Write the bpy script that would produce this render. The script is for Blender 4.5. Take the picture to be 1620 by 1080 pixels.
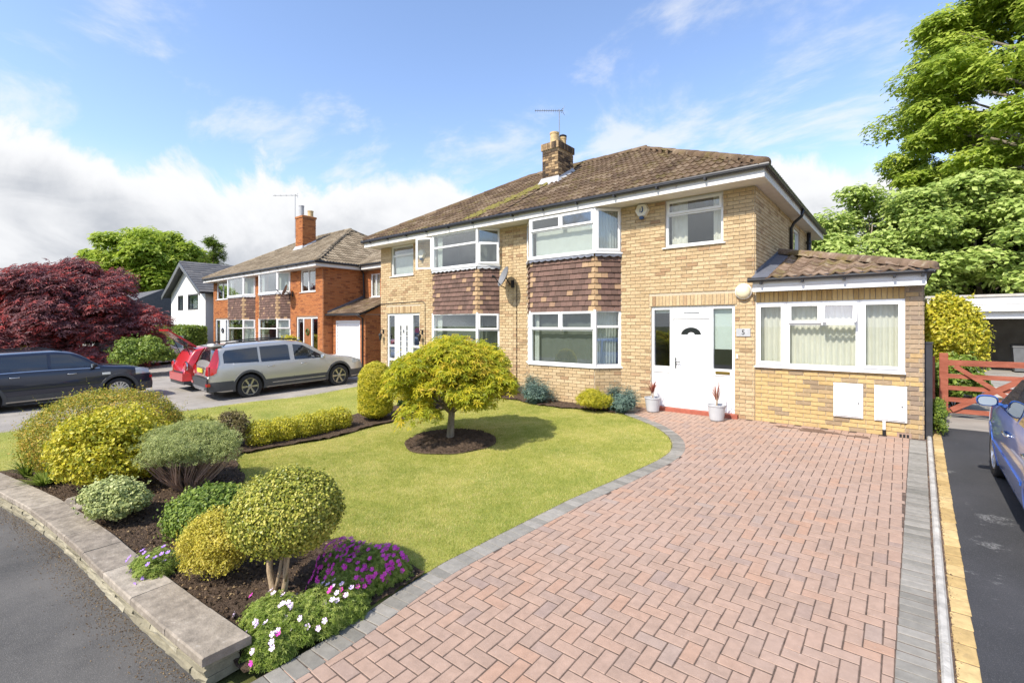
import bpy, math, random
import numpy as np
from mathutils import Vector, Matrix
random.seed(7)
RNG = np.random.default_rng(11)
R = math.radians
S = bpy.context.scene
for o in list(bpy.data.objects): bpy.data.objects.remove(o)
COL = S.collection

# ------------------------------------------------------------------ camera
TH = R(39.3)
cam_d = bpy.data.cameras.new('camera'); cam = bpy.data.objects.new('camera', cam_d); COL.objects.link(cam)
cam.location = (0, 0, 1.79); cam.rotation_euler = (R(90), 0, TH)
cam_d.sensor_width = 36; cam_d.lens = 36*755/1620; cam_d.shift_y = -25/1620
cam_d.clip_start = .05; cam_d.clip_end = 3000
S.camera = cam

# ------------------------------------------------------------------ sun, sky, exposure
SUN_AZ, SUN_EL = R(6), R(47)            # the light travels towards +Y, 6 degrees to the right of it
trav = Vector((math.sin(SUN_AZ)*math.cos(SUN_EL), math.cos(SUN_AZ)*math.cos(SUN_EL), -math.sin(SUN_EL)))
sun_d = bpy.data.lights.new('sun', 'SUN'); sun_d.energy = 3.2; sun_d.angle = R(.6); sun_d.color = (1, .93, .82)
sun = bpy.data.objects.new('sun', sun_d); COL.objects.link(sun)
sun.rotation_euler = trav.to_track_quat('-Z', 'Y').to_euler(); sun.location = (-10, -20, 30)
S.view_settings.view_transform = 'Standard'; S.view_settings.look = 'None'
S.view_settings.exposure = 0.95; S.view_settings.gamma = 1; S.view_settings.use_curve_mapping = False
S.cycles.use_denoising = True
S.cycles.max_bounces = 8; S.cycles.transparent_max_bounces = 12

W = bpy.data.worlds.new('World'); S.world = W; W.use_nodes = True
def world():
    nt = W.node_tree; nt.nodes.clear(); N = nt.nodes.new; L = nt.links.new
    def math_(op, a, b=None, c=None, clamp=False):
        n = N('ShaderNodeMath'); n.operation = op; n.use_clamp = clamp
        for i, v in enumerate((a, b, c)):
            if v is None: continue
            if hasattr(v, 'links'): L(v, n.inputs[i])
            else: n.inputs[i].default_value = v
        return n.outputs[0]
    def mapr(v, a, b, c=0., d=1., smooth=True):
        n = N('ShaderNodeMapRange'); n.interpolation_type = 'SMOOTHSTEP' if smooth else 'LINEAR'
        L(v, n.inputs[0])
        for i, x in enumerate((a, b, c, d)): n.inputs[i+1].default_value = x
        return n.outputs[0]
    out = N('ShaderNodeOutputWorld'); bg = N('ShaderNodeBackground'); L(bg.outputs[0], out.inputs[0])
    sky = N('ShaderNodeTexSky'); sky.sky_type = 'NISHITA'; sky.sun_disc = False
    sky.sun_elevation = SUN_EL; sky.sun_rotation = math.atan2(-trav.x, -trav.y)
    sky.air_density = 1.0; sky.dust_density = .6; sky.ozone_density = 1.5; sky.altitude = 50
    tc = N('ShaderNodeTexCoord'); sep = N('ShaderNodeSeparateXYZ'); L(tc.outputs['Generated'], sep.inputs[0])
    x, y, z = sep.outputs
    zz = math_('MAXIMUM', z, 0.)
    den = math_('ADD', zz, .16)
    px = math_('DIVIDE', x, den); py = math_('DIVIDE', y, den)
    cmb = N('ShaderNodeCombineXYZ'); L(px, cmb.inputs[0]); L(py, cmb.inputs[1])
    def noise(vec, scale, detail, rough, loc=(0, 0, 0), sc=(1, 1, 1), rot=0, dist=0):
        mp = N('ShaderNodeMapping'); L(vec, mp.inputs[0]); mp.inputs[1].default_value = loc; mp.inputs[3].default_value = sc
        mp.inputs[2].default_value = (0, 0, rot)
        n = N('ShaderNodeTexNoise'); L(mp.outputs[0], n.inputs['Vector'])
        n.inputs['Scale'].default_value = scale; n.inputs['Detail'].default_value = detail; n.inputs['Roughness'].default_value = rough
        n.inputs['Distortion'].default_value = dist
        return n.outputs['Fac']
    # a bank of cumulus low in the west (towards -X), thinning out to the east, open blue sky above
    west = math_('ADD', math_('MULTIPLY', x, -.90), math_('MULTIPLY', y, .16))
    n_edge = noise(tc.outputs['Generated'], 3.6, 9, .6, loc=(3.1, 1.7, .4), dist=.3)
    bank_top = math_('ADD', math_('MULTIPLY_ADD', west, .06, .245), math_('MULTIPLY', math_('SUBTRACT', n_edge, .5), .42))
    bank = mapr(math_('SUBTRACT', bank_top, z), -.006, .035)
    # fair weather clouds
    n1 = noise(cmb.outputs[0], 1.15, 9, .62, loc=(1.3, 4.4, 0), sc=(1, 1.3, 1), rot=.5, dist=.4)
    puff = mapr(n1, .50, .66, 0, .9)
    puff = math_('MULTIPLY', puff, mapr(z, .02, .10))
    low = math_('MULTIPLY', mapr(noise(tc.outputs['Generated'], 5., 8, .6, loc=(.3, 2.2, 5.)), .40, .56), mapr(z, .30, .13))
    low = math_('MULTIPLY', low, .95)
    mask = math_('MAXIMUM', math_('MAXIMUM', bank, math_('MULTIPLY', puff, .75)), low)
    # cloud brightness: own relief of lit tops and grey bases
    n2 = noise(tc.outputs['Generated'], 4.2, 6, .55, loc=(7.7, .2, 2.), sc=(1, 1, 2.2), dist=.5)
    lit = mapr(n2, .36, .66)
    depth_in = mapr(math_('SUBTRACT', bank_top, z), .03, .20)
    dark = math_('MULTIPLY', depth_in, math_('SUBTRACT', 1.1, math_('MULTIPLY', lit, .95)), clamp=True)
    cc = N('ShaderNodeMix'); cc.data_type = 'RGBA'; L(dark, cc.inputs[0])
    cc.inputs[6].default_value = (3.5, 3.53, 3.6, 1); cc.inputs[7].default_value = (1.95, 2.06, 2.26, 1)
    tint = N('ShaderNodeMix'); tint.data_type = 'RGBA'; tint.blend_type = 'MULTIPLY'; tint.inputs[0].default_value = 1
    L(sky.outputs[0], tint.inputs[6]); tint.inputs[7].default_value = (1.05, 1.02, 1.06, 1)
    mix = N('ShaderNodeMix'); mix.data_type = 'RGBA'; L(mask, mix.inputs[0]); L(tint.outputs[2], mix.inputs[6]); L(cc.outputs[2], mix.inputs[7])
    L(mix.outputs[2], bg.inputs[0]); bg.inputs[1].default_value = .148
world()

# ------------------------------------------------------------------ materials
def lin(c): return tuple(c) + (1.,) if len(c) == 3 else c
class NT:
    def __init__(s, name):
        s.m = bpy.data.materials.new(name); s.m.use_nodes = True; s.t = s.m.node_tree; s.t.nodes.clear()
        s.out = s.N('ShaderNodeOutputMaterial')
    def N(s, k): return s.t.nodes.new(k)
    def L(s, a, b): s.t.links.new(a, b)
    def pos(s): return s.N('ShaderNodeNewGeometry').outputs['Position']
    def rnd(s):
        g = s.N('ShaderNodeNewGeometry'); o = s.N('ShaderNodeObjectInfo'); a = s.N('ShaderNodeMath'); a.operation = 'ADD'
        s.L(g.outputs['Random Per Island'], a.inputs[0]); s.L(o.outputs['Random'], a.inputs[1])
        f = s.N('ShaderNodeMath'); f.operation = 'FRACT'; s.L(a.outputs[0], f.inputs[0]); return f.outputs[0]
    def noise(s, scale, detail=4, rough=.55, vec=None, sc=None, dist=0):
        n = s.N('ShaderNodeTexNoise'); v = vec or s.pos()
        if sc:
            mp = s.N('ShaderNodeMapping'); s.L(v, mp.inputs[0]); mp.inputs[3].default_value = sc; v = mp.outputs[0]
        s.L(v, n.inputs['Vector']); n.inputs['Scale'].default_value = scale; n.inputs['Detail'].default_value = detail
        n.inputs['Roughness'].default_value = rough; n.inputs['Distortion'].default_value = dist
        return n.outputs['Fac']
    def ramp(s, fac, stops, const=False):
        r = s.N('ShaderNodeValToRGB'); s.L(fac, r.inputs[0]); e = r.color_ramp.elements
        if const: r.color_ramp.interpolation = 'CONSTANT'
        while len(e) < len(stops): e.new(.5)
        for i, (p, c) in enumerate(stops):
            e[i].position = p; e[i].color = lin(c) if not isinstance(c, (int, float)) else (c, c, c, 1)
        return r.outputs[0]
    def mapr(s, v, a, b, c=0., d=1.):
        n = s.N('ShaderNodeMapRange'); n.interpolation_type = 'SMOOTHSTEP'; s.L(v, n.inputs[0])
        for i, x in enumerate((a, b, c, d)): n.inputs[i+1].default_value = x
        return n.outputs[0]
    def math(s, op, a, b):
        n = s.N('ShaderNodeMath'); n.operation = op
        for i, v in enumerate((a, b)):
            if hasattr(v, 'links'): s.L(v, n.inputs[i])
            else: n.inputs[i].default_value = v
        return n.outputs[0]
    def mix(s, fac, a, b, mode='MIX'):
        n = s.N('ShaderNodeMix'); n.data_type = 'RGBA'; n.blend_type = mode
        for i, v in ((0, fac), (6, a), (7, b)):
            if hasattr(v, 'links'): s.L(v, n.inputs[i])
            elif i == 0: n.inputs[0].default_value = v
            else: n.inputs[i].default_value = lin(v)
        return n.outputs[2]
    def bump(s, h, strength=.4, dist=.01):
        b = s.N('ShaderNodeBump'); b.inputs['Strength'].default_value = strength; b.inputs['Distance'].default_value = dist
        s.L(h, b.inputs['Height']); return b.outputs[0]
    def pbr(s, col, rough=.6, metal=0, spec=.5, normal=None, coat=0, emit=None):
        p = s.N('ShaderNodeBsdfPrincipled')
        if hasattr(col, 'links'): s.L(col, p.inputs['Base Color'])
        else: p.inputs['Base Color'].default_value = lin(col)
        if hasattr(rough, 'links'): s.L(rough, p.inputs['Roughness'])
        else: p.inputs['Roughness'].default_value = rough
        p.inputs['Metallic'].default_value = metal; p.inputs['Specular IOR Level'].default_value = spec
        p.inputs['Coat Weight'].default_value = coat; p.inputs['Coat Roughness'].default_value = .04
        if normal is not None: s.L(normal, p.inputs['Normal'])
        return p.outputs[0]
    def end(s, sh): s.L(sh, s.out.inputs[0]); return s.m
MATS = {}
def plain(name, col, rough=.5, var=.12, scale=6, metal=0, spec=.5, bump=0, bscale=60, coat=0):
    t = NT(name)
    n = t.noise(scale, 5, .6)
    a = tuple(c*(1-var) for c in col); b = tuple(min(1, c*(1+var)) for c in col)
    c = t.ramp(n, [(.3, a), (.7, b)])
    nr = t.bump(t.noise(bscale, 4), bump, .01) if bump else None
    MATS[name] = t.end(t.pbr(c, rough, metal, spec, nr, coat)); return MATS[name]
def pieces(name, stops, rough=.85, nscale=25, namt=.35, bump=.5, bscale=90, stain=None, bdist=.006):
    """material of a family of alike pieces: each piece takes its own colour from the ramp"""
    t = NT(name); c = t.ramp(t.rnd(), stops)
    g = t.ramp(t.noise(nscale, 6, .65), [(.25, 1-namt), (.75, 1+namt*.6)])
    c = t.mix(1., c, g, 'MULTIPLY')
    if stain:
        for sc, lo, hi, col, amt in stain:
            c = t.mix(t.mapr(t.noise(sc, 6, .65), lo, hi, 0, amt), c, col)
    MATS[name] = t.end(t.pbr(c, rough, 0, .25, t.bump(t.noise(bscale, 5, .6), bump, bdist))); return MATS[name]
def leafmat(name, stops, trans=.42, rough=.45, clump=1.3, spec=.35):
    t = NT(name)
    r = t.math('ADD', t.math('MULTIPLY', t.rnd(), .62), t.math('MULTIPLY', t.noise(clump, 3), .38))
    r = t.mapr(r, .1, .9)
    c = t.ramp(r, [(p_, tuple(min(.78, v*1.22) for v in c_)) for p_, c_ in stops])
    p = t.pbr(c, rough, 0, spec); tr = t.N('ShaderNodeBsdfTranslucent'); t.L(c, tr.inputs[0])
    mx = t.N('ShaderNodeMixShader'); mx.inputs[0].default_value = trans; t.L(p, mx.inputs[1]); t.L(tr.outputs[0], mx.inputs[2])
    MATS[name] = t.end(mx.outputs[0]); return MATS[name]

BUFF = [(0, (.33, .225, .125)), (.07, (.48, .35, .195)), (.3, (.54, .40, .228)), (.6, (.60, .458, .272)), (.88, (.53, .385, .215)), (.96, (.44, .29, .165)), (1, (.36, .23, .13))]
pieces('brick_buff', BUFF, .9, 30, .28, .5)
pieces('brick_golden', [(0, (.30, .22, .14)), (.08, (.38, .28, .165)), (.16, (.54, .38, .17)), (.6, (.58, .42, .195)), (.88, (.51, .355, .155)), (.94, (.38, .28, .175)), (1, (.32, .24, .15))], .9, 30, .25, .5)
pieces('brick_greyish', [(0, (.25, .19, .14)), (.3, (.33, .25, .18)), (.6, (.42, .31, .20)), (.85, (.36, .26, .17)), (1, (.5, .34, .16))], .9, 30, .25, .5)
pieces('brick_orange', [(0, (.24, .085, .04)), (.15, (.42, .16, .06)), (.5, (.50, .20, .075)), (.85, (.46, .17, .06)), (1, (.30, .11, .05))], .9, 30, .25, .5)
pieces('brick_sooty', [(0, (.06, .045, .035)), (.3, (.16, .11, .07)), (.55, (.30, .20, .11)), (.8, (.45, .31, .17)), (1, (.52, .37, .20))], .95, 12, .6, .6)
pieces('brick_soldier', [(0, (.46, .31, .13)), (.5, (.56, .39, .17)), (1, (.62, .45, .21))], .9, 30, .2, .5)
plain('mortar_buff', (.50, .425, .31), .95, .12, 20, bump=.4)
plain('mortar_orange', (.36, .23, .15), .95, .12, 20, bump=.4)
plain('mortar_pale', (.60, .52, .40), .95, .12, 20, bump=.4)
LICHEN = [(9, .60, .72, (.42, .38, .28), .55), (2.2, .50, .72, (.16, .135, .03), .55)]
pieces('roof_tile', [(0, (.10, .066, .042)), (.4, (.15, .10, .062)), (.75, (.18, .125, .078)), (1, (.24, .175, .115))], .95, 18, .45, .7, 60, LICHEN)
pieces('roof_tile_grey', [(0, (.17, .135, .09)), (.5, (.24, .19, .13)), (1, (.31, .255, .18))], .95, 14, .4, .6, 60, [(9, .62, .75, (.45, .42, .34), .5)])
pieces('slate_grey', [(0, (.10, .10, .105)), (1, (.16, .155, .15))], .8, 14, .3, .4)
pieces('pantile', [(0, (.14, .095, .066)), (.5, (.21, .145, .10)), (1, (.28, .20, .145))], .95, 18, .4, .6, 60, [(7, .56, .68, (.50, .44, .32), .45), (2.6, .50, .66, (.17, .14, .03), .6)])
pieces('hung_tile', [(0, (.125, .08, .064)), (.5, (.17, .106, .084)), (.93, (.205, .125, .10)), (.945, (.36, .23, .14)), (1, (.42, .28, .17))], .85, 25, .22, .35)
pieces('hung_tile_buff', [(0, (.36, .235, .135)), (1, (.48, .33, .185))], .85, 25, .22, .35)
plain('upvc', (.80, .80, .79), .32, .02, 3, spec=.45)
plain('white_paint', (.74, .725, .69), .55, .06, 5)
def fascia_mat():
    t = NT('fascia_paint'); n = t.noise(7, 6, .7); c = t.mix(t.mapr(n, .60, .70, 0, .75), (.74, .72, .68), (.34, .24, .19))
    MATS['fascia_paint'] = t.end(t.pbr(c, .6))
fascia_mat()
plain('soffit_paint', (.70, .655, .60), .7, .08, 4)
plain('gutter_black', (.022, .022, .024), .35, .2, 8)
plain('lead', (.16, .17, .20), .55, .2, 12, metal=.3)
plain('lead_pale', (.42, .43, .44), .6, .15, 12)
plain('chrome', (.6, .6, .6), .2, .05, metal=1)
plain('steel_grey', (.28, .29, .30), .35, .1, metal=.8)
plain('brass', (.55, .38, .12), .3, .1, metal=1)
plain('clay_pot', (.55, .40, .20), .8, .2, 10)
plain('step_red', (.36, .10, .06), .7, .2, 10)
plain('black', (.012, .012, .013), .55, .1)
plain('dark_plastic', (.055, .057, .06), .55, .12)
plain('tyre', (.02, .02, .021), .8, .2, 20, bump=.2)
plain('alloy', (.42, .40, .37), .3, .05, metal=.85)
plain('alloy_bright', (.62, .62, .62), .3, .05, metal=.8)
plain('pot_grey', (.50, .51, .52), .5, .05)
plain('globe', (.80, .72, .50), .35, .03)
plain('alarm_cream', (.74, .70, .58), .4, .03)
plain('ink_blue', (.03, .08, .22), .4, .03)
plain('meter_white', (.82, .82, .80), .4, .03)
plain('dish_grey', (.20, .205, .215), .45, .05)
plain('fence_dark', (.035, .036, .042), .6, .2)
plain('concrete', (.29, .265, .23), .9, .22, 1.6, bump=.5)
plain('concrete_pale', (.50, .47, .42), .9, .15, 4, bump=.5)
plain('kerb_white', (.43, .41, .37), .9, .3, 9, bump=.8)
plain('render_white', (.78, .765, .73), .9, .04, 2, bump=.2)
plain('wood_door', (.30, .12, .05), .5, .2, 8)
plain('curtain_cream', (.76, .745, .64), .9, .05, 5)
plain('curtain_sheer', (.56, .60, .54), .9, .06, 5)
plain('blind_green', (.60, .68, .62), .8, .03, 5)
plain('blind_grey', (.13, .15, .13), .8, .05, 5)
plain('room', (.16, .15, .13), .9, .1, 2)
plain('plate_yellow', (.80, .58, .06), .5, .03)
plain('plate_white', (.8, .8, .8), .5, .03)
def gate_mat():
    t = NT('gate_red'); n = t.noise(14, 6, .65, sc=(.3, 1, 1)); c = t.ramp(n, [(.3, (.24, .07, .042)), (.7, (.40, .135, .085))])
    MATS['gate_red'] = t.end(t.pbr(c, .8, 0, .2, t.bump(n, .3)))
gate_mat()
def bark(name, a, b, sc=14):
    t = NT(name); n = t.noise(sc, 6, .7, sc=(1, 1, .35)); c = t.ramp(n, [(.3, a), (.7, b)])
    MATS[name] = t.end(t.pbr(c, .9, 0, .2, t.bump(n, .8, .02)))
bark('bark_brown', (.045, .03, .02), (.15, .11, .075)); bark('bark_grey', (.12, .10, .075), (.36, .31, .24), 18); bark('bark_pale', (.22, .15, .09), (.50, .38, .24), 16)
def glass():
    t = NT('glass'); lw = t.N('ShaderNodeLayerWeight'); lw.inputs[0].default_value = .35
    f = t.mapr(lw.outputs['Facing'], 0., 1., .10, .75)
    g = t.N('ShaderNodeBsdfGlossy'); g.inputs['Roughness'].default_value = .01; g.inputs[0].default_value = (.92, .95, .97, 1)
    tr = t.N('ShaderNodeBsdfTransparent'); tr.inputs[0].default_value = (.95, .965, .96, 1)
    mx = t.N('ShaderNodeMixShader'); t.L(f, mx.inputs[0]); t.L(tr.outputs[0], mx.inputs[1]); t.L(g.outputs[0], mx.inputs[2])
    MATS['glass'] = t.end(mx.outputs[0])
glass()
def tinted(name, c):
    t = NT(name); MATS[name] = t.end(t.pbr(c, .03, 0, .9, coat=.6))
tinted('car_glass', (.012, .015, .02)); tinted('lamp_red', (.50, .012, .014)); tinted('lamp_clear', (.45, .47, .48)); tinted('mirror_glass', (.30, .36, .42))
def paint(name, c, metal=.0, rough=.3):
    t = NT(name); fl = t.noise(900, 2, .5)
    cc = t.ramp(fl, [(.3, tuple(v*.9 for v in c)), (.7, tuple(min(1, v*1.1) for v in c))])
    MATS[name] = t.end(t.pbr(cc, rough, metal, .5, coat=.9))
paint('paint_silver', (.50, .48, .445), .55, .34); paint('paint_red', (.52, .012, .018)); paint('paint_navy', (.010, .014, .032), .2); paint('paint_blue', (.045, .15, .55), .25, .3)
paint('paint_white', (.7, .7, .7))
# pavers and stones
pieces('paver_red', [(0, (.32, .235, .195)), (.10, (.345, .245, .19)), (.45, (.375, .258, .195)), (.75, (.385, .268, .205)), (.93, (.40, .25, .175)), (1, (.345, .265, .22))], .92, 14, .2, .6, 160, [(.55, .46, .62, (.40, .30, .25), .30), (1.3, .58, .74, (.24, .165, .125), .5), (55, .60, .70, (.46, .37, .31), .5)], .003)
pieces('paver_grey', [(0, (.19, .18, .155)), (.5, (.25, .235, .205)), (1, (.31, .29, .255))], .92, 16, .22, .6, 160, None, .003)
pieces('paver_yellow', [(0, (.42, .29, .12)), (.5, (.53, .38, .17)), (1, (.60, .45, .22))], .92, 16, .3, .6, 120, [(6, .55, .68, (.26, .19, .10), .5)], .003)
pieces('coping', [(0, (.25, .21, .165)), (.5, (.31, .265, .21)), (1, (.37, .32, .255))], .95, 11, .5, 1., 45, [(22, .60, .70, (.46, .43, .37), .45), (3, .52, .70, (.22, .185, .14), .5)])
pieces('wall_stone', [(0, (.24, .215, .15)), (.5, (.32, .29, .205)), (1, (.39, .355, .26))], .95, 14, .35, .6, 55, [(5, .55, .7, (.22, .20, .12), .5)])
def tarmac(name, a, b, grit, patch):
    t = NT(name); c = t.ramp(t.noise(1.1, 6, .65), [(.35, a), (.7, b)])
    c = t.mix(t.mapr(t.noise(190, 3, .6), .52, .72, 0, .8), c, grit)
    if patch: c = t.mix(t.math('MULTIPLY', t.mapr(t.noise(1.7, 7, .7), .60, .66), t.mapr(t.noise(60, 3), .40, .56)), c, patch)
    MATS[name] = t.end(t.pbr(c, .9, 0, .3, t.bump(t.noise(160, 4, .7), .7, .008)))
tarmac('tarmac', (.065, .063, .06), (.125, .118, .108), (.25, .235, .21), None)
tarmac('tarmac_black', (.036, .037, .040), (.058, .058, .062), (.13, .13, .13), (.17, .17, .168))
def soil():
    t = NT('soil'); n = t.noise(28, 7, .7); c = t.ramp(n, [(.3, (.06, .042, .029)), (.6, (.15, .105, .073)), (.8, (.27, .20, .145))])
    MATS['soil'] = t.end(t.pbr(c, 1, 0, .1, t.bump(t.noise(45, 6, .7), 1., .05)))
soil()
def debris_mat(): pieces('leaf_litter', [(0, (.07, .045, .025)), (.5, (.20, .13, .07)), (1, (.36, .26, .14))], .95, 30, .3, .2)
debris_mat()
plain('joint_sand', (.105, .072, .054), 1, .5, 14)
def turf(name, a, b, d):
    t = NT(name); n = t.noise(.9, 5, .6); c = t.ramp(n, [(.3, a), (.55, b), (.75, d)])
    c = t.mix(t.mapr(t.noise(80, 5, .7), .35, .75, 0, .5), c, tuple(v*.55 for v in a))
    MATS[name] = t.end(t.pbr(c, .95, 0, .15, t.bump(t.noise(120, 4, .7), .6, .01)))
turf('turf', (.21, .25, .05), (.34, .34, .08), (.48, .42, .15)); turf('ground', (.07, .085, .025), (.10, .11, .032), (.13, .12, .045))
def grassmat():
    t = NT('grass_blade'); r = t.math('ADD', t.math('MULTIPLY', t.rnd(), .22), t.math('ADD', t.math('MULTIPLY', t.noise(1.1, 5, .65), .42), t.math('MULTIPLY', t.noise(6, 5, .7), .36)))
    c = t.ramp(t.mapr(r, .34, .64), [(0, (.20, .26, .037)), (.3, (.355, .38, .066)), (.6, (.52, .49, .12)), (1, (.76, .64, .29))])
    p = t.pbr(c, .7, 0, .1); tr = t.N('ShaderNodeBsdfTranslucent'); t.L(c, tr.inputs[0]); mx = t.N('ShaderNodeMixShader'); mx.inputs[0].default_value = .3; t.L(p, mx.inputs[1]); t.L(tr.outputs[0], mx.inputs[2]); MATS['grass_blade'] = t.end(mx.outputs[0])
grassmat()
leafmat('leaf_yellow_maple', [(0, (.22, .26, .018)), (.35, (.36, .38, .025)), (.7, (.48, .45, .03)), (.92, (.56, .47, .035)), (1, (.60, .40, .07))], .45)
leafmat('leaf_red_maple', [(0, (.13, .06, .068)), (.5, (.24, .115, .115)), (.8, (.33, .095, .09)), (1, (.50, .065, .05))], .35, .45, .5, .3)
leafmat('leaf_sycamore', [(0, (.18, .26, .028)), (.5, (.32, .41, .05)), (1, (.46, .52, .09))], .5, .5, .35)
leafmat('leaf_ash', [(0, (.20, .28, .06)), (.5, (.33, .42, .10)), (1, (.46, .53, .17))], .4, .5, .5)
leafmat('leaf_dark', [(0, (.02, .04, .008)), (.5, (.05, .09, .016)), (1, (.11, .16, .028))], .3, .45, .8)
leafmat('leaf_mid', [(0, (.07, .12, .016)), (.5, (.15, .22, .03)), (1, (.28, .35, .06))], .35)
leafmat('leaf_gold', [(0, (.20, .23, .018)), (.35, (.40, .38, .025)), (.7, (.56, .49, .035)), (1, (.68, .58, .12))], .4)
leafmat('leaf_spirea', [(0, (.28, .27, .03)), (.4, (.48, .42, .05)), (.75, (.60, .51, .085)), (1, (.68, .56, .16))], .4)
leafmat('leaf_box', [(0, (.11, .14, .018)), (.4, (.25, .27, .035)), (.75, (.39, .38, .06)), (1, (.52, .47, .11))], .3, .35)
leafmat('leaf_hedge', [(0, (.11, .15, .018)), (.4, (.27, .28, .03)), (.75, (.42, .34, .04)), (1, (.50, .30, .06))], .35)
leafmat('leaf_hebe', [(0, (.20, .24, .08)), (.5, (.33, .37, .13)), (1, (.46, .48, .20))], .3)
leafmat('leaf_blue', [(0, (.055, .10, .085)), (.5, (.115, .18, .145)), (1, (.21, .285, .225))], .2)
leafmat('leaf_brown', [(0, (.08, .06, .03)), (.5, (.16, .12, .055)), (1, (.22, .20, .06))], .3)
leafmat('leaf_geranium', [(0, (.12, .18, .025)), (.5, (.24, .32, .055)), (1, (.38, .43, .11))], .4)
leafmat('leaf_cordyline', [(0, (.20, .055, .04)), (.5, (.34, .11, .075)), (1, (.42, .27, .19))], .3)
leafmat('leaf_twig', [(0, (.16, .105, .08)), (1, (.40, .28, .215))], .1)
plain('petal_magenta', (.66, .05, .44), .6, .25, 30); plain('petal_pale', (.74, .58, .78), .6, .1, 30); plain('petal_violet', (.40, .22, .70), .6, .15, 30); plain('petal_yellow', (.8, .45, .02), .6, .1)

# ------------------------------------------------------------------ object helpers
def tag(o, label=None, cat=None, group=None, kind=None):
    for k, v in (('label', label), ('category', cat), ('group', group), ('kind', kind)):
        if v: o[k] = v
    return o
def empty(name, loc=(0, 0, 0), rz=0, label=None, cat=None, group=None, rot=None):
    o = bpy.data.objects.new(name, None); COL.objects.link(o); o.location = loc; o.rotation_euler = rot or (0, 0, rz); o.empty_display_size = .2
    return tag(o, label, cat, group)
WL = {}     # world offset of untilted parents
def woff(p):
    v = Vector((0, 0, 0))
    while p is not None: v = v + p.location; p = p.parent
    return v
def link(name, me, parent=None, loc=(0, 0, 0), rot=(0, 0, 0)):
    o = bpy.data.objects.new(name, me); COL.objects.link(o); o.parent = parent; o.location = loc; o.rotation_euler = rot
    return o
def mesh_np(name, V, F, mats, smooth=False, mi=None):
    """V (n,3); F: (m,k) array or list of such arrays"""
    me = bpy.data.meshes.new(name)
    Fs = [np.asarray(f) for f in (F if isinstance(F, list) else [F]) if len(f)]
    V = np.ascontiguousarray(V, dtype=np.float32)
    me.vertices.add(len(V)); me.vertices.foreach_set('co', V.ravel())
    idx = np.concatenate([f.ravel() for f in Fs]).astype(np.int32)
    tot = np.concatenate([np.full(len(f), f.shape[1]) for f in Fs]).astype(np.int32)
    me.loops.add(len(idx)); me.loops.foreach_set('vertex_index', idx)
    st = np.concatenate([[0], np.cumsum(tot)[:-1]]).astype(np.int32)
    me.polygons.add(len(tot)); me.polygons.foreach_set('loop_start', st); me.polygons.foreach_set('loop_total', tot)
    if mi is not None: me.polygons.foreach_set('material_index', np.asarray(mi, dtype=np.int32))
    me.polygons.foreach_set('use_smooth', np.full(len(tot), bool(smooth)))
    me.update(calc_edges=True)
    for m in (mats if isinstance(mats, (list, tuple)) else [mats]): me.materials.append(MATS[m] if isinstance(m, str) else m)
    return me
BOXF = [(0, 3, 2, 1), (4, 5, 6, 7), (0, 1, 5, 4), (1, 2, 6, 5), (2, 3, 7, 6), (3, 0, 4, 7)]
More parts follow.
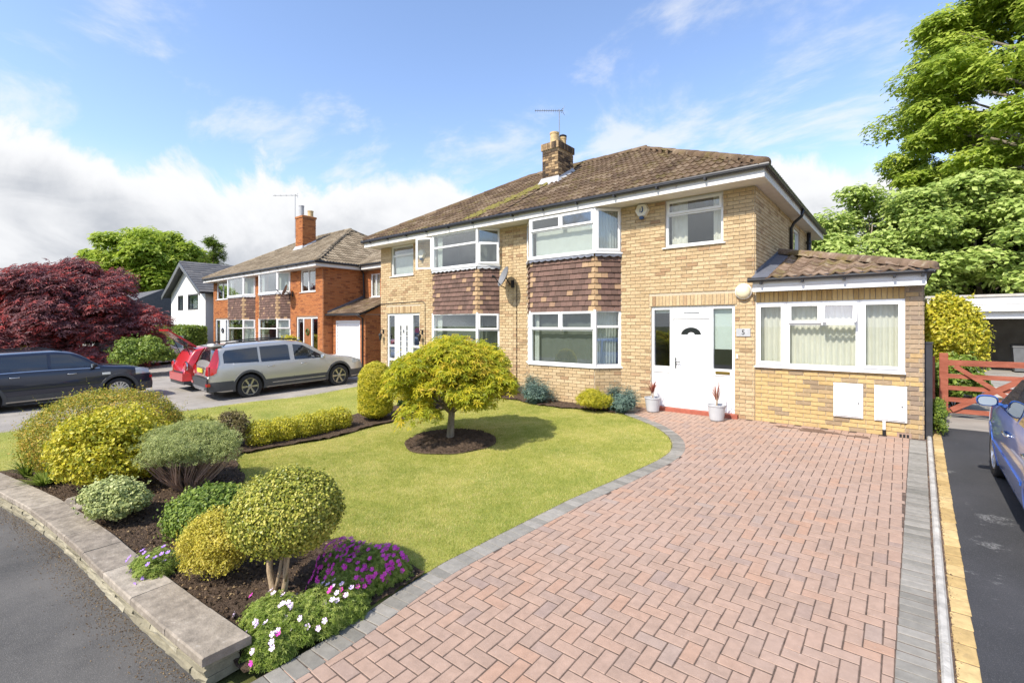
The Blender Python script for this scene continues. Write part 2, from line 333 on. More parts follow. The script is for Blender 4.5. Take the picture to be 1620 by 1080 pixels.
class MB:
    def __init__(s, T=None): s.v = []; s.f = []; s.mi = []; s.T = T or (lambda u, v, z: (u, v, z)); s.sm = False
    def pts(s, P): n = len(s.v); s.v += [tuple(s.T(*p)) for p in P]; return n
    def face(s, idx, m=0): s.f.append(tuple(idx)); s.mi.append(m)
    def poly(s, P, m=0): n = s.pts(P); s.face(range(n, n+len(P)), m)
    def hexa(s, P, m=0):
        n = s.pts(P)
        for f in BOXF: s.face([n+i for i in f], m)
    def box(s, x0, x1, y0, y1, z0, z1, m=0):
        s.hexa([(x0, y0, z0), (x1, y0, z0), (x1, y1, z0), (x0, y1, z0), (x0, y0, z1), (x1, y0, z1), (x1, y1, z1), (x0, y1, z1)], m)
    def tube(s, P, r, n=10, m=0, caps=True):
        P = [Vector(p) for p in P]; rr = r if isinstance(r, (list, tuple)) else [r]*len(P); rings = []
        for i, p in enumerate(P):
            d = (P[min(i+1, len(P)-1)] - P[max(i-1, 0)]).normalized(); a = d.orthogonal().normalized()
            if i: a = (pa - d*pa.dot(d)).normalized()
            pa = a; b = d.cross(a)
            rings.append(s.pts([p + (a*math.cos(t)+b*math.sin(t))*rr[i] for t in [2*math.pi*k/n for k in range(n)]]))
        for i in range(len(P)-1):
            for k in range(n): s.face((rings[i]+k, rings[i]+(k+1) % n, rings[i+1]+(k+1) % n, rings[i+1]+k), m)
        if caps:
            s.face([rings[0]+k for k in range(n)][::-1], m); s.face([rings[-1]+k for k in range(n)], m)
    def lathe(s, prof, c=(0, 0, 0), n=20, m=0, axis='z', caps=True):
        rings = []
        for r, h in prof:
            P = []
            for k in range(n):
                t = 2*math.pi*k/n; a, b = r*math.cos(t), r*math.sin(t)
                P.append((c[0]+a, c[1]+b, c[2]+h) if axis == 'z' else (c[0]+a, c[1]+h, c[2]+b) if axis == 'y' else (c[0]+h, c[1]+a, c[2]+b))
            rings.append(s.pts(P))
        for i in range(len(prof)-1):
            for k in range(n): s.face((rings[i]+k, rings[i]+(k+1) % n, rings[i+1]+(k+1) % n, rings[i+1]+k), m)
        if caps and prof[0][0] > 1e-4: s.face([rings[0]+k for k in range(n)][::-1], m)
        if caps and prof[-1][0] > 1e-4: s.face([rings[-1]+k for k in range(n)], m)
    def grid(s, rows, m=0, close=False):
        idx = [s.pts(r) for r in rows]; n = len(rows[0])
        for i in range(len(rows)-1):
            for k in range(n-1): s.face((idx[i]+k, idx[i]+k+1, idx[i+1]+k+1, idx[i+1]+k), m)
    def build(s, name, mats, parent=None, smooth=False, local=False, kind=None, recentre=True):
        V = np.array(s.v, dtype=np.float64)
        off = np.array(woff(parent)) if (parent is not None and not local) else np.zeros(3)
        V = V - off
        c = np.array([(V[:, 0].min()+V[:, 0].max())/2, (V[:, 1].min()+V[:, 1].max())/2, V[:, 2].min()]) if recentre else np.zeros(3)
        me = bpy.data.meshes.new(name); me.from_pydata((V-c).tolist(), [], s.f)
        for m in (mats if isinstance(mats, (list, tuple)) else [mats]): me.materials.append(MATS[m])
        me.polygons.foreach_set('material_index', s.mi)
        me.polygons.foreach_set('use_smooth', [bool(smooth)]*len(s.f)); me.update()
        o = link(name, me, parent, c)
        if kind: o['kind'] = kind
        return o
def smoothstep(a, b, x):
    t = np.clip((np.asarray(x, dtype=float)-a)/(b-a), 0, 1); return t*t*(3-2*t)
def interp(P, x): return float(np.interp(x, [p[0] for p in P], [p[1] for p in P]))

# ------------------------------------------------------------------ the lie of the land
def zdrive(Y):
    Y = np.asarray(Y, dtype=float)
    return np.where(Y >= 9.9, 0., np.where(Y >= 2, -.045*(9.9-Y), -.3555-.02*(1-np.exp(-np.maximum(2-Y, 0)*1.2))))
def zg(X, Y):
    X = np.asarray(X, dtype=float); Y = np.asarray(Y, dtype=float)
    t = smoothstep(-9.5, -13.5, X)
    zl_ = np.where(Y > 9.9, -.1, np.maximum(-.1-.041*(9.9-Y), -.375))
    return zdrive(Y)*(1-t)+zl_*t
EDGE = [(0, -3.03), (1.24, -3.05), (1.55, -3.05), (1.95, -3.08), (2.47, -3.14), (2.89, -3.155), (3.68, -3.09), (4.72, -3.0), (5.29, -2.91), (5.97, -2.81), (6.6, -2.73), (7.0, -2.72), (7.3, -2.77), (7.62, -2.89), (7.9, -3.05), (8.2, -3.28), (8.53, -3.63), (8.85, -4.1), (9.07, -4.47), (9.9, -4.6)]
def edge_x(Y): return np.interp(Y, [p[0] for p in EDGE], [p[1] for p in EDGE])
def zl(X, Y):
    X = np.asarray(X, dtype=float); Y = np.asarray(Y, dtype=float)
    b = zg(X, Y); t = smoothstep(.02, .7, edge_x(Y)-X); raised = np.maximum(b, -.24)
    return b+(raised-b)*t
# ------------------------------------------------------------------ ground, road, lawns, beds
def sheet(name, rows, zf, mat, nx=24, dz=0., kind='structure', noise=0., label=None, jag=None):
    """rows: list of (Y, x_left, x_right)"""
    V = []; n = nx+1
    for (Y, a, b) in rows:
        xs = np.linspace(a, b, n); V.append(np.stack([xs, np.full(n, Y), zf(xs, np.full(n, Y))+dz], 1))
    V = np.concatenate(V)
    if noise: V[:, 2] += RNG.random(len(V))*noise
    i = np.arange(len(rows)-1)[:, None]*n; k = np.arange(nx)[None, :]
    F = np.stack([i+k, i+k+1, i+n+k+1, i+n+k], -1).reshape(-1, 4)
    o = link(name, mesh_np(name, V, F, mat, smooth=True)); o['kind'] = kind
    if label: o['label'] = label
    return o
def sheet_x(name, cols, zf, mat, ny=16, dz=0., kind='structure', noise=0., label=None):
    """cols: list of (X, y_near, y_far)"""
    V = []; n = ny+1
    for (X, a, b) in cols:
        ys = np.linspace(a, b, n); V.append(np.stack([np.full(n, X), ys, zf(np.full(n, X), ys)+dz], 1))
    V = np.concatenate(V)
    if noise: V[:, 2] += RNG.random(len(V))*noise
    i = np.arange(len(cols)-1)[:, None]*n; k = np.arange(ny)[None, :]
    F = np.stack([i+k, i+n+k, i+n+k+1, i+k+1], -1).reshape(-1, 4)
    o = link(name, mesh_np(name, V, F, mat, smooth=True)); o['kind'] = kind
    if label: o['label'] = label
    return o
ax = np.concatenate([np.array([-900, -500, -250, -140, -90, -60]), np.linspace(-45, 14, 60), np.array([25, 40, 70, 140, 300, 600, 900])])
ay = np.concatenate([np.array([-900, -400, -150, -60, -25]), np.linspace(-9, 22, 63), np.array([30, 45, 70, 120, 200, 400, 900])])
GX, GY = np.meshgrid(ax, ay); V = np.stack([GX.ravel(), GY.ravel(), zg(GX.ravel(), GY.ravel())-.05], 1)
n = len(ax); i = np.arange(len(ay)-1)[:, None]*n; k = np.arange(n-1)[None, :]
ground = link('ground', mesh_np('ground', V, np.stack([i+k, i+k+1, i+n+k+1, i+n+k], -1).reshape(-1, 4), 'ground', True)); ground['kind'] = 'structure'

WALL = [(-13., -.35), (-10.5, .12), (-8.24, .53), (-7.38, .67), (-6.62, .75), (-5.71, .83), (-5.16, .86), (-4.68, .89), (-4.18, .93), (-3.71, .97), (-3.19, 1.02)]   # outer edge of the coping
def wall_y(X): return np.interp(X, [p[0] for p in WALL], [p[1] for p in WALL])
xs = np.concatenate([np.linspace(-70, -13, 12), np.linspace(-12.5, -3.3, 40), np.linspace(-3.1, 40, 20)])
road = sheet_x('road', [(x, -8., float(wall_y(x))+.10 if x > -13 else .2) if x < -3.2 else (x, -8., .35) for x in xs], lambda X, Y: np.full(len(X), -.388), 'tarmac', 20)
FRONT = [(-9.6, 3.2), (-8.2, 3.2), (-7.6, 2.85), (-7.0, 2.72), (-6.55, 2.56), (-6.1, 2.15), (-5.4, 2.05), (-4.6, 2.2), (-3.95, 2.48), (-3.55, 2.6), (-3.0, 2.68)]
def front_y(X): return np.interp(X, [p[0] for p in FRONT], [p[1] for p in FRONT])
lawn = sheet('lawn', [(y, -8.3, float(edge_x(y))-.01) for y in np.linspace(1.95, 9.6, 70)], zl, 'turf', 50)
nlawn = sheet('neighbour_lawn', [(y, -13.3+.12*math.sin(y*2), -8.9) for y in np.linspace(.3, 10.2, 44)], zl, 'turf', 30, .008)
def soil_z(X, Y): return zl(X, Y)+.012
bed1 = sheet_x('flower_bed', [(x, float(wall_y(x))+.2, float(front_y(x))+.03*math.sin(x*9)) for x in np.linspace(-9.6, -3.12, 120)], soil_z, 'soil', 40, 0, 'structure', .035)
bed2 = sheet_x('border_bed', [(x, 8.95+.10*math.sin(x*2.3)+.04*math.sin(x*11), 9.93) for x in np.linspace(-8.6, -4.62, 70)], soil_z, 'soil', 20, .01, 'structure', .03)
bed3 = sheet('hedge_bed', [(y, -9.3, -7.98+.05*math.sin(y*3.1)) for y in np.linspace(3.15, 9.9, 80)], soil_z, 'soil', 16, .012, 'structure', .03)
def disc_bed(cx, cy, rx, ry):
    V = [(0, 0, 0)]; F = []; nr, na = 14, 48
    for r in range(1, nr+1):
        for a in range(na):
            t = 2*math.pi*a/na; q = r/nr*(1+.03*math.sin(3*t)+.02*math.sin(7*t)); V.append((q*rx*math.cos(t), q*ry*math.sin(t), 0))
    V = np.array(V, dtype=float); rr = np.hypot(V[:, 0]/rx, V[:, 1]/ry)
    V[:, 2] = zl(V[:, 0]+cx, V[:, 1]+cy)+.012+.045*np.clip(1-rr**2, 0, 1)+RNG.random(len(V))*.04*np.clip((1.0-rr)*6, 0, 1)
    V[:, 0] += cx; V[:, 1] += cy
    F3 = [(0, 1+a, 1+(a+1) % na) for a in range(na)]
    F4 = [(1+(r-1)*na+a, 1+r*na+a, 1+r*na+(a+1) % na, 1+(r-1)*na+(a+1) % na) for r in range(1, nr) for a in range(na)]
    o = link('tree_bed', mesh_np('tree_bed', V, [np.array(F3), np.array(F4)], 'soil', False)); o['kind'] = 'structure'
MAPLE = (-6.0, 5.66)
disc_bed(MAPLE[0], MAPLE[1], .80, .76)
def clods(name, sampler, n, s0, s1, mat, label):
    """loose crumbs of soil, bark and dead leaves lying on a surface: small uneven tetra- and octahedra"""
    V = []; F = []
    O = np.array([(1, 0, 0), (0, 1, 0), (-1, 0, 0), (0, -1, 0), (0, 0, .7), (0, 0, -.7)]); OF = np.array([(0, 1, 4), (1, 2, 4), (2, 3, 4), (3, 0, 4), (1, 0, 5), (2, 1, 5), (3, 2, 5), (0, 3, 5)])
    P = sampler(n)
    for q, p in enumerate(P):
        s = s0+(s1-s0)*RNG.random()**2; a = RNG.random()*6.28; v = O*s*(.6+.8*RNG.random((6, 1)))*np.array([1, .6+.4*RNG.random(), 1])
        c, d = math.cos(a), math.sin(a); v = np.stack([v[:, 0]*c-v[:, 1]*d, v[:, 0]*d+v[:, 1]*c, v[:, 2]], 1)
        V.append(v+p); F.append(OF+q*6)
    o = link(name, mesh_np(name, np.concatenate(V), np.concatenate(F), mat)); tag(o, label, 'soil', kind='stuff')
def samp_bed(n):
    x = RNG.uniform(-9.3, -3.12, n); a = wall_y(x)+.25; b = front_y(x); y = a+(b-a)*RNG.random(n); return np.stack([x, y, zl(x, y)+.03], 1)
clods('soil_crumbs', samp_bed, 7000, .006, .026, 'soil', 'loose dark soil crumbs in the front bed')
def samp_disc(n):
    r = np.sqrt(RNG.random(n))*.95; t = RNG.random(n)*6.28; x = MAPLE[0]+.8*r*np.cos(t); y = MAPLE[1]+.76*r*np.sin(t); return np.stack([x, y, zl(x, y)+.03+.045*(1-r*r)], 1)
clods('soil_crumbs', samp_disc, 2200, .008, .03, 'soil', 'loose dark soil crumbs under the yellow maple')
def samp_bark(n):
    x = RNG.uniform(-9.3, -3.12, n); a = wall_y(x)+.25; b = front_y(x); y = a+(b-a)*RNG.random(n); return np.stack([x, y, zl(x, y)+.035], 1)
clods('leaf_litter', samp_bark, 2500, .006, .016, 'leaf_litter', 'dry leaf litter scattered over the front bed')
def samp_road(n):
    x = RNG.uniform(-8.6, -3.15, n); d = np.abs(RNG.normal(0, .11, n))+.02; return np.stack([x, wall_y(x)+.05-d, np.full(n, -.385)], 1)
clods('leaf_litter', samp_road, 4200, .002, .006, 'leaf_litter', 'dry brown leaf litter along the foot of the stone wall')

# grass blades
def blades(name, n, region, label, h0=.012, h1=.03):
    P = region(n); n = len(P); a = RNG.random(n)*6.283; h = h0+(h1-h0)*RNG.random(n); w = .0010+.0012*RNG.random(n)
    dx, dy = np.cos(a)*w, np.sin(a)*w; le = RNG.normal(0, .4, (n, 2))*h[:, None]
    z = P[:, 2]-.002
    V = np.stack([np.stack([P[:, 0]-dx, P[:, 1]-dy, z], 1), np.stack([P[:, 0]+dx, P[:, 1]+dy, z], 1), np.stack([P[:, 0]+le[:, 0], P[:, 1]+le[:, 1], z+h], 1)], 1).reshape(-1, 3)
    o = link(name, mesh_np(name, V, np.arange(3*n).reshape(-1, 3), 'grass_blade')); tag(o, label, 'grass', kind='stuff')
def lawn_reg(n):   # denser near the road, where single blades show
    u = RNG.random(n); y = 2.0+7.1*u**1.35; xr = edge_x(y)+.02; x = -8.1+(xr+8.1)*RNG.random(n)
    ok = (y > front_y(x)-.01) & (((x-MAPLE[0])/.78)**2+((y-MAPLE[1])/.74)**2 > 1) & (y < 8.97+.10*np.sin(x*2.3)) & (x > -7.96+.05*np.sin(y*3.1))
    x, y = x[ok], y[ok]; return np.stack([x, y, zl(x, y)], 1)
blades('lawn_grass', 420000, lawn_reg, 'short mown grass of the front lawn')
def nlawn_reg(n):
    y = RNG.uniform(.32, 9.8, n); x = RNG.uniform(-13.3, -9.3, n); return np.stack([x, y, zl(x, y)+.008], 1)
blades('neighbour_lawn_grass', 80000, nlawn_reg, 'short mown grass of the lawn next door', .015, .04)

# ------------------------------------------------------------------ block paved drive
def xb(Y): return -.112+.02*np.asarray(Y, dtype=float)
drive = sheet('driveway', [(y, float(edge_x(y))-.005, float(xb(y))+.42) for y in np.linspace(.35, 9.95, 60)], lambda X, Y: zdrive(Y), 'joint_sand', 8, .0005)
drive['label'] = 'bed of joint sand under the red block paving'
def slab_mesh(name, lx, ly, h, mat, bev=.0035):
    m = MB(); a, b = lx/2, ly/2; i = bev
    lo = m.pts([(-a, -b, -h), (a, -b, -h), (a, b, -h), (-a, b, -h)]); mi_ = m.pts([(-a, -b, -i*.8), (a, -b, -i*.8), (a, b, -i*.8), (-a, b, -i*.8)]); hi = m.pts([(-a+i, -b+i, 0), (a-i, -b+i, 0), (a-i, b-i, 0), (-a+i, b-i, 0)])
    for k in range(4):
        q = (k+1) % 4; m.face((lo+k, lo+q, mi_+q, mi_+k)); m.face((mi_+k, mi_+q, hi+q, hi+k))
    m.face((hi, hi+1, hi+2, hi+3))
    me = bpy.data.meshes.new(name); me.from_pydata(m.v, [], m.f); me.materials.append(MATS[mat]); return me
pv_h = slab_mesh('paver', .1915, .0915, .05, 'paver_red'); pv_v = slab_mesh('paver_turned', .0915, .1915, .05, 'paver_red')
SL = math.atan(.08)
cand = []
U = .1
for gx in range(-48, 6):
    for gy in range(-2, 102):
        q = (gx-gy) % 4
        if q == 0: cx, cy, hv = (gx+1)*U, (gy+.5)*U, 0
        elif q == 3: cx, cy, hv = (gx+.5)*U, (gy+1)*U, 1
        else: continue
        if cy < .45 or cy > 9.88: continue
        hw = .1 if hv == 0 else .05
        ye = [cy-.1, cy, cy+.1]
        if cx-hw < max(edge_x(ye))+.03 or cx+hw < min(edge_x(ye))+.2: continue
        lim = float(xb(cy))-.003; sx = 1.
        if cx+hw > lim:
            w_ = lim-(cx-hw+.0035)
            if w_ < .022: continue
            sx = w_/(2*hw-.007); cx = cx-hw+.0035+w_/2
        dist = math.hypot(cx, cy); dep = -cx*math.sin(TH)+cy*math.cos(TH); lat = cx*math.cos(TH)+cy*math.sin(TH)
        vis = dep > .3 and abs(lat/dep) < 1.12 and (1.79-float(zdrive(cy)))/dep*755+515 < 1100
        cand.append((dist if vis else 99+dist, cx, cy, hv, sx))
cand.sort()
def slope_at(Y): return math.atan((float(zdrive(Y+.05))-float(zdrive(Y-.05)))/.1)
for d, cx, cy, hv, sx in cand[:300]:
    o = link('paver', pv_v if hv else pv_h, drive, (cx+random.uniform(-.0015, .0015), cy+random.uniform(-.0015, .0015), float(zdrive(cy))+.004+random.uniform(-.0015, .0015)), (slope_at(cy)+random.uniform(-.006, .006), random.uniform(-.006, .006), random.uniform(-.012, .012))); o.scale.x = sx
def joined(name, items, mat, parent, kind='stuff', label=None):
    """items: (mesh, matrix) joined into one part"""
    Vs, Fs, n = [], {}, 0
    for me, M4 in items:
        v = np.empty(len(me.vertices)*3); me.vertices.foreach_get('co', v); v = v.reshape(-1, 3)
        A = np.array(M4); Vs.append(v@A[:3, :3].T+A[:3, 3])
        for p in me.polygons: Fs.setdefault(len(p.vertices), []).append([i+n for i in p.vertices])
        n += len(v)
    V = np.concatenate(Vs)
    o = link(name, mesh_np(name, V-np.array(woff(parent)) if parent else V, [np.array(f) for f in Fs.values()], mat), parent)
    if kind: o['kind'] = kind
    if label: o['label'] = label
    return o
def TRS(loc, rot=(0, 0, 0)): return Matrix.Translation(loc) @ Matrix.Rotation(rot[2], 4, 'Z') @ Matrix.Rotation(rot[1], 4, 'Y') @ Matrix.Rotation(rot[0], 4, 'X')
joined('paver_field', [(pv_v if hv else pv_h, TRS((cx, cy, float(zdrive(cy))+.004+random.uniform(-.001, .001)), (slope_at(cy), 0, random.uniform(-.01, .01))) @ Matrix.Diagonal((sx, 1, 1, 1))) for d, cx, cy, hv, sx in cand[300:]], 'paver_red', drive)
eb = slab_mesh('edging_block', .192, .0905, .06, 'paver_grey')
y = .45
while y < 9.8:
    x = float(xb(y)); link('edging_block', eb, drive, (x+.1+random.uniform(-.002, .002), y, float(zdrive(y))+.006+random.uniform(-.002, .002)), (slope_at(y)+random.uniform(-.02, .02), random.uniform(-.01, .01), random.uniform(-.02, .02))); y += .1
# curved edging along the lawn: blocks laid end-on to the curve
cy = np.linspace(.4, 9.75, 900); cx = edge_x(cy)
ker = np.hanning(41); ker /= ker.sum(); cxs = np.convolve(np.pad(cx, 20, mode='edge'), ker, 'valid')
dl = np.hypot(np.diff(cxs), np.diff(cy)); arc = np.concatenate([[0], np.cumsum(dl)])
s_ = .05; eb2 = slab_mesh('edging_block_long', .195, .0955, .06, 'paver_grey')
while s_ < arc[-1]-.05:
    yy = float(np.interp(s_, arc, cy)); xx = float(np.interp(s_, arc, cxs)); y2 = float(np.interp(s_+.02, arc, cy)); x2 = float(np.interp(s_+.02, arc, cxs))
    an = math.atan2(x2-xx, y2-yy); nx_, ny_ = math.cos(an), -math.sin(an)
    px, py = xx+nx_*.102, yy+ny_*.102
    link('edging_block', eb2, drive, (px, py, float(zdrive(py))+.008+random.uniform(-.001, .001)), (slope_at(py), 0, -an+random.uniform(-.01, .01))); s_ += .1005
yb = slab_mesh('yellow_block', .108, .187, .06, 'paver_yellow')
y = .5
while y < 10.9:
    link('edging_brick', yb, drive, (float(xb(y))+.336+random.uniform(-.003, .003), y, float(zdrive(y))+.006+random.uniform(-.002, .002)), (slope_at(y), 0, random.uniform(-.02, .02))); y += .2
kb_parts = []
y = .4
while y < 10.2:
    m = MB(lambda u, v, z: (u, v, z)); l = .93
    x0, x1 = float(xb(y)), float(xb(y+l)); z0, z1 = float(zdrive(y)), float(zdrive(y+l)); q = .2125
    prof = [(0, -.05), (0, .012), (.012, .026), (.044, .026), (.056, .012), (.056, -.05)]
    A = [(x0+q+a, y, z0+b) for a, b in prof]; B = [(x1+q+a, y+l-.008, z1+b) for a, b in prof]
    ia, ib = m.pts(A), m.pts(B)
    for k in range(5): m.face((ia+k, ia+k+1, ib+k+1, ib+k))
    m.face([ia+k for k in range(6)][::-1]); m.face([ib+k for k in range(6)])
    m.build('kerb_strip', 'kerb_white', drive); y += l
def samp_kerb(n):
    y = RNG.uniform(3.2, 10.2, n); x = xb(y)+np.where(RNG.random(n) < .5, .205, .275)+np.abs(RNG.normal(0, .02, n)); return np.stack([x, y, zdrive(y)+.006], 1)
clods('leaf_litter', samp_kerb, 1600, .002, .008, 'leaf_litter', 'brown leaf litter caught along the kerb strip of the drive')
tarm = sheet('tarmac_drive', [(y, float(xb(y))+.39, 6.5) for y in np.linspace(-.2, 11.3, 50)], lambda X, Y: zdrive(Y), 'tarmac_black', 12, .002)
yard = sheet('yard', [(y, -.2 if y > 10.6 else float(xb(y))+.39, 9.) for y in np.linspace(11.3, 26, 20)], lambda X, Y: np.zeros(len(X)), 'concrete', 12, -.01)
ndrive = sheet('neighbour_drive', [(y, -33., -12.9) for y in np.linspace(-.2, 12.2, 40)], zg, 'concrete', 50, .004)
# ------------------------------------------------------------------ low stone wall in front
CZ = -.17
gw = empty('garden_wall', (-6, .85, -.39), label='low curved stone wall with flat coping along the road', cat='wall')
cp = [(x, float(wall_y(x))) for x in np.linspace(-13, -3.19, 200)]
arcw = np.concatenate([[0], np.cumsum([math.hypot(cp[i+1][0]-cp[i][0], cp[i+1][1]-cp[i][1]) for i in range(199)])])
def wpt(s):
    x = float(np.interp(s, arcw, [p[0] for p in cp])); y = float(np.interp(s, arcw, [p[1] for p in cp]))
    x2 = float(np.interp(s+.05, arcw, [p[0] for p in cp])); y2 = float(np.interp(s+.05, arcw, [p[1] for p in cp]))
    if s+.05 > arcw[-1]: x2, y2 = x+.05, y
    d = Vector((x2-x, y2-y)).normalized(); return x, y, d
def rough_block(name, s0, s1, v0, v1, z0, z1, mat, parent, j=.006, bev=.012, seg=2):
    """a stone following the curve of the wall, edges knocked off"""
    m = MB(); rows = []
    for q in range(seg+1):
        s = s0+(s1-s0)*q/seg; x, y, d = wpt(s); nrm = Vector((-d.y, d.x)); e = bev if q in (0, seg) else 0
        prof = [(v0, z0), (v0-random.random()*j, z0+bev), (v0-random.random()*j, z1-bev), (v0+bev, z1), (v1-bev, z1), (v1, z1-bev), (v1, z0)]
        rows.append([(x+nrm.x*a, y+nrm.y*a, b+random.uniform(-1, 1)*j*.35) for a, b in prof])
    idx = [m.pts(r) for r in rows]
    for q in range(seg):
        for k in range(6): m.face((idx[q]+k, idx[q]+k+1, idx[q+1]+k+1, idx[q+1]+k))
    m.face([idx[0]+k for k in range(7)]); m.face([idx[-1]+k for k in range(7)][::-1])
    return m.build(name, mat, parent)
core = MB(); rows = []
for s in np.linspace(0, arcw[-1]-.14, 60):
    x, y, d = wpt(s); nrm = Vector((-d.y, d.x)); rows.append([(x+nrm.x*a, y+nrm.y*a, b) for a, b in ((.075, -.55), (.075, -.23), (.22, -.23), (.22, -.55))])
core.grid(rows); core.face([len(core.v)-4+k for k in range(4)]); core.build('core', 'mortar_pale', gw)
s = 0
while s < arcw[-1]-.05:
    l = min(random.choice([.56, .60, .62]), arcw[-1]-s)
    if arcw[-1]-s-l < .3: l = arcw[-1]-s
    rough_block('coping_slab', s+.003, s+l-.003, 0, .275, CZ-.055, CZ+random.uniform(-.003, .003), 'coping', gw, .005, .008, 4); s += l
for c_ in range(3):
    z0 = -.393+c_*.0555; s = random.uniform(0, .2) if c_ else 0
    while s < arcw[-1]-.06:
        l = min(random.uniform(.24, .46), arcw[-1]-.05-s)
        if arcw[-1]-.05-s-l < .12: l = arcw[-1]-.05-s
        if l > .06: rough_block('stone', s+.004, s+l-.004, .045, .24, z0+.003, z0+.053, 'wall_stone', gw, .016, .01, 3)
        s += l
# ------------------------------------------------------------------ walls of brick
class Wall:
    """a vertical wall plane: u runs along it, v outwards, z up"""
    def __init__(s, x, y, ang): s.o = Vector((x, y)); s.a = ang; s.d = Vector((math.cos(ang), math.sin(ang))); s.n = Vector((s.d.y, -s.d.x))
    def __call__(s, u, v, z): return (s.o.x+s.d.x*u+s.n.x*v, s.o.y+s.d.y*u+s.n.y*v, z)
    def inv(s, x, y): p = Vector((x, y))-s.o; return p.dot(s.d)
BRK = {}
def brick_mesh(l, h, mat):
    k = (round(l, 3), round(h, 3), mat)
    if k not in BRK:
        m = MB(); a = l/2; e = .003
        lo = m.pts([(-a, 0, 0), (a, 0, 0), (a, 0, h), (-a, 0, h)]); mid = m.pts([(-a, -.012, 0), (a, -.012, 0), (a, -.012, h), (-a, -.012, h)]); hi = m.pts([(-a+e, -.015, e), (a-e, -.015, e), (a-e, -.015, h-e), (-a+e, -.015, h-e)])
        for q in range(4):
            r = (q+1) % 4; m.face((lo+q, lo+r, mid+r, mid+q)); m.face((mid+q, mid+r, hi+r, hi+q))
        m.face((hi, hi+1, hi+2, hi+3))
        me = bpy.data.meshes.new('brick'); me.from_pydata(m.v, [], m.f); me.materials.append(MATS[mat]); BRK[k] = me
    return BRK[k]
def lay(w, u0, u1, z0, z1, holes, soldiers=(), flemish=False, off=0.):
    """brick rectangles (u, z, length, height) of a wall in stretcher bond, openings left out"""
    out = []; CH, BL, J = .075, .225, .010; nz = int(round((z1-z0)/CH)); hs = list(holes)+[(a, b, c, d) for a, b, c, d in soldiers]
    for r in range(nz):
        a = z0+r*CH; b = a+CH
        if b > z1+.02: break
        iv = [(u0, u1)]
        for (p, q, c, d) in hs:
            if d > a+.02 and c < b-.02:
                nx = []
                for s, e in iv:
                    if q <= s or p >= e: nx.append((s, e)); continue
                    if p > s: nx.append((s, p))
                    if q < e: nx.append((q, e))
                iv = nx
        st = off+(0 if r % 2 else -BL/2)
        for s, e in iv:
            k = math.floor((s-st)/BL)
            while st+k*BL < e:
                p = max(s, st+k*BL); q = min(e, st+(k+1)*BL); k += 1
                if q-p < .035: continue
                l = q-p-J; out.append((round((p+q)/2, 3), a+J/2+random.uniform(-.001, .001), max(.03, round(l*100)/100 if abs(l-.215) > .004 else .215), CH-J))
    for (p, q, c, d) in soldiers:
        n = max(1, int(round((q-p)/.075))); s = (q-p)/n
        for i in range(n): out.append((p+(i+.5)*s, c+.005, s-.010, d-c-.010))
    return out
def mortar(mb, w, u0, u1, z0, z1, holes, t=.24):
    us = sorted({u0, u1, *[min(max(h[i], u0), u1) for h in holes for i in (0, 1)]}); zs = sorted({z0, z1, *[min(max(h[i], z0), z1) for h in holes for i in (2, 3)]})
    T = mb.T; mb.T = w
    for i in range(len(us)-1):
        for j in range(len(zs)-1):
            cu, cz = (us[i]+us[i+1])/2, (zs[j]+zs[j+1])/2
            if any(h[0] < cu < h[1] and h[2] < cz < h[3] for h in holes): continue
            mb.box(us[i], us[i+1], -t, 0, zs[j], zs[j+1])
    mb.T = T
def put_bricks(wallobj, items, singles=0):
    """items: (Wall, u, z, l, h, mat). The ones that show largest become single parts, the rest one joined part per brick colour"""
    def key(it):
        x, y, z = it[0](it[1], 0, it[2]); d = math.hypot(x, y); fac = abs(it[0].n.x*x+it[0].n.y*y)/d
        return d/max(.05, fac)/(it[3]/.215)**.5 if it[0].n.x*x+it[0].n.y*y < 0 else 999+d
    items = sorted(items, key=key); off = woff(wallobj)
    for w, u, z, l, h, mat in items[:singles]:
        x, y, zz = w(u, random.uniform(0, .002), z); link('brick', brick_mesh(l, h, mat), wallobj, (x-off.x, y-off.y, zz-off.z), (0, 0, w.a))
    byc = {}
    for w, u, z, l, h, mat in items[singles:]:
        x, y, zz = w(u, random.uniform(-.001, .002), z); byc.setdefault(mat, []).append((brick_mesh(l, h, mat), TRS((x, y, zz), (0, 0, w.a))))
    for mat, it in byc.items(): joined('brick_courses', it, mat, wallobj)

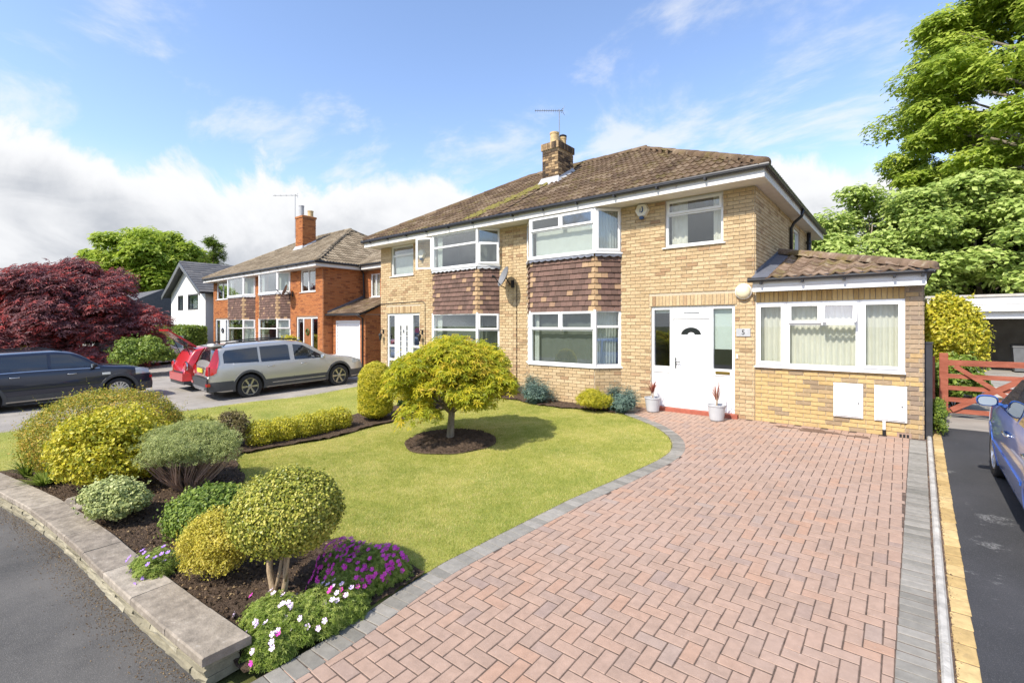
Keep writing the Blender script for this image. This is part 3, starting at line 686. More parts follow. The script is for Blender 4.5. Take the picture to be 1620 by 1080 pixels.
# ------------------------------------------------------------------ windows and doors
FB = .052
def wbox(w): return MB(w)
def curtain(w, u0, u1, z0, z1, v, mat, parent, amp=.022, wl=.11, name='curtain'):
    m = MB(w); n = max(6, int((u1-u0)/.018)); ph = random.random()*6
    rows = [[(u0+(u1-u0)*i/n, v+amp*math.sin(ph+(u0+(u1-u0)*i/n)*6.283/wl+.6*math.sin(i*.23))*(.55+.45*(1-t)), z0+(z1-z0)*t) for i in range(n+1)] for t in (0, .35, .7, 1)]
    m.grid(rows); return m.build(name, mat, parent, smooth=True)
def window(house, w, u0, u1, z0, z1, cols, v0=-.05, sill=.05, room=True, inside=(), label=None, sillw=.05, depth=.06):
    """cols: list of (width fraction, [(height fraction, kind, lean)...] bottom to top); kind f fixed, s sash"""
    win = MB(w); f = FB
    p = empty('window', Vector(w((u0+u1)/2, 0, z0))-woff(house)); p.parent = house
    if label: p['label'] = label
    fr = MB(w); va, vb = v0-depth, v0
    fr.box(u0, u1, va, vb, z0, z0+f); fr.box(u0, u1, va, vb, z1-f, z1); fr.box(u0, u0+f, va, vb, z0+f, z1-f); fr.box(u1-f, u1, va, vb, z0+f, z1-f)
    iu0, iu1, iz0, iz1 = u0+f, u1-f, z0+f, z1-f; tw = sum(c[0] for c in cols); a = iu0
    for ci, (wd, lights) in enumerate(cols):
        b = a+(iu1-iu0)*wd/tw; ca, cb = a+(f*.5 if ci else 0), b-(f*.5 if ci < len(cols)-1 else 0)
        if ci < len(cols)-1: fr.box(b-f*.5, b+f*.5, va+.002, vb-.002, iz0, iz1)
        th = sum(l[0] for l in lights); za = iz0
        for li, lt in enumerate(lights):
            zb_ = za+(iz1-iz0)*lt[0]/th; la, lb = za+(f*.5 if li else 0), zb_-(f*.5 if li < len(lights)-1 else 0)
            if li < len(lights)-1: fr.box(ca, cb, va+.004, vb-.004, zb_-f*.5, zb_+f*.5)
            gu0, gu1, gz0, gz1 = ca, cb, la, lb; lean = lt[2] if len(lt) > 2 else None
            if lt[1] == 's':
                s = .048; e = .018
                if lean:   # open light: top or side hung
                    kind, an = lean
                    if kind == 'top': T = lambda u, v, z, z0_=lb+e, an=an: w(u, v0+.012+(v-v0)*math.cos(an)+(z0_-z)*math.sin(an), z0_-(z0_-z)*math.cos(an)-(v-v0)*0)
                    else:
                        uh = cb+e if kind == 'right' else ca-e; sg = 1 if kind == 'right' else -1
                        T = lambda u, v, z, uh=uh, an=an, sg=sg: w(uh-sg*abs(uh-u)*math.cos(an)+sg*(v-v0)*math.sin(an)*.3, v0+.01+abs(uh-u)*math.sin(an)+(v-v0)*math.cos(an), z)
                else: T = w
                sm = MB(T); va2, vb2 = v0+.001, v0+.026
                sm.box(ca-e, cb+e, va2, vb2, la-e, la-e+s); sm.box(ca-e, cb+e, va2, vb2, lb+e-s, lb+e); sm.box(ca-e, ca-e+s, va2, vb2, la-e+s, lb+e-s); sm.box(cb+e-s, cb+e, va2, vb2, la-e+s, lb+e-s)
                sm.build('sash', 'upvc', p)
                gm = MB(T); gm.box(ca-e+s, cb+e-s, v0+.010, v0+.014, la-e+s, lb+e-s); gm.build('pane', 'glass', p)
            else:
                gm = MB(w); gm.box(gu0, gu1, v0-.034, v0-.030, gz0, gz1); gm.build('pane', 'glass', p)
            za = zb_
        a = b
    fr.build('frame', 'upvc', p)
    if sill:
        sm = MB(w); sm.hexa([(u0-sillw, -.02+v0, z0-.028), (u1+sillw, -.02+v0, z0-.028), (u1+sillw, sill, z0-.030), (u0-sillw, sill, z0-.030), (u0-sillw, -.02+v0, z0-.001), (u1+sillw, -.02+v0, z0-.001), (u1+sillw, sill, z0-.008), (u0-sillw, sill, z0-.008)]); sm.build('sill', 'upvc', p)
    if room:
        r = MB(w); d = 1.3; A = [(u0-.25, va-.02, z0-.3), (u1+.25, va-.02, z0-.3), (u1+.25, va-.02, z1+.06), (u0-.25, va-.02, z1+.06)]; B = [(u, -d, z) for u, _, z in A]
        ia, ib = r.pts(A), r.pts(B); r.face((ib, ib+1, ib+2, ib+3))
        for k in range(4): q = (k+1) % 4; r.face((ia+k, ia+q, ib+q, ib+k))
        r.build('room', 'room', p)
    for it in inside: curtain(w, *it[:5], it[5], p, **(it[6] if len(it) > 6 else {}))
    return p

# ------------------------------------------------------------------ roofs
def tile_mesh(name, wd, ln, mat, rolls=2, amp=.018, th=.012):
    """interlocking tile, exposed face ln long, rolls across; origin at its lower middle, y up the slope"""
    m = MB(); n = 4*rolls; top = []; 
    for i in range(n+1):
        u = i/n; h = amp*(.5-.5*math.cos(u*rolls*2*math.pi))**1.6*1.0; top.append((-wd/2+u*wd, h))
    A = m.pts([(x, 0, h+th) for x, h in top]); B = m.pts([(x, ln*1.08, h) for x, h in top]); C = m.pts([(x, 0, h-.006) for x, h in top])
    for i in range(n): m.face((A+i, A+i+1, B+i+1, B+i)); m.face((C+i, C+i+1, A+i+1, A+i))
    m.face((A, B, C)); m.face((A+n, C+n, B+n))
    me = bpy.data.meshes.new(name); me.from_pydata(m.v, [], m.f); me.materials.append(MATS[mat]); return me
def slope(roof, p0, udir, updir, quad, me, wd, ln, mat, single=0, under='roof_tile', name='roof_tile', skip=None):
    """tiles over a roof plane: p0 origin at the eaves, udir along the eaves, updir up the slope; quad(s) -> (u0,u1) at slope distance s"""
    n = udir.cross(updir).normalized(); M3 = Matrix((udir, updir, n)).transposed()
    it = []; s = 0; r = 0; smax = quad[1]
    while s < smax-.05:
        u0, u1 = quad[0](s); u0b, u1b = quad[0](min(s+ln, smax)); a, b = min(u0, u0b), max(u1, u1b)
        k = math.ceil((a-wd*.35)/wd); 
        while (k+1)*wd < b+wd*.35:
            u = (k+.5)*wd; k += 1
            if skip and skip(u, s): continue
            it.append((u, s))
        s += ln; r += 1
    objs = []
    e = M3.to_euler(); off = woff(roof)
    def K(t): q = p0+udir*t[0]+updir*t[1]; return math.hypot(q.x, q.y)
    it.sort(key=K)
    for u, s in it[:single]:
        q = p0+udir*u+updir*s+n*random.uniform(.002, .008)
        o = link(name, me, roof, q-off); o.rotation_euler = (Matrix.Rotation(random.uniform(-.012, .012), 3, n) @ M3).to_euler()
    rest = [(me, Matrix.Translation(p0+udir*u+updir*s+n*random.uniform(.002, .007)) @ M3.to_4x4()) for u, s in it[single:]]
    if rest: joined('tile_courses', rest, me.materials[0].name, roof)
def ridge_run(roof, a, b, mat, r=.12, ln=.42, single=True, name='ridge_tile'):
    a, b = Vector(a), Vector(b); L_ = (b-a).length; n = max(1, int(L_/ln)); d = (b-a).normalized(); side = d.cross(Vector((0, 0, 1))).normalized(); up = side.cross(d).normalized(); M3 = Matrix((d, -side, up)).transposed()
    m = MB(); sg = 8; ll = L_/n*.985
    P = [[(x, rr*math.cos(math.pi*k/sg), rr*math.sin(math.pi*k/sg)-.05) for k in range(sg+1)] for x, rr in ((0, r*1.03), (ll, r*.98))]
    m.grid(P); i0 = m.pts([(0, 0, -.05)]); 
    for k in range(sg): m.face((k+1, k, i0))
    me = bpy.data.meshes.new(name); me.from_pydata(m.v, [], m.f); me.materials.append(MATS[mat])
    me.polygons.foreach_set('use_smooth', [True]*len(me.polygons)); off = woff(roof)
    for i in range(n):
        q = a+d*(L_/n*i)+up*random.uniform(-.006, .006); o = link(name, me, roof, q-off); o.rotation_euler = M3.to_euler()

EAVE, ESIDE, SOFF, FTOP, PITCH = .5, .26, 4.46, 4.64, .5775
def hip_roof(house_l, house_r, xl, xr, yf, dpt, xp, tmat, tmat_name, single_r, single_l, right_single=0, chimney=None):
    """roof over a pair of houses, parted on the party line xp; each house carries its half"""
    d = dpt/2+EAVE; z0 = FTOP+.02; X0, X1, Y0 = xl-ESIDE, xr+ESIDE, yf-EAVE; zt = z0+d*PITCH; up = Vector((0, math.cos(math.atan(PITCH)), math.sin(math.atan(PITCH)))); sl = d/up.y
    roofs = []
    for h, a, b in ((house_l, X0, xp), (house_r, xp, X1)):
        m = MB(); Yr = Y0+d; Y1 = Y0+2*d
        if h is house_r:
            P = [(xp, Y0, z0), (X1, Y0, z0), (X1-d, Yr, zt), (xp, Yr, zt), (X1, Y1, z0), (xp, Y1, z0)]; F = [(0, 1, 2, 3), (1, 4, 2), (4, 5, 3, 2), (0, 5, 4, 1)]
        else:
            P = [(X0, Y0, z0), (xp, Y0, z0), (xp, Yr, zt), (X0+d, Yr, zt), (xp, Y1, z0), (X0, Y1, z0)]; F = [(0, 1, 2, 3), (5, 0, 3), (4, 5, 3, 2), (0, 5, 4, 1)]
        P = [(x, y, z-.012) for x, y, z in P]
        for f in F: m.poly([P[i] for i in f])
        r = m.build('roof', 'dark_plastic', h); roofs.append(r)
        wd = .30; ln = .32; me = tile_mesh('roof_tile', wd, ln, tmat, 2, .034, .030)
        if h is house_r:
            slope(r, Vector((xp, Y0-.03, z0-.01)), Vector((1, 0, 0)), up, (lambda s: (0, X1-xp-s*up.y), sl), me, wd, ln, tmat, single_r, skip=chimney)
            us = Vector((-up.y, 0, up.z)); slope(r, Vector((X1+.03, Y0, z0-.01)), Vector((0, 1, 0)), us, (lambda s: (s*up.y, 2*d-s*up.y), sl), me, wd, ln, tmat, right_single)
            ridge_run(r, (X1+.02, Y0-.02, z0+.05), (X1-d, Yr, zt+.05), tmat, name='hip_tile'); ridge_run(r, (X1-d+.1, Yr, zt+.05), (xp, Yr, zt+.05), tmat)
            ridge_run(r, (X1, Y1, z0+.05), (X1-d, Yr, zt+.05), tmat, name='hip_tile')
        else:
            slope(r, Vector((X0, Y0-.03, z0-.01)), Vector((1, 0, 0)), up, (lambda s: (s*up.y, xp-X0), sl), me, wd, ln, tmat, single_l, skip=chimney)
            ridge_run(r, (X0-.02, Y0-.02, z0+.05), (X0+d, Yr, zt+.05), tmat, name='hip_tile'); ridge_run(r, (X0+d-.1, Yr, zt+.05), (xp, Yr, zt+.05), tmat)
        # eaves: soffit, fascia, gutter with brackets
        so = MB(); fa = MB(); 
        if h is house_r:
            so.box(xp, X1-.02, Y0+.02, yf+.1, SOFF-.012, SOFF); so.box(xr-.1, X1-.02, yf+.102, Y1-.02, SOFF-.012, SOFF)
            fa.box(xp, X1, Y0, Y0+.02, SOFF-.02, FTOP); fa.box(X1-.02, X1, Y0+.021, Y1, SOFF-.02, FTOP)
            gp = [(xp, Y0-.055, FTOP-.015), (X1+.055, Y0-.055, FTOP-.015), (X1+.055, Y1, FTOP-.015)]
        else:
            so.box(X0+.02, xp, Y0+.02, yf+.1, SOFF-.012, SOFF); so.box(X0+.02, xl+.1, yf+.102, Y1-.02, SOFF-.012, SOFF)
            fa.box(X0, xp, Y0, Y0+.02, SOFF-.02, FTOP); fa.box(X0, X0+.02, Y0+.021, Y1, SOFF-.02, FTOP)
            gp = [(X0-.055, Y1, FTOP-.015), (X0-.055, Y0-.055, FTOP-.015), (xp, Y0-.055, FTOP-.015)]
        so.build('soffit', 'soffit_paint', h); fa.build('fascia', 'fascia_paint', h)
        g = MB(); g.tube(gp, .05, 10); go = g.build('gutter', 'gutter_black', h, smooth=False)
        x = a+.4
        while x < b-.2:
            bk = MB(); bk.box(x-.02, x+.02, Y0-.10, Y0-.002, FTOP-.085, FTOP-.045); bk.build('bracket', 'gutter_black', go); x += .95
    return roofs, d, zt

# ------------------------------------------------------------------ a canted bay with hung tiles
def bay(house, wl, wr, yf, p, dx, brickmat, mort, left_open=None, simple=False, mirror=False, pale_lead=False, near=True, front_lights=None):
    """wl, wr: where the bay meets the wall; p projection; dx cant"""
    fl, fr_ = wl+dx, wr-dx; yb = yf-p; cl = math.hypot(dx, p); ca = math.atan2(p, dx)
    WF = Wall(fl, yb, 0); WL_ = Wall(wl, yf, -ca); WR = Wall(fr_, yb, ca); F = fr_-fl
    zb = [(-.3, .86), (.87, 2.15), (2.15, 3.36), (3.44, 4.445)]
    # brick base
    m = MB(); m.hexa([(wl, yf, -.4), (fl, yb, -.4), (fr_, yb, -.4), (wr, yf, -.4), (wl, yf, .84), (fl, yb, .84), (fr_, yb, .84), (wr, yf, .84)])
    base = m.build('bay_base', mort, house)
    items = []
    for w, ln in ((WF, F), (WL_, cl), (WR, cl)): items += [(w, *b, brickmat) for b in lay(w, 0, ln, -.3, .82, [])]
    put_bricks(base, items, 0)
    # tile hung panel
    m = MB(); ii = .05; m.hexa([(wl+.02, yf, 2.15), (fl+ii*.4, yb+ii, 2.15), (fr_-ii*.4, yb+ii, 2.15), (wr-.02, yf, 2.15), (wl+.02, yf, 3.42), (fl+ii*.4, yb+ii, 3.42), (fr_-ii*.4, yb+ii, 3.42), (wr-.02, yf, 3.42)])
    pan = m.build('tile_hung_panel', 'dark_plastic', house)
    rows = 10; eh = (3.37-2.12)/rows; tw = .165; off = woff(pan); js = []
    def tl(mat, wdt):
        k = ('ht', mat, round(wdt, 3))
        if k not in BRK:
            q = MB(); a = wdt/2-.0025; q.hexa([(-a, -.002, 0), (a, -.002, 0), (a, .014, 0), (-a, .014, 0), (-a, .028, eh*1.15), (a, .028, eh*1.15), (a, .04, eh*1.15), (-a, .04, eh*1.15)])
            me = bpy.data.meshes.new('hung_tile'); me.from_pydata(q.v, [], q.f); me.materials.append(MATS[mat]); BRK[k] = me
        return BRK[k]
    for r in range(rows):
        z = 2.12+r*eh; 
        for w, ln, which in ((WF, F, 'f'), (WL_, cl, 'l'), (WR, cl, 'r')):
            n = max(1, round(ln/tw)); t = ln/n; sh = (t/2 if r % 2 else 0); us = []
            u = -sh
            while u < ln-.01:
                a, b = max(0, u), min(ln, u+t); u += t
                if b-a > .03: us.append((a, b))
            for k, (a, b) in enumerate(us):
                endt = (k == len(us)-1 and which in 'f') or (k == 0 and which == 'r') or (k == 0 and which in 'fl') and r % 2
                mat = 'hung_tile_buff' if endt and (which != 'l') else 'hung_tile'
                x, y, zz = w((a+b)/2, .012+random.uniform(-.002, .003), z+random.uniform(-.002, .002)); rot = (random.uniform(-.02, .02), random.uniform(-.008, .008), w.a)
                if near: link('hung_tile', tl(mat, b-a), pan, (x-off.x, y-off.y, zz-off.z), rot)
                else: js.append((mat, tl(mat, b-a), TRS((x, y, zz), rot)))
    for mat in {j[0] for j in js}: joined('tile_courses', [(j[1], j[2]) for j in js if j[0] == mat], mat, pan)
    # lead apron with scalloped edge
    lead = MB(); 
    for w, ln in ((WL_, cl), (WF, F), (WR, cl)):
        lead.T = w; n = max(3, int(ln/.045)); ed = [(ln*i/n, 3.335+(.022 if (i//2) % 2 else -.004)*(1 if i % 2 else .4)+random.uniform(-.006, .006)) for i in range(n+1)]
        for i in range(n): lead.poly([(ed[i][0], .05, ed[i][1]), (ed[i+1][0], .05, ed[i+1][1]), (ed[i+1][0], .03, 3.435), (ed[i][0], .03, 3.435)])
    lead.build('lead_apron', 'lead_pale' if pale_lead else 'lead', house)
    # the two storeys of glazing
    def fcols(top):
        if front_lights: return front_lights(top)
        return [(1, [(.68, 'f'), (.32, 's')]), (1, [(.68, 'f'), (.32, 's')])]
    for (a, b, top) in ((.87, 2.15, False), (3.44, 4.445, True)):
        zc = 1.55 if not top else 3.9
        win = empty('bay_window', Vector(((wl+wr)/2, yb, a))-woff(house)); win.parent = house
        yield_parts.append((win, WF, WL_, WR, F, cl, a, b, top))
        bay_glazing(win, WF, WL_, WR, F, cl, a, b, top, simple, left_open, mirror)
        # sill following the bay
        s = MB(); o = .05; t_ = .022
        P = [(wl-.06, yf-.002), (fl-o*.5, yb-o), (fr_+o*.5, yb-o), (wr+.06, yf-.002)]
        n0 = s.pts([(x, y, a-.035) for x, y in P]); n1 = s.pts([(x, y, a-.004) for x, y in P])
        s.face((n0+3, n0+2, n0+1, n0)); s.face((n1, n1+1, n1+2, n1+3))
        for k in range(4): q = (k+1) % 4; s.face((n0+k, n0+q, n1+q, n1+k))
        s.build('sill', 'upvc', win)
        if not top:   # head board under the tiles
            s = MB(); P = [(wl, yf-.002), (fl, yb), (fr_, yb), (wr, yf-.002)]; n0 = s.pts([(x, y, b-.0) for x, y in P]); n1 = s.pts([(x, y, b+.02) for x, y in P]); s.face((n0+3, n0+2, n0+1, n0)); s.face((n1, n1+1, n1+2, n1+3))
            for k in range(4): q = (k+1) % 4; s.face((n0+k, n0+q, n1+q, n1+k))
            s.build('head_board', 'upvc', win)
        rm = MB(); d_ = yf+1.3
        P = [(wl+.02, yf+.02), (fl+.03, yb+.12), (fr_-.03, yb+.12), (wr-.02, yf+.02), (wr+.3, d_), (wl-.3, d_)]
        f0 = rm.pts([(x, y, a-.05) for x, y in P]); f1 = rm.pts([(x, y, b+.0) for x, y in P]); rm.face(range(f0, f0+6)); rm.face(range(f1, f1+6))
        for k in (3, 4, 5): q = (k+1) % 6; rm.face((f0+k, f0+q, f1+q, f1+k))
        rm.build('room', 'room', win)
yield_parts = []
def light_frame(w, u0, u1, z0, z1, cols, p, v0=0.):
    """frame, sashes and panes of one face of a bay, as sub-parts of the window p"""
    fr = MB(w); f = FB; va, vb = v0-.06, v0
    fr.box(u0, u1, va, vb, z0, z0+f); fr.box(u0, u1, va, vb, z1-f, z1); fr.box(u0, u0+f, va, vb, z0+f, z1-f); fr.box(u1-f, u1, va, vb, z0+f, z1-f)
    iu0, iu1, iz0, iz1 = u0+f, u1-f, z0+f, z1-f; tw = sum(c[0] for c in cols); a = iu0
    # lower lights may span several columns: a column tuple (w, lights) with lights bottom to top
    for ci, (wd, lights) in enumerate(cols):
        b = a+(iu1-iu0)*wd/tw; ca, cb = a+(f*.5 if ci else 0), b-(f*.5 if ci < len(cols)-1 else 0); th = sum(l[0] for l in lights); za = iz0
        for li, lt in enumerate(lights):
            zb_ = za+(iz1-iz0)*lt[0]/th; la, lb = za+(f*.5 if li else 0), zb_-(f*.5 if li < len(lights)-1 else 0)
            if li < len(lights)-1 and not (ci and lt[1] == 'm'): fr.box(iu0 if lt[1] == 'm' else ca, iu1 if lt[1] == 'm' else cb, va+.004, vb-.004, zb_-f*.5, zb_+f*.5)
            if ci < len(cols)-1 and lt[1] != 'm': fr.box(b-f*.5, b+f*.5, va+.002, vb-.002, za, zb_)
            if lt[1] == 's':
                s, e = .048, .018; lean = lt[2] if len(lt) > 2 else None
                if lean:
                    kind, an = lean
                    if kind == 'top': T = lambda u, v, z, zh=lb+e, an=an: w(u, v0+.01+(zh-z)*math.sin(an)+(v-v0)*math.cos(an), zh-(zh-z)*math.cos(an))
                    uh = cb+e if kind == 'right' else ca-e; sg = 1 if kind == 'right' else -1
                    if kind != 'top': T = lambda u, v, z, uh=uh, an=an, sg=sg: w(uh-sg*abs(uh-u)*math.cos(an), v0+.01+abs(uh-u)*math.sin(an)+(v-v0), z)
                else: T = w
                sm = MB(T); va2, vb2 = v0+.001, v0+.026
                sm.box(ca-e, cb+e, va2, vb2, la-e, la-e+s); sm.box(ca-e, cb+e, va2, vb2, lb+e-s, lb+e); sm.box(ca-e, ca-e+s, va2, vb2, la-e+s, lb+e-s); sm.box(cb+e-s, cb+e, va2, vb2, la-e+s, lb+e-s)
                sm.build('sash', 'upvc', p); gm = MB(T); gm.box(ca-e+s, cb+e-s, v0+.010, v0+.014, la-e+s, lb+e-s); gm.build('pane', 'glass', p)
            elif lt[1] == 'm':
                if ci == 0: gm = MB(w); gm.box(iu0, iu1, v0-.034, v0-.030, la, lb); gm.build('pane', 'glass', p)
            else: gm = MB(w); gm.box(ca, cb, v0-.034, v0-.030, la, lb); gm.build('pane', 'glass', p)
            za = zb_
        a = b
    fr.build('frame', 'upvc', p)
def bay_glazing(win, WF, WL_, WR, F, cl, a, b, top, style, left_open, mirror):
    if style == 'right':      # our house: two top lights over one wide pane; sashes in the cants
        fc = [(1, [(.66, 'm'), (.34, 's')]), (1, [(.66, 'm'), (.34, 's')])]
        rc = [(1, [(1, 's')])] if top else [(1, [(.72, 'f'), (.28, 'f')])]; lc = rc
    elif style == 'left':
        fc = [(1, [(.64, 'f'), (.36, 'f')])]
        rc = [(1, [(.62, 's', ('left', .22)), (.38, 'f')])] if top else [(1, [(.64, 'f'), (.36, 's')])]
        lc = [(1, [(1, 's', ('right', 1.15))])] if top else [(1, [(1, 'f')])]
    else:
        fc = [(1, [(1, 'f')])] if top else [(1, [(.62, 'f'), (.38, 'f')])]
        rc = [(1, [(1, 's')])] if top else [(1, [(.62, 'f'), (.38, 's')])]; lc = [(1, [(1, 'f')])]
    light_frame(WF, 0, F, a, b, fc, win); light_frame(WL_, .0, cl-.002, a, b, lc, win); light_frame(WR, .002, cl, a, b, rc, win)
    # corner posts, curtains and blinds inside
    for w, u in ((WF, 0), (WF, F)):
        m = MB(); x, y, z = w(u, -.012, a); m.tube([(x, y, a), (x, y, b)], .034, 10); m.build('corner_post', 'upvc', win)
    if style == 'right':
        curtain(WF, .06, F-.06, a+.05, b-.05, -.18, 'blind_grey', win, .014, .30, 'blind') if not top else curtain(WF, .06, F-.06, a+.05, b-.3, -.16, 'curtain_sheer', win, .006, .3, 'blind')
        curtain(WR, .02, cl-.02, a+.05, b-.03, -.2, 'curtain_sheer', win, .02, .07)
        if not top: curtain(WF, .05, .2, a+.05, b-.03, -.12, 'curtain_sheer', win, .02, .07)
    elif style == 'left':
        curtain(WF, .05, .28, a+.05, b-.03, -.14, 'curtain_sheer', win, .02, .08); curtain(WR, .1, cl-.02, a+.05, b-.03, -.3, 'blind_grey', win, .01, .2, 'blind')
        if not top: curtain(WF, .06, F-.06, a+.05, b-.05, -.3, 'blind_grey', win, .004, .4, 'blind')
    else:
        curtain(WF, .05, .3, a+.05, b-.03, -.14, 'curtain_sheer', win, .02, .08); curtain(WR, .02, cl-.02, a+.05, b-.03, -.2, 'curtain_sheer', win, .01, .2)
# ------------------------------------------------------------------ the yellow brick pair in the middle of the picture
XL, XR, YF, DP, XP = -13.95, -2.16, 9.9, 7.14, -8.055
PCT = {}
hr = empty('brick_house', (-5.1, 9.9, 0), label='yellow brick semi-detached house with white front door and side extension', cat='house')
hl = empty('brick_house', (-11., 9.9, 0), label='yellow brick semi-detached house with chimney, half hidden by the yellow maple', cat='house')
def chim_skip(x0, x1, s0, s1, base): return lambda u, s: x0-.02 < base+u < x1+.02 and s0 < s < s1
CH = (-8.44, -7.87, 11.76, 12.60)
_k = math.cos(math.atan(PITCH))
def skip_main(u, s): X = (XL-EAVE)+u; Y = YF-EAVE+s*_k; return CH[0]-.12 < X < CH[1]+.12 and CH[2]-.25 < Y < CH[3]+.02
def skip_r(u, s): X = XP+u; Y = YF-EAVE+s*_k; return X < CH[1]+.12 and CH[2]-.25 < Y < CH[3]+.02
# (each half gets its own skip test)
def roof_pair():
    global ZTOP
    hold = {'l': skip_main, 'r': skip_r}
    def sk(u, s): return False
    return hip_roof(hl, hr, XL, XR, YF, DP, XP, 'roof_tile', 'roof_tile', 300, 300, 0, None)
roof_pair()
# moss lies thick on the tiles below the chimney
def moss():
    P = []; up = math.atan(PITCH)
    for k in range(420):
        t = RNG.random(); X = -9.3+1.0*t+RNG.normal(0, .16); Y = 9.6+2.2*t+RNG.normal(0, .12)
        P.append((X, Y, FTOP+.088+(Y-(YF-EAVE))*PITCH))
    return np.array(P)
mo = moss(); mv = []; mf = []
for q, p in enumerate(mo):
    s = .02+.045*RNG.random()**2; n0 = len(mv)
    mv += [(p[0]+s*1.4*math.cos(a)*RNG.uniform(.7, 1.2), p[1]+s*math.sin(a)*RNG.uniform(.7, 1.2), p[2]+s*math.sin(a)*PITCH) for a in np.linspace(0, 6.283, 7)[:-1]]+[(p[0], p[1], p[2]+s*.55)]
    mf += [(n0+a, n0+(a+1) % 6, n0+6) for a in range(6)]
plain('moss', (.17, .145, .03), 1, .35, 14, bump=.8)
mb_ = MB(); mb_.v = mv; mb_.f = mf; mb_.mi = [0]*len(mf); mo_ = mb_.build('moss', 'moss', hl, smooth=True, kind='stuff')

def shell(house, walls, mat):
    """walls: (Wall, u0, u1, z0, z1, holes)"""
    m = MB()
    for w, a, b, c, d, hs in walls: mortar(m, w, a, b, c, d, hs)
    return m.build('wall', mat, house)
EPS = .002
WFR = Wall(XP, YF, 0)
def U(x): return x-XP
bayR = (-7.57, -4.92); bayL = (2*XP+4.92, 2*XP+7.57)
holesR = [(U(bayR[0])+.03, U(bayR[1])-.03, .86, 2.16), (U(bayR[0])+.03, U(bayR[1])-.03, 3.43, SOFF-.005), (U(-4.21), U(-2.52), -.02, 2.2), (U(-3.9), U(-2.73), 3.44, 4.44)]
solR = [(U(-4.25), U(-2.48), 2.2, 2.425)]
WE = Wall(XR, YF, 0)
holesE = [(.02, 2.19, 1.05, 2.22)]
WS = Wall(XR, YF, math.pi/2)
holesS = [(4.05, 5.0, 3.35, 4.3)]
WES = Wall(.25, YF, math.pi/2)
WB = Wall(XR, YF+DP, math.pi)
wr_ = shell(hr, [(WFR, EPS, U(XR)-EPS, -.4, SOFF-.002, holesR), (WE, EPS, 2.41, -.4, 2.43, holesE), (WS, .241, DP, 2.0, SOFF-.002, holesS), (WES, .241, 6.5, -.4, 2.6, []), (WB, .241, 5.9, -.4, SOFF-.002, [])], 'mortar_buff')
items = [(WFR, *b, 'brick_buff') for b in lay(WFR, 0, U(XR), -.15, SOFF-.01, [(U(bayR[0]), U(bayR[1]), -1, 5)]+holesR, solR)]
items += [(WE, *b, 'brick_soldier' if b[1] > 2.2 else 'brick_golden') for b in lay(WE, 0, 2.19, -.15, 2.43, holesE, [(.02, 2.19, 2.22, 2.42)])]
items += [(WE, *b, 'brick_greyish' if b[1] > 1.0 or random.random() < .55 else 'brick_golden') for b in lay(WE, 2.19, 2.41, -.15, 2.43, [])]
items += [(WS, *b, 'brick_buff') for b in lay(WS, 0, DP, 2.25, SOFF-.01, holesS)]
items += [(WES, *b, 'brick_greyish') for b in lay(WES, 0, 6.5, -.15, 2.6, [])]
put_bricks(wr_, items, 300)
bay(hr, bayR[0], bayR[1], YF, .45, .42, 'brick_buff', 'mortar_buff', simple='right', near=True)
window(hr, WFR, U(-3.9), U(-2.73), 3.44, 4.44, [(1, [(.70, 'f'), (.30, 's')])], inside=[(U(-3.84), U(-3.5), 3.5, 4.42, -.22, 'curtain_cream'), (U(-2.98), U(-2.79), 3.5, 4.42, -.22, 'curtain_cream')], v0=-.045)
window(hr, WS, 4.05, 5.0, 3.35, 4.3, [(1, [(1, 's')]), (1, [(1, 'f')])], v0=-.03)
ew = empty('extension_window', Vector(WE(1.1, 0, 1.05))-woff(hr)); ew.parent = hr
light_frame(WE, .02, .52, 1.05, 2.22, [(1, [(1, 's')])], ew, .012); light_frame(WE, .522, 1.60, 1.05, 2.22, [(1, [(.68, 'm'), (.32, 's')]), (1, [(.68, 'm'), (.32, 's', ('top', .36))])], ew, .012); light_frame(WE, 1.602, 2.19, 1.05, 2.22, [(1, [(1, 's')])], ew, .012)
es = MB(WE); es.hexa([(.0, -.05, 1.015), (2.2, -.05, 1.015), (2.2, .065, 1.012), (.0, .065, 1.012), (.0, -.05, 1.048), (2.2, -.05, 1.048), (2.2, .065, 1.04), (.0, .065, 1.04)]); es.build('sill', 'upvc', ew)
curtain(WE, .06, 2.15, 1.08, 2.2, -.15, 'curtain_cream', ew, .03, .085)
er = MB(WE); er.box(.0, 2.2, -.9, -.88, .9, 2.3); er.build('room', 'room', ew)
for a_, b_ in ((.62, .92), (1.16, 1.42)): tv = MB(WE); tv.box(a_, b_, .03, .045, 2.135, 2.148); tv.build('trickle_vent', 'lead_pale', ew)
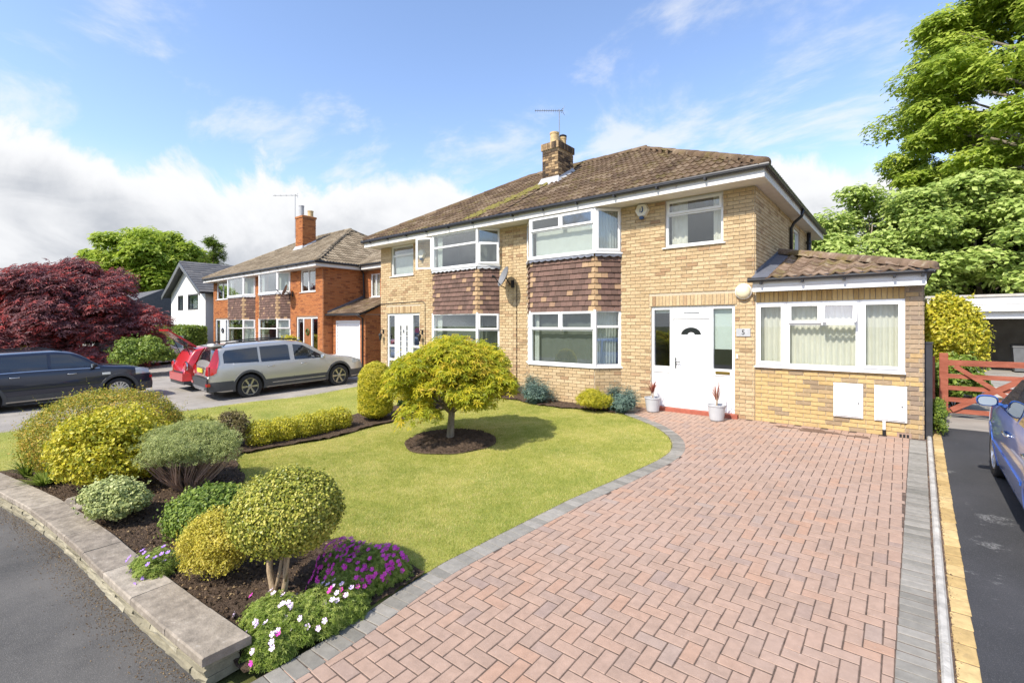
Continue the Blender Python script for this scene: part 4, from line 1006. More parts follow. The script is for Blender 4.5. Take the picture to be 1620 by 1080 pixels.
# extension roof: lean-to with a hip
def ext_roof():
    y0, z0, x1, k = 9.6, 2.635, .34, .297; run = x1-XR; ap = Vector((XR, y0+run, z0+run*k)); yb_ = 15.5
    m = MB(); m.poly([(XR, y0, z0-.02), (x1, y0, z0-.02), (ap.x, ap.y, ap.z-.02)]); m.poly([(x1, y0, z0-.02), (x1, yb_, z0-.02), (XR, yb_, ap.z-.02), (ap.x, ap.y, ap.z-.02)]); m.poly([(XR, y0, z0-.05), (XR, yb_, z0-.05), (x1, yb_, z0-.05), (x1, y0, z0-.05)])
    r = m.build('extension_roof', 'dark_plastic', hr); c = math.cos(math.atan(k)); s_ = math.sin(math.atan(k)); wd, ln = .235, .30
    me = tile_mesh('pantile', wd, ln, 'pantile', 1, .052, .014)
    for p in me.polygons: p.use_smooth = len(p.vertices) == 4 and abs(p.normal.z) > .3
    slope(r, Vector((XR, y0-.04, z0-.01)), Vector((1, 0, 0)), Vector((0, c, s_)), (lambda s: (.26-.0*s, run-s*c+.1), run/c), me, wd, ln, 'pantile', 120, name='pantile')
    slope(r, Vector((x1+.03, y0, z0-.01)), Vector((0, 1, 0)), Vector((-c, 0, s_)), (lambda s: (s*c, yb_-y0), run/c), me, wd, ln, 'pantile', 0, name='pantile')
    ridge_run(r, (x1+.02, y0-.02, z0+.07), (ap.x, ap.y, ap.z+.09), 'pantile', .11, .42, name='hip_tile')
    ld = MB(); ld.hexa([(XR+.01, y0-.02, z0+.01), (XR+.26, y0-.02, z0-.005), (XR+.26, ap.y-.2, ap.z-.06), (XR+.01, ap.y+.05, ap.z+.02), (XR+.01, y0-.02, z0+.045), (XR+.26, y0-.02, z0+.02), (XR+.26, ap.y-.2, ap.z-.03), (XR+.01, ap.y+.05, ap.z+.06)]); ld.build('lead_valley', 'lead', r)
    st = MB(); n = 9
    for i in range(n):
        a = y0+.3+(run-.3)*i/n; b = y0+.3+(run-.3)*(i+1)/n; za = z0+(a-y0)*k; zb_ = z0+(b-y0)*k; st.hexa([(XR+.002, a, za), (XR+.022, a, za), (XR+.022, b, zb_), (XR+.002, b, zb_), (XR+.002, a, za+.10), (XR+.022, a, za+.10), (XR+.022, b, za+.19), (XR+.002, b, za+.19)])
    st.build('stepped_flashing', 'lead', r)
    f = MB(); f.box(XR+.01, x1-.06, 9.66, 9.68, 2.51, 2.62); f.box(XR+.004, x1-.07, 9.672, 9.69, 2.415, 2.512); f.box(x1-.075, x1-.055, 9.681, 15.4, 2.43, 2.62); f.box(XR+.01, x1-.08, 9.69, 9.884, 2.43, 2.445); f.build('extension_fascia', 'upvc', hr)
    g = MB(); g.tube([(XR-.06, 9.6, 2.625), (x1+.05, 9.6, 2.625)], .045, 10); go = g.build('gutter', 'gutter_black', hr)
    for x in (-2.0, -1.35, -.75, -.1, .24): b = MB(); b.box(x-.018, x+.018, 9.57, 9.66, 2.545, 2.59); b.build('bracket', 'gutter_black', go)
ext_roof()
# pipes on the side wall
d = MB(); d.tube([(XR+.31, 13.3, 4.58), (XR+.28, 13.3, 4.42), (XR+.12, 13.3, 4.28), (XR+.06, 13.3, 4.16), (XR+.06, 13.3, 3.2)], .036, 10); d.build('downpipe', 'gutter_black', hr, smooth=True)
d = MB(); d.tube([(XR+.1, 15.8, 4.42), (XR+.1, 15.8, 3.0)], .055, 12); d.lathe([(.055, 0), (.07, .01), (.07, .07), (.055, .08)], (XR+.1, 15.8, 4.1), 12); d.build('soil_pipe', 'gutter_black', hr, smooth=True)

def arc_fan(m, w, uc, zc, r, v, n=14, m_=0, hole=0.):
    P = [(uc+r*math.cos(math.pi*i/n), v, zc+r*math.sin(math.pi*i/n)) for i in range(n+1)]
    if hole: Q = [(uc+hole*math.cos(math.pi*i/n), v, zc+hole*math.sin(math.pi*i/n)) for i in range(n+1)]; m.grid([P, Q], m_)
    else: m.poly(P, m_)
def front_door():
    w = WFR; V = -.03
    st = MB(w); st.box(U(-4.26), U(-2.45), -.1, .11, -.15, .075); st.build('doorstep', 'step_red', hr)
    un = empty('front_door', Vector(w(U(-3.36), 0, .075))-woff(hr)); un.parent = hr
    f = MB(w); f.box(U(-4.208), U(-4.155), V-.07, V, .077, 2.198); f.box(U(-2.572), U(-2.522), V-.07, V, .077, 2.198); f.box(U(-4.155), U(-2.572), V-.07, V, 2.13, 2.198)
    f.box(U(-3.81), U(-3.745), V-.07, V+.003, .077, 2.13); f.box(U(-2.995), U(-2.93), V-.07, V+.003, .077, 2.13); f.box(U(-3.745), U(-2.995), V-.07, V-.004, 1.985, 2.13); f.box(U(-3.745), U(-2.995), V-.07, V+.004, 1.93, 1.985); f.box(U(-3.745), U(-2.995), V-.06, V+.01, .077, .10)
    for a, b in ((-4.155, -3.81), (-2.93, -2.572)):
        f.box(U(a), U(b), V-.07, V-.002, .077, .13); f.box(U(a), U(b), V-.07, V-.002, .80, .93); f.box(U(a), U(b), V-.05, V-.018, .13, .80)
    f.build('frame', 'upvc', un)
    t = MB(w); t.box(U(-3.52), U(-3.2), V-.004, V+.004, 2.045, 2.06); t.build('trickle_vent', 'steel_grey', un)
    l = MB(w); a, b, z0, z1 = U(-3.74), U(-3.0), .105, 1.925; vl = V-.012
    l.box(a, b, vl-.045, vl, z0, z1)
    uc = (a+b)/2
    for pa, pb, pz0, pz1 in ((uc-.25, uc-.04, .30, .85), (uc+.04, uc+.25, .30, .85), (uc-.25, uc-.04, .95, 1.48), (uc+.04, uc+.25, .95, 1.48)):
        t_ = .018
        l.box(pa, pb, vl-.001, vl+.010, pz0, pz0+t_); l.box(pa, pb, vl-.001, vl+.010, pz1-t_, pz1); l.box(pa, pa+t_, vl-.001, vl+.010, pz0+t_, pz1-t_); l.box(pb-t_, pb, vl-.001, vl+.010, pz0+t_, pz1-t_); l.box(pa+.05, pb-.05, vl-.001, vl+.007, pz0+.06, pz1-.06)
    arc_fan(l, w, uc, 1.60, .245, vl+.012, 18, 0, .205); l.box(uc-.245, uc+.245, vl-.001, vl+.012, 1.575, 1.60); l.box(a+.06, b-.06, vl-.001, vl+.006, 1.87, 1.885)
    l.build('door_leaf', 'upvc', un)
    g = MB(w); P = [(uc+.2*math.cos(math.pi*i/16), vl+.004, 1.605+.15*math.sin(math.pi*i/16)) for i in range(17)]; Q = [(uc+.07*math.cos(math.pi*i/16), vl+.004, 1.605+.05*math.sin(math.pi*i/16)) for i in range(17)]; g.grid([P, Q]); g.build('fanlight', 'car_glass', un)
    h = MB(w); h.box(U(-3.705), U(-3.675), vl, vl+.012, .90, 1.12); h.tube([(U(-3.69), vl+.01, 1.04), (U(-3.69), vl+.055, 1.04), (U(-3.57), vl+.06, 1.035)], .011, 8); h.build('handle', 'steel_grey', un)
    for a, b in ((-4.155, -3.81), (-2.93, -2.572)): g = MB(w); g.box(U(a), U(b), V-.036, V-.032, .93, 2.13); g.build('pane', 'glass', un)
    bl = MB(w); bl.box(U(-2.93), U(-2.572), V-.10, V-.095, 1.32, 2.13); bl.build('blind', 'blind_green', un)
    bl = MB(w); bl.box(U(-4.155), U(-3.81), V-.10, V-.095, 2.06, 2.13); bl.build('blind', 'blind_green', un)
    lp = MB(w); lp.box(U(-2.885), U(-2.615), V-.002, V+.012, .83, .885); lp.box(U(-2.865), U(-2.635), V+.012, V+.018, .842, .873); lp.build('letter_plate', 'brass', un)
    r = MB(w); A = [(U(-4.2), -.12, .0), (U(-2.53), -.12, .0), (U(-2.53), -.12, 2.2), (U(-4.2), -.12, 2.2)]; B = [(u, -1.6, z) for u, _, z in A]; ia, ib = r.pts(A), r.pts(B); r.face((ib, ib+1, ib+2, ib+3))
    for k in range(4): q = (k+1) % 4; r.face((ia+k, ia+q, ib+q, ib+k))
    r.build('hallway', 'room', un)
front_door()

# ---------------- the other half
WFL = Wall(XL, YF, 0)
def UL(x): return x-XL
dl, dr_ = 2*XP+2.52, 2*XP+4.21
holesL = [(UL(bayL[0])+.03, UL(bayL[1])-.03, .86, 2.16), (UL(bayL[0])+.03, UL(bayL[1])-.03, 3.43, SOFF-.005), (UL(dl*0+2*XP+2.52), UL(2*XP+4.21), -.02, 2.2), (UL(2*XP+2.73), UL(2*XP+3.9), 3.44, 4.44)]
holesL = [(min(a, b), max(a, b), c, d) for a, b, c, d in holesL]
DL0, DL1 = holesL[2][0], holesL[2][1]
WSL = Wall(XL, YF+DP, -math.pi/2); WBL = Wall(XP, YF+DP, math.pi)
wl_ = shell(hl, [(WFL, EPS, UL(XP)-EPS, -.4, SOFF-.002, holesL), (WSL, 0, DP-.241, -.4, SOFF-.002, []), (WBL, .0, 5.65, -.4, SOFF-.002, [])], 'mortar_buff')
items = [(WFL, *b, 'brick_buff') for b in lay(WFL, 0, UL(XP), -.15, SOFF-.01, [(UL(bayL[0]), UL(bayL[1]), -1, 5)]+holesL, [(DL0-.05, DL1+.05, 2.2, 2.425)])]
put_bricks(wl_, items, 0)
bay(hl, bayL[0], bayL[1], YF, .45, .42, 'brick_buff', 'mortar_buff', simple='left', near=True, pale_lead=True)
a, b = holesL[3][0], holesL[3][1]
window(hl, WFL, a, b, 3.44, 4.44, [(1, [(.70, 'f'), (.30, 'f')])], inside=[(a+.06, b-.06, 3.5, 4.2, -.15, 'curtain_sheer', {'amp': .006, 'wl': .3, 'name': 'blind'})], v0=-.045)
def left_door():
    w = WFL; V = -.03; a, b = DL0, DL1
    st = MB(w); st.box(a-.05, b+.07, -.1, .11, -.2, .075); st.build('doorstep', 'step_red', hl)
    un = empty('front_door', Vector(w((a+b)/2, 0, .075))-woff(hl)); un.parent = hl
    f = MB(w); m1, m2 = a+.40, b-.40
    f.box(a+.002, a+.055, V-.07, V, .077, 2.198); f.box(b-.055, b-.002, V-.07, V, .077, 2.198); f.box(a+.055, b-.055, V-.07, V, 2.13, 2.198); f.box(m1-.03, m1+.03, V-.07, V+.003, .077, 2.13); f.box(m2-.03, m2+.03, V-.07, V+.003, .077, 2.13)
    f.box(m1+.03, m2-.03, V-.07, V+.002, 2.03, 2.13)
    for p, q in ((a+.055, m1-.03), (m2+.03, b-.055)):
        for z in (.077, .62, 1.08): f.box(p, q, V-.07, V-.002, z, z+.07)
    f.build('frame', 'upvc', un)
    for p, q in ((a+.055, m1-.03), (m2+.03, b-.055)):
        for z0, z1 in ((.147, .62), (.69, 1.08), (1.15, 2.13)): g = MB(w); g.box(p, q, V-.036, V-.032, z0, z1); g.build('pane', 'glass', un)
    l = MB(w); l.box(m1+.03, m2-.03, V-.06, V-.012, .09, 2.03); l.build('door_leaf', 'upvc', un); uc = (m1+m2)/2
    for s in (-.16, .16):
        g = MB(w); g.box(uc+s-.035, uc+s+.035, V-.012, V-.006, .75, 1.8); g.build('leaded_light', 'car_glass', un)
        fr = MB(w); fr.box(uc+s-.05, uc+s-.036, V-.012, V-.002, .735, 1.815); fr.box(uc+s+.036, uc+s+.05, V-.012, V-.002, .735, 1.815)
        for k in range(7): z = .75+k*.175; fr.box(uc+s-.036, uc+s+.036, V-.006, V-.003, z-.006, z+.006)
        fr.build('leaded_frame', 'upvc', un)
    k = MB(w); k.box(uc-.02, uc+.02, V-.012, V+.03, 1.55, 1.66); k.build('knocker', 'steel_grey', un)
    r = MB(w); A = [(a+.01, -.12, 0), (b-.01, -.12, 0), (b-.01, -.12, 2.2), (a+.01, -.12, 2.2)]; B = [(u, -1.6, z) for u, _, z in A]; ia, ib = r.pts(A), r.pts(B); r.face((ib, ib+1, ib+2, ib+3))
    for q_ in range(4): q = (q_+1) % 4; r.face((ia+q_, ia+q, ib+q, ib+q_))
    r.build('hallway', 'room', un)
left_door()
# chimney stack on the party line
def chimney(house, x0, x1, y0, y1, zb_, zt, mat, mort, pots, singles=0, band=.21, flash='lead_pale', roofz=None):
    m = MB(); m.box(x0+.012, x1-.012, y0+.012, y1-.012, zb_, zt-.01); m.box(x0-.02, x1+.02, y0-.02, y1+.02, zt-band, zt-.012); ch = m.build('chimney', mort, house); it = []
    for w, l in ((Wall(x0, y0+.012, 0), x1-x0), (Wall(x1-.012, y0, math.pi/2), y1-y0), (Wall(x0+.012, y1, -math.pi/2), y1-y0)):
        it += [(w, *b, mat) for b in lay(w, 0, l, zb_, zt-band, [])]
    for w, l in ((Wall(x0-.032, y0-.02, 0), x1-x0+.064), (Wall(x1+.02, y0-.032, math.pi/2), y1-y0+.064), (Wall(x0-.02, y1+.032, -math.pi/2), y1-y0+.064)):
        it += [(w, *b, mat) for b in lay(w, 0, l, zt-band, zt-band, [], [(0, l, zt-band, zt)])]
    put_bricks(ch, it, singles)
    c = MB(); c.hexa([(x0-.03, y0-.03, zt-.012), (x1+.03, y0-.03, zt-.012), (x1+.03, y1+.03, zt-.012), (x0-.03, y1+.03, zt-.012), (x0+.15, y0+.15, zt+.06), (x1-.15, y0+.15, zt+.06), (x1-.15, y1-.15, zt+.06), (x0+.15, y1-.15, zt+.06)]); c.build('flaunching', mort, ch)
    for px, py, r, h, pm, cap in pots:
        p = MB(); p.lathe([(r*1.02, 0), (r, .02), (r, h-.06), (r*1.1, h-.05), (r*1.1, h), (r*.8, h), (r*.8, h-.1)], (px, py, zt+.02), 18); p.build('chimney_pot', pm, ch, smooth=False)
        if cap: q = MB(); q.lathe([(r*.9, 0), (r*1.15, .03), (r*1.15, .06), (r*.3, .11)], (px, py, zt+.02+h), 18); q.build('pot_cap', cap, ch)
    if roofz:
        f = MB(); f.hexa([(x0-.1, y0-.16, roofz(y0-.16)+.03), (x1+.1, y0-.16, roofz(y0-.16)+.03), (x1+.1, y0-.004, roofz(y0)+.05), (x0-.1, y0-.004, roofz(y0)+.05), (x0-.1, y0-.15, roofz(y0-.16)+.05), (x1+.1, y0-.15, roofz(y0-.16)+.05), (x1+.03, y0-.01, roofz(y0)+.2), (x0-.03, y0-.01, roofz(y0)+.2)])
        f.hexa([(x1-.002, y0, roofz(y0)+.02), (x1+.1, y0, roofz(y0)+.03), (x1+.1, y1, roofz(y1)+.03), (x1-.002, y1, roofz(y1)+.02), (x1+.001, y0, roofz(y0)+.16), (x1+.02, y0, roofz(y0)+.10), (x1+.02, y1, roofz(y1)+.1), (x1+.001, y1, roofz(y1)+.16)])
        f.build('flashing', flash, ch)
    return ch
RZ = lambda y: FTOP+.02+(y-(YF-EAVE))*PITCH
chimney(hl, *CH, 5.6, 7.26, 'brick_sooty', 'mortar_buff', [(-8.16, 12.0, .13, .34, 'clay_pot', None), (-8.10, 12.36, .11, .28, 'clay_pot', 'gutter_black')], 90, roofz=RZ)

# ------------------------------------------------------------------ the orange brick pair further along
def red_pair():
    xl, xr, yf, xp = -33.4, -20.3, 11.3, -26.85
    r = empty('brick_house', (-23.5, yf, 0), label='orange brick semi-detached house with white garage door and chimney', cat='house')
    l = empty('brick_house', (-30, yf, 0), label='orange brick semi-detached house at the far end, next to the white house', cat='house')
    hip_roof(l, r, xl, xr, yf, 7.9, xp, 'roof_tile_grey', 'roof_tile_grey', 120, 0, 60)
    def f(px): q = (px-810)/755; c, s = math.cos(TH), math.sin(TH); return yf*(q*c-s)/(q*s+c)
    wl_, wr_ = (f(407.5)), (f(460)); 
    for h, a, b, bw, dr, wn in ((r, xp, xr, (-26.35, -23.35), (-22.75, -20.75), (-22.35, -20.95)), (l, xl, xp, (-30.45, -27.35), (-33.1, -30.95), (-32.9, -31.1))):
        W_ = Wall(a, yf, 0); u = lambda x: x-a
        hs = [(u(bw[0])+.03, u(bw[1])-.03, .86, 2.16), (u(bw[0])+.03, u(bw[1])-.03, 3.43, SOFF-.005), (u(dr[0]), u(dr[1]), -.02, 2.2), (u(wn[0]), u(wn[1]), 3.38, 4.44)]
        ws = [(W_, EPS, b-a-EPS, -.5, SOFF-.002, hs)]
        if h is r: WSd = Wall(xr, yf, math.pi/2); ws.append((WSd, .241, 7.9, -.5, SOFF-.002, []))
        else: ws.append((Wall(xl, yf+7.9, -math.pi/2), 0, 7.6, -.5, SOFF-.002, []))
        wo = shell(h, ws, 'mortar_orange')
        it = [(W_, *q, 'brick_orange') for q in lay(W_, 0, b-a, -.3, SOFF-.01, [(u(bw[0]), u(bw[1]), -1, 5)]+hs)]
        if h is r: it += [(WSd, *q, 'brick_orange') for q in lay(WSd, 0, 2.1, -.3, SOFF-.01, [])]
        put_bricks(wo, it, 0)
        bay(h, bw[0], bw[1], yf, .45, .5, 'brick_orange', 'mortar_orange', simple='far', near=False, pale_lead=True)
        window(h, W_, u(wn[0]), u(wn[1]), 3.38, 4.44, [(1, [(1, 'f')]), (1, [(1, 'f')])], v0=-.03)
        st = MB(W_); st.box(u(dr[0]), u(dr[1]), -.1, .06, -.3, -.02); st.build('doorstep', 'concrete', h)
        dw = empty('front_door', Vector(W_(u((dr[0]+dr[1])/2), 0, 0))-woff(h)); dw.parent = h
        fr = MB(W_); p, q = u(dr[0]), u(dr[1]); t = .07
        fr.box(p, p+t, -.1, -.03, 0, 2.2); fr.box(q-t, q, -.1, -.03, 0, 2.2); fr.box(p+t, q-t, -.1, -.03, 2.12, 2.2)
        w3 = (q-p)/3.2; fr.box(p+w3-t/2, p+w3+t/2, -.1, -.032, 0, 2.12); fr.box(q-w3-t/2, q-w3+t/2, -.1, -.032, 0, 2.12); fr.build('frame', 'upvc', dw)
        lf = MB(W_); lf.box(p+w3+t/2, q-w3-t/2, -.09, -.05, .02, 2.12); lf.build('door_leaf', 'wood_door' if h is r else 'upvc', dw)
        wr2 = MB(W_); c0 = (p+q)/2; wr2.lathe([(.13, 0), (.17, .03), (.13, .06), (.09, .03), (.13, 0)], (c0, -.05, 1.5), 14, 0, 'y'); wr2.build('wreath' if h is r else 'glazed_oval', 'leaf_dark' if h is r else 'car_glass', dw)
        for aa, bb in ((p+t, p+w3-t/2), (q-w3+t/2, q-t)): g = MB(W_); g.box(aa, bb, -.075, -.07, .02, 2.12); g.build('pane', 'glass', dw)
        rm = MB(W_); rm.box(p, q, -1.5, -1.45, -.1, 2.25); rm.build('hallway', 'room', dw)
    # recessed two-storey wing and the garage lean-to
    Ww = Wall(xr, 13.38, 0); hs = [(.63, 1.38, 3.15, 4.25)]; wing = shell(r, [(Ww, EPS, 3.4, -.5, SOFF-.002, hs)], 'mortar_orange'); put_bricks(wing, [(Ww, *q, 'brick_orange') for q in lay(Ww, 0, 3.4, 2.9, SOFF-.01, hs)], 0)
    window(r, Ww, .63, 1.38, 3.15, 4.25, [(1, [(1, 'f')]), (1, [(1, 'f')])], v0=-.03, inside=[(.68, 1.33, 3.2, 4.2, -.15, 'curtain_cream')])
    so = MB(); so.box(xr+.46, xr+3.6, 12.98, 13.4, SOFF-.012, SOFF); so.build('soffit', 'soffit_paint', r)
    fa = MB(); fa.box(xr+.46, xr+3.6, 12.96, 12.98, SOFF-.02, FTOP); fa.build('fascia', 'fascia_paint', r); g = MB(); g.tube([(xr+.46, 12.9, FTOP-.01), (xr+3.6, 12.9, FTOP-.01)], .05); g.build('gutter', 'gutter_black', r)
    wrf = MB(); wrf.hexa([(xr+.3, 12.9, FTOP), (xr+3.6, 12.9, FTOP), (xr+3.6, 16.9, FTOP), (xr+.3, 16.9, FTOP), (xr-2., 16.8, FTOP+2.2), (xr+3.6, 16.8, FTOP+2.2), (xr+3.6, 16.9, FTOP+2.2), (xr-2., 16.9, FTOP+2.2)]); ro = wrf.build('wing_roof', 'dark_plastic', r)
    upv = Vector((0, math.cos(math.atan(.56)), math.sin(math.atan(.56)))); slope(ro, Vector((xr+.2, 12.86, FTOP+.02)), Vector((1, 0, 0)), upv, (lambda s: (-s*.45, 3.4), 4.5), tile_mesh('roof_tile', .3, .32, 'roof_tile_grey', 2, .022, .016), .3, .32, '', 0)
    ga = MB(); W1 = Wall(xr, 11.78, 0); mortar(ga, W1, .01, 2.57, -.5, 2.3, [(.28, 2.2, -.6, 2.02)]); W2 = Wall(xr+2.57, 11.78, math.pi/2); mortar(ga, W2, .241, 3.0, -.5, 2.3, []); go = ga.build('garage_wall', 'mortar_orange', r)
    put_bricks(go, [(W1, *q, 'brick_orange') for q in lay(W1, 0, 2.57, -.3, 2.3, [(.28, 2.2, -1, 2.02)])]+[(W2, *q, 'brick_orange') for q in lay(W2, 0, 3.0, -.3, 2.3, [])]+[(W2, 1.5, 2.32+k*.075, max(.1, 2.2-k*.28), .065, 'brick_orange') for k in range(0)], 0)
    tri = MB(); tri.hexa([(xr+2.4, 11.8, 2.28), (xr+2.57, 11.8, 2.28), (xr+2.57, 13.4, 2.28), (xr+2.4, 13.4, 2.28), (xr+2.4, 11.8, 2.3), (xr+2.57, 11.8, 2.3), (xr+2.57, 13.4, 3.05), (xr+2.4, 13.4, 3.05)]); tri.build('garage_gable', 'brick_orange', r)
    dsl = empty('garage_door', Vector((xr+1.24, 11.78, -.1))-woff(r)); dsl.parent = r
    fr = MB(W1); fr.box(.282, .34, -.1, .01, -.2, 2.018); fr.box(2.14, 2.198, -.1, .01, -.2, 2.018); fr.box(.34, 2.14, -.1, .01, 1.94, 2.018); fr.build('frame', 'upvc', dsl)
    for k in range(14): z = -.12+k*.147; s = MB(W1); s.hexa([(.34, -.08, z), (2.14, -.08, z), (2.14, -.035, z), (.34, -.035, z), (.34, -.08, z+.145), (2.14, -.08, z+.145), (2.14, -.05, z+.145), (.34, -.05, z+.145)]); s.build('slat', 'upvc', dsl)
    lr = MB(); lr.hexa([(xr, 11.5, 2.26), (xr+2.7, 11.5, 2.26), (xr+2.7, 13.37, 3.04), (xr, 13.37, 3.04), (xr, 11.5, 2.30), (xr+2.7, 11.5, 2.30), (xr+2.7, 13.37, 3.08), (xr, 13.37, 3.08)]); lo = lr.build('garage_roof', 'dark_plastic', r)
    up2 = Vector((0, 1.87, .78)).normalized(); slope(lo, Vector((xr, 11.47, 2.32)), Vector((1, 0, 0)), up2, (lambda s: (0, 2.75), 2.0), tile_mesh('roof_tile', .25, .25, 'roof_tile', 2, .018, .014), .25, .25, '', 0)
    g = MB(); g.tube([(xr-.02, 11.42, 2.27), (xr+2.75, 11.42, 2.27)], .05); g.tube([(xr+2.45, 11.45, 2.25), (xr+2.45, 11.72, 2.1), (xr+2.45, 11.72, -.1)], .035); g.build('garage_gutter', 'gutter_black', r)
    fl = MB(); fl.hexa([(xr+.002, 11.5, 2.3), (xr+.03, 11.5, 2.3), (xr+.03, 13.37, 3.1), (xr+.002, 13.37, 3.1), (xr+.002, 11.5, 2.45), (xr+.03, 11.5, 2.45), (xr+.03, 13.37, 3.25), (xr+.002, 13.37, 3.25)]); fl.build('flashing', 'lead', r)
    dp = MB(); dp.tube([(xr+.44, 12.9, FTOP-.05), (xr+.2, 13.25, 4.3), (xr+.2, 13.3, 3.1)], .04); dp.build('downpipe', 'gutter_black', r)
    d = 7.9/2+EAVE; rz = lambda y: FTOP+.02+(y-(yf-EAVE))*PITCH
    chimney(r, -26.9, -26.1, 13.3, 14.1, 6.2, 8.0, 'brick_orange', 'mortar_orange', [(-26.62, 13.5, .14, .62, 'lead_pale', None), (-26.35, 13.9, .15, .35, 'clay_pot', None)], 0, .12, roofz=rz)
red_pair()

# ------------------------------------------------------------------ white gabled house beyond
def white_house():
    x0, x1, y0, y1, ze, zr = -41.3, -34.5, 11.2, 21., 4.05, 5.95; xm = (x0+x1)/2
    h = empty('white_house', (xm, y0, 0), label='white rendered house with grey gabled roof and grey windows', cat='house')
    m = MB()
    W_ = Wall(x0, y0, 0); hs = [(1.5, 2.6, 2.85, 3.9), (3.55, 5.5, 2.85, 3.9)]; mortar(m, W_, .0, x1-x0, -.6, ze, hs); m.box(x0, x0+.24, y0+.241, y1, -.6, ze); m.box(x1-.24, x1, y0+.241, y1, -.6, ze)
    m.hexa([(x0, y0, ze), (x1, y0, ze), (x1, y0+.24, ze), (x0, y0+.24, ze), (xm-.02, y0, zr-.08), (xm+.02, y0, zr-.08), (xm+.02, y0+.24, zr-.08), (xm-.02, y0+.24, zr-.08)]); m.build('wall', 'render_white', h)
    for a, b, c, d in hs:
        p = empty('window', Vector(W_((a+b)/2, 0, c))-woff(h)); p.parent = h; f = MB(W_); t = .09
        f.box(a, b, -.1, .01, c, c+t); f.box(a, b, -.1, .01, d-t, d); f.box(a, a+t, -.1, .01, c+t, d-t); f.box(b-t, b, -.1, .01, c+t, d-t); f.build('frame', 'dark_plastic', p)
        g = MB(W_); g.box(a+t, b-t, -.05, -.045, c+t, d-t); g.build('pane', 'glass', p); bl = MB(W_); bl.box(a, b, -.3, -.28, c, d); bl.build('blind', 'blind_green', p)
    k = (zr-ze)/(xm-x0+.0); ov = .45
    rf = MB()
    for s in (-1, 1):
        xe = xm+s*(xm-x0+ov); zl_ = ze-ov*k
        rf.hexa([(xm, y0-ov, zr), (xe, y0-ov, zl_), (xe, y1, zl_), (xm, y1, zr), (xm, y0-ov, zr+.1), (xe, y0-ov, zl_+.1), (xe, y1, zl_+.1), (xm, y1, zr+.1)])
    ro = rf.build('roof', 'dark_plastic', h)
    up = Vector((-(xm-x0+ov), 0, (zr-ze)+ov*k)).normalized(); sl = math.hypot(xm-x0+ov, zr-ze+ov*k)
    slope(ro, Vector((xm+(xm-x0+ov)+.02, y0-ov+.02, ze-ov*k+.11)), Vector((0, 1, 0)), up, (lambda s: (0, y1-y0+ov), sl), tile_mesh('slate', .42, .36, 'slate_grey', 1, .004, .03), .42, .36, '', 0)
    for s in (-1, 1):
        xe = xm+s*(xm-x0+ov); zl_ = ze-ov*k; b = MB(); b.hexa([(xm, y0-ov-.04, zr-.14), (xe, y0-ov-.04, zl_-.14), (xe, y0-ov-.001, zl_-.14), (xm, y0-ov-.001, zr-.14), (xm, y0-ov-.04, zr+.12), (xe, y0-ov-.04, zl_+.12), (xe, y0-ov-.001, zl_+.12), (xm, y0-ov-.001, zr+.12)]); b.build('bargeboard', 'steel_grey', h)
    dp = MB(); dp.tube([(x1+.4, y0+.6, ze-.3), (x1+.06, y0+.8, ze-.75), (x1+.06, y0+.8, -.3)], .05); dp.build('downpipe', 'gutter_black', h)
white_house()
def bungalow(x0, x1, y0, y1, ze, zr, label):
    h = empty('bungalow', ((x0+x1)/2, y0, 0), label=label, cat='house'); m = MB(); m.box(x0, x1, y0, y1, -.6, ze); m.build('wall', 'render_white', h)
    r = MB(); ym = (y0+y1)/2; r.hexa([(x0-.4, y0-.4, ze), (x1+.4, y0-.4, ze), (x1+.4, y1+.4, ze), (x0-.4, y1+.4, ze), (x0-.4, ym-.05, zr), (x1+.4, ym-.05, zr), (x1+.4, ym+.05, zr), (x0-.4, ym+.05, zr)]); r.build('roof', 'slate_grey', h)
    n = 3
    for i in range(n):
        a = x0+(x1-x0)*(i+.25)/n; b = x0+(x1-x0)*(i+.75)/n; w = MB(); w.box(a, b, y0-.03, y0+.02, .9, 2.0); wo = w.build('window', 'upvc', h); g = MB(); g.box(a+.1, b-.1, y0-.04, y0-.031, 1.0, 1.9); g.build('pane', 'car_glass', wo)
bungalow(-56, -44.5, 8, 15, 2.6, 4.6, 'pale bungalow with grey roof glimpsed behind the red maple')
bungalow(-75, -60, 2, 10, 2.8, 5.0, 'distant pale bungalow at the far left behind the red maple')
# ------------------------------------------------------------------ vehicles
def curve(P, x):
    """smooth interpolation through control points (Catmull-Rom style, monotone enough)"""
    xs = [p[0] for p in P]; ys = [p[1] for p in P]
    if x <= xs[0]: return ys[0]
    if x >= xs[-1]: return ys[-1]
    i = max(k for k in range(len(xs)-1) if xs[k] <= x); h = xs[i+1]-xs[i]; t = (x-xs[i])/h
    def sl(k):
        if k == 0: return (ys[1]-ys[0])/(xs[1]-xs[0])
        if k == len(xs)-1: return (ys[-1]-ys[-2])/(xs[-1]-xs[-2])
        a = (ys[k]-ys[k-1])/(xs[k]-xs[k-1]); b = (ys[k+1]-ys[k])/(xs[k+1]-xs[k])
        return 0 if a*b <= 0 else 2*a*b/(a+b)
    m0, m1 = sl(i)*h, sl(i+1)*h
    return (2*t**3-3*t*t+1)*ys[i]+(t**3-2*t*t+t)*m0+(-2*t**3+3*t*t)*ys[i+1]+(t**3-t*t)*m1
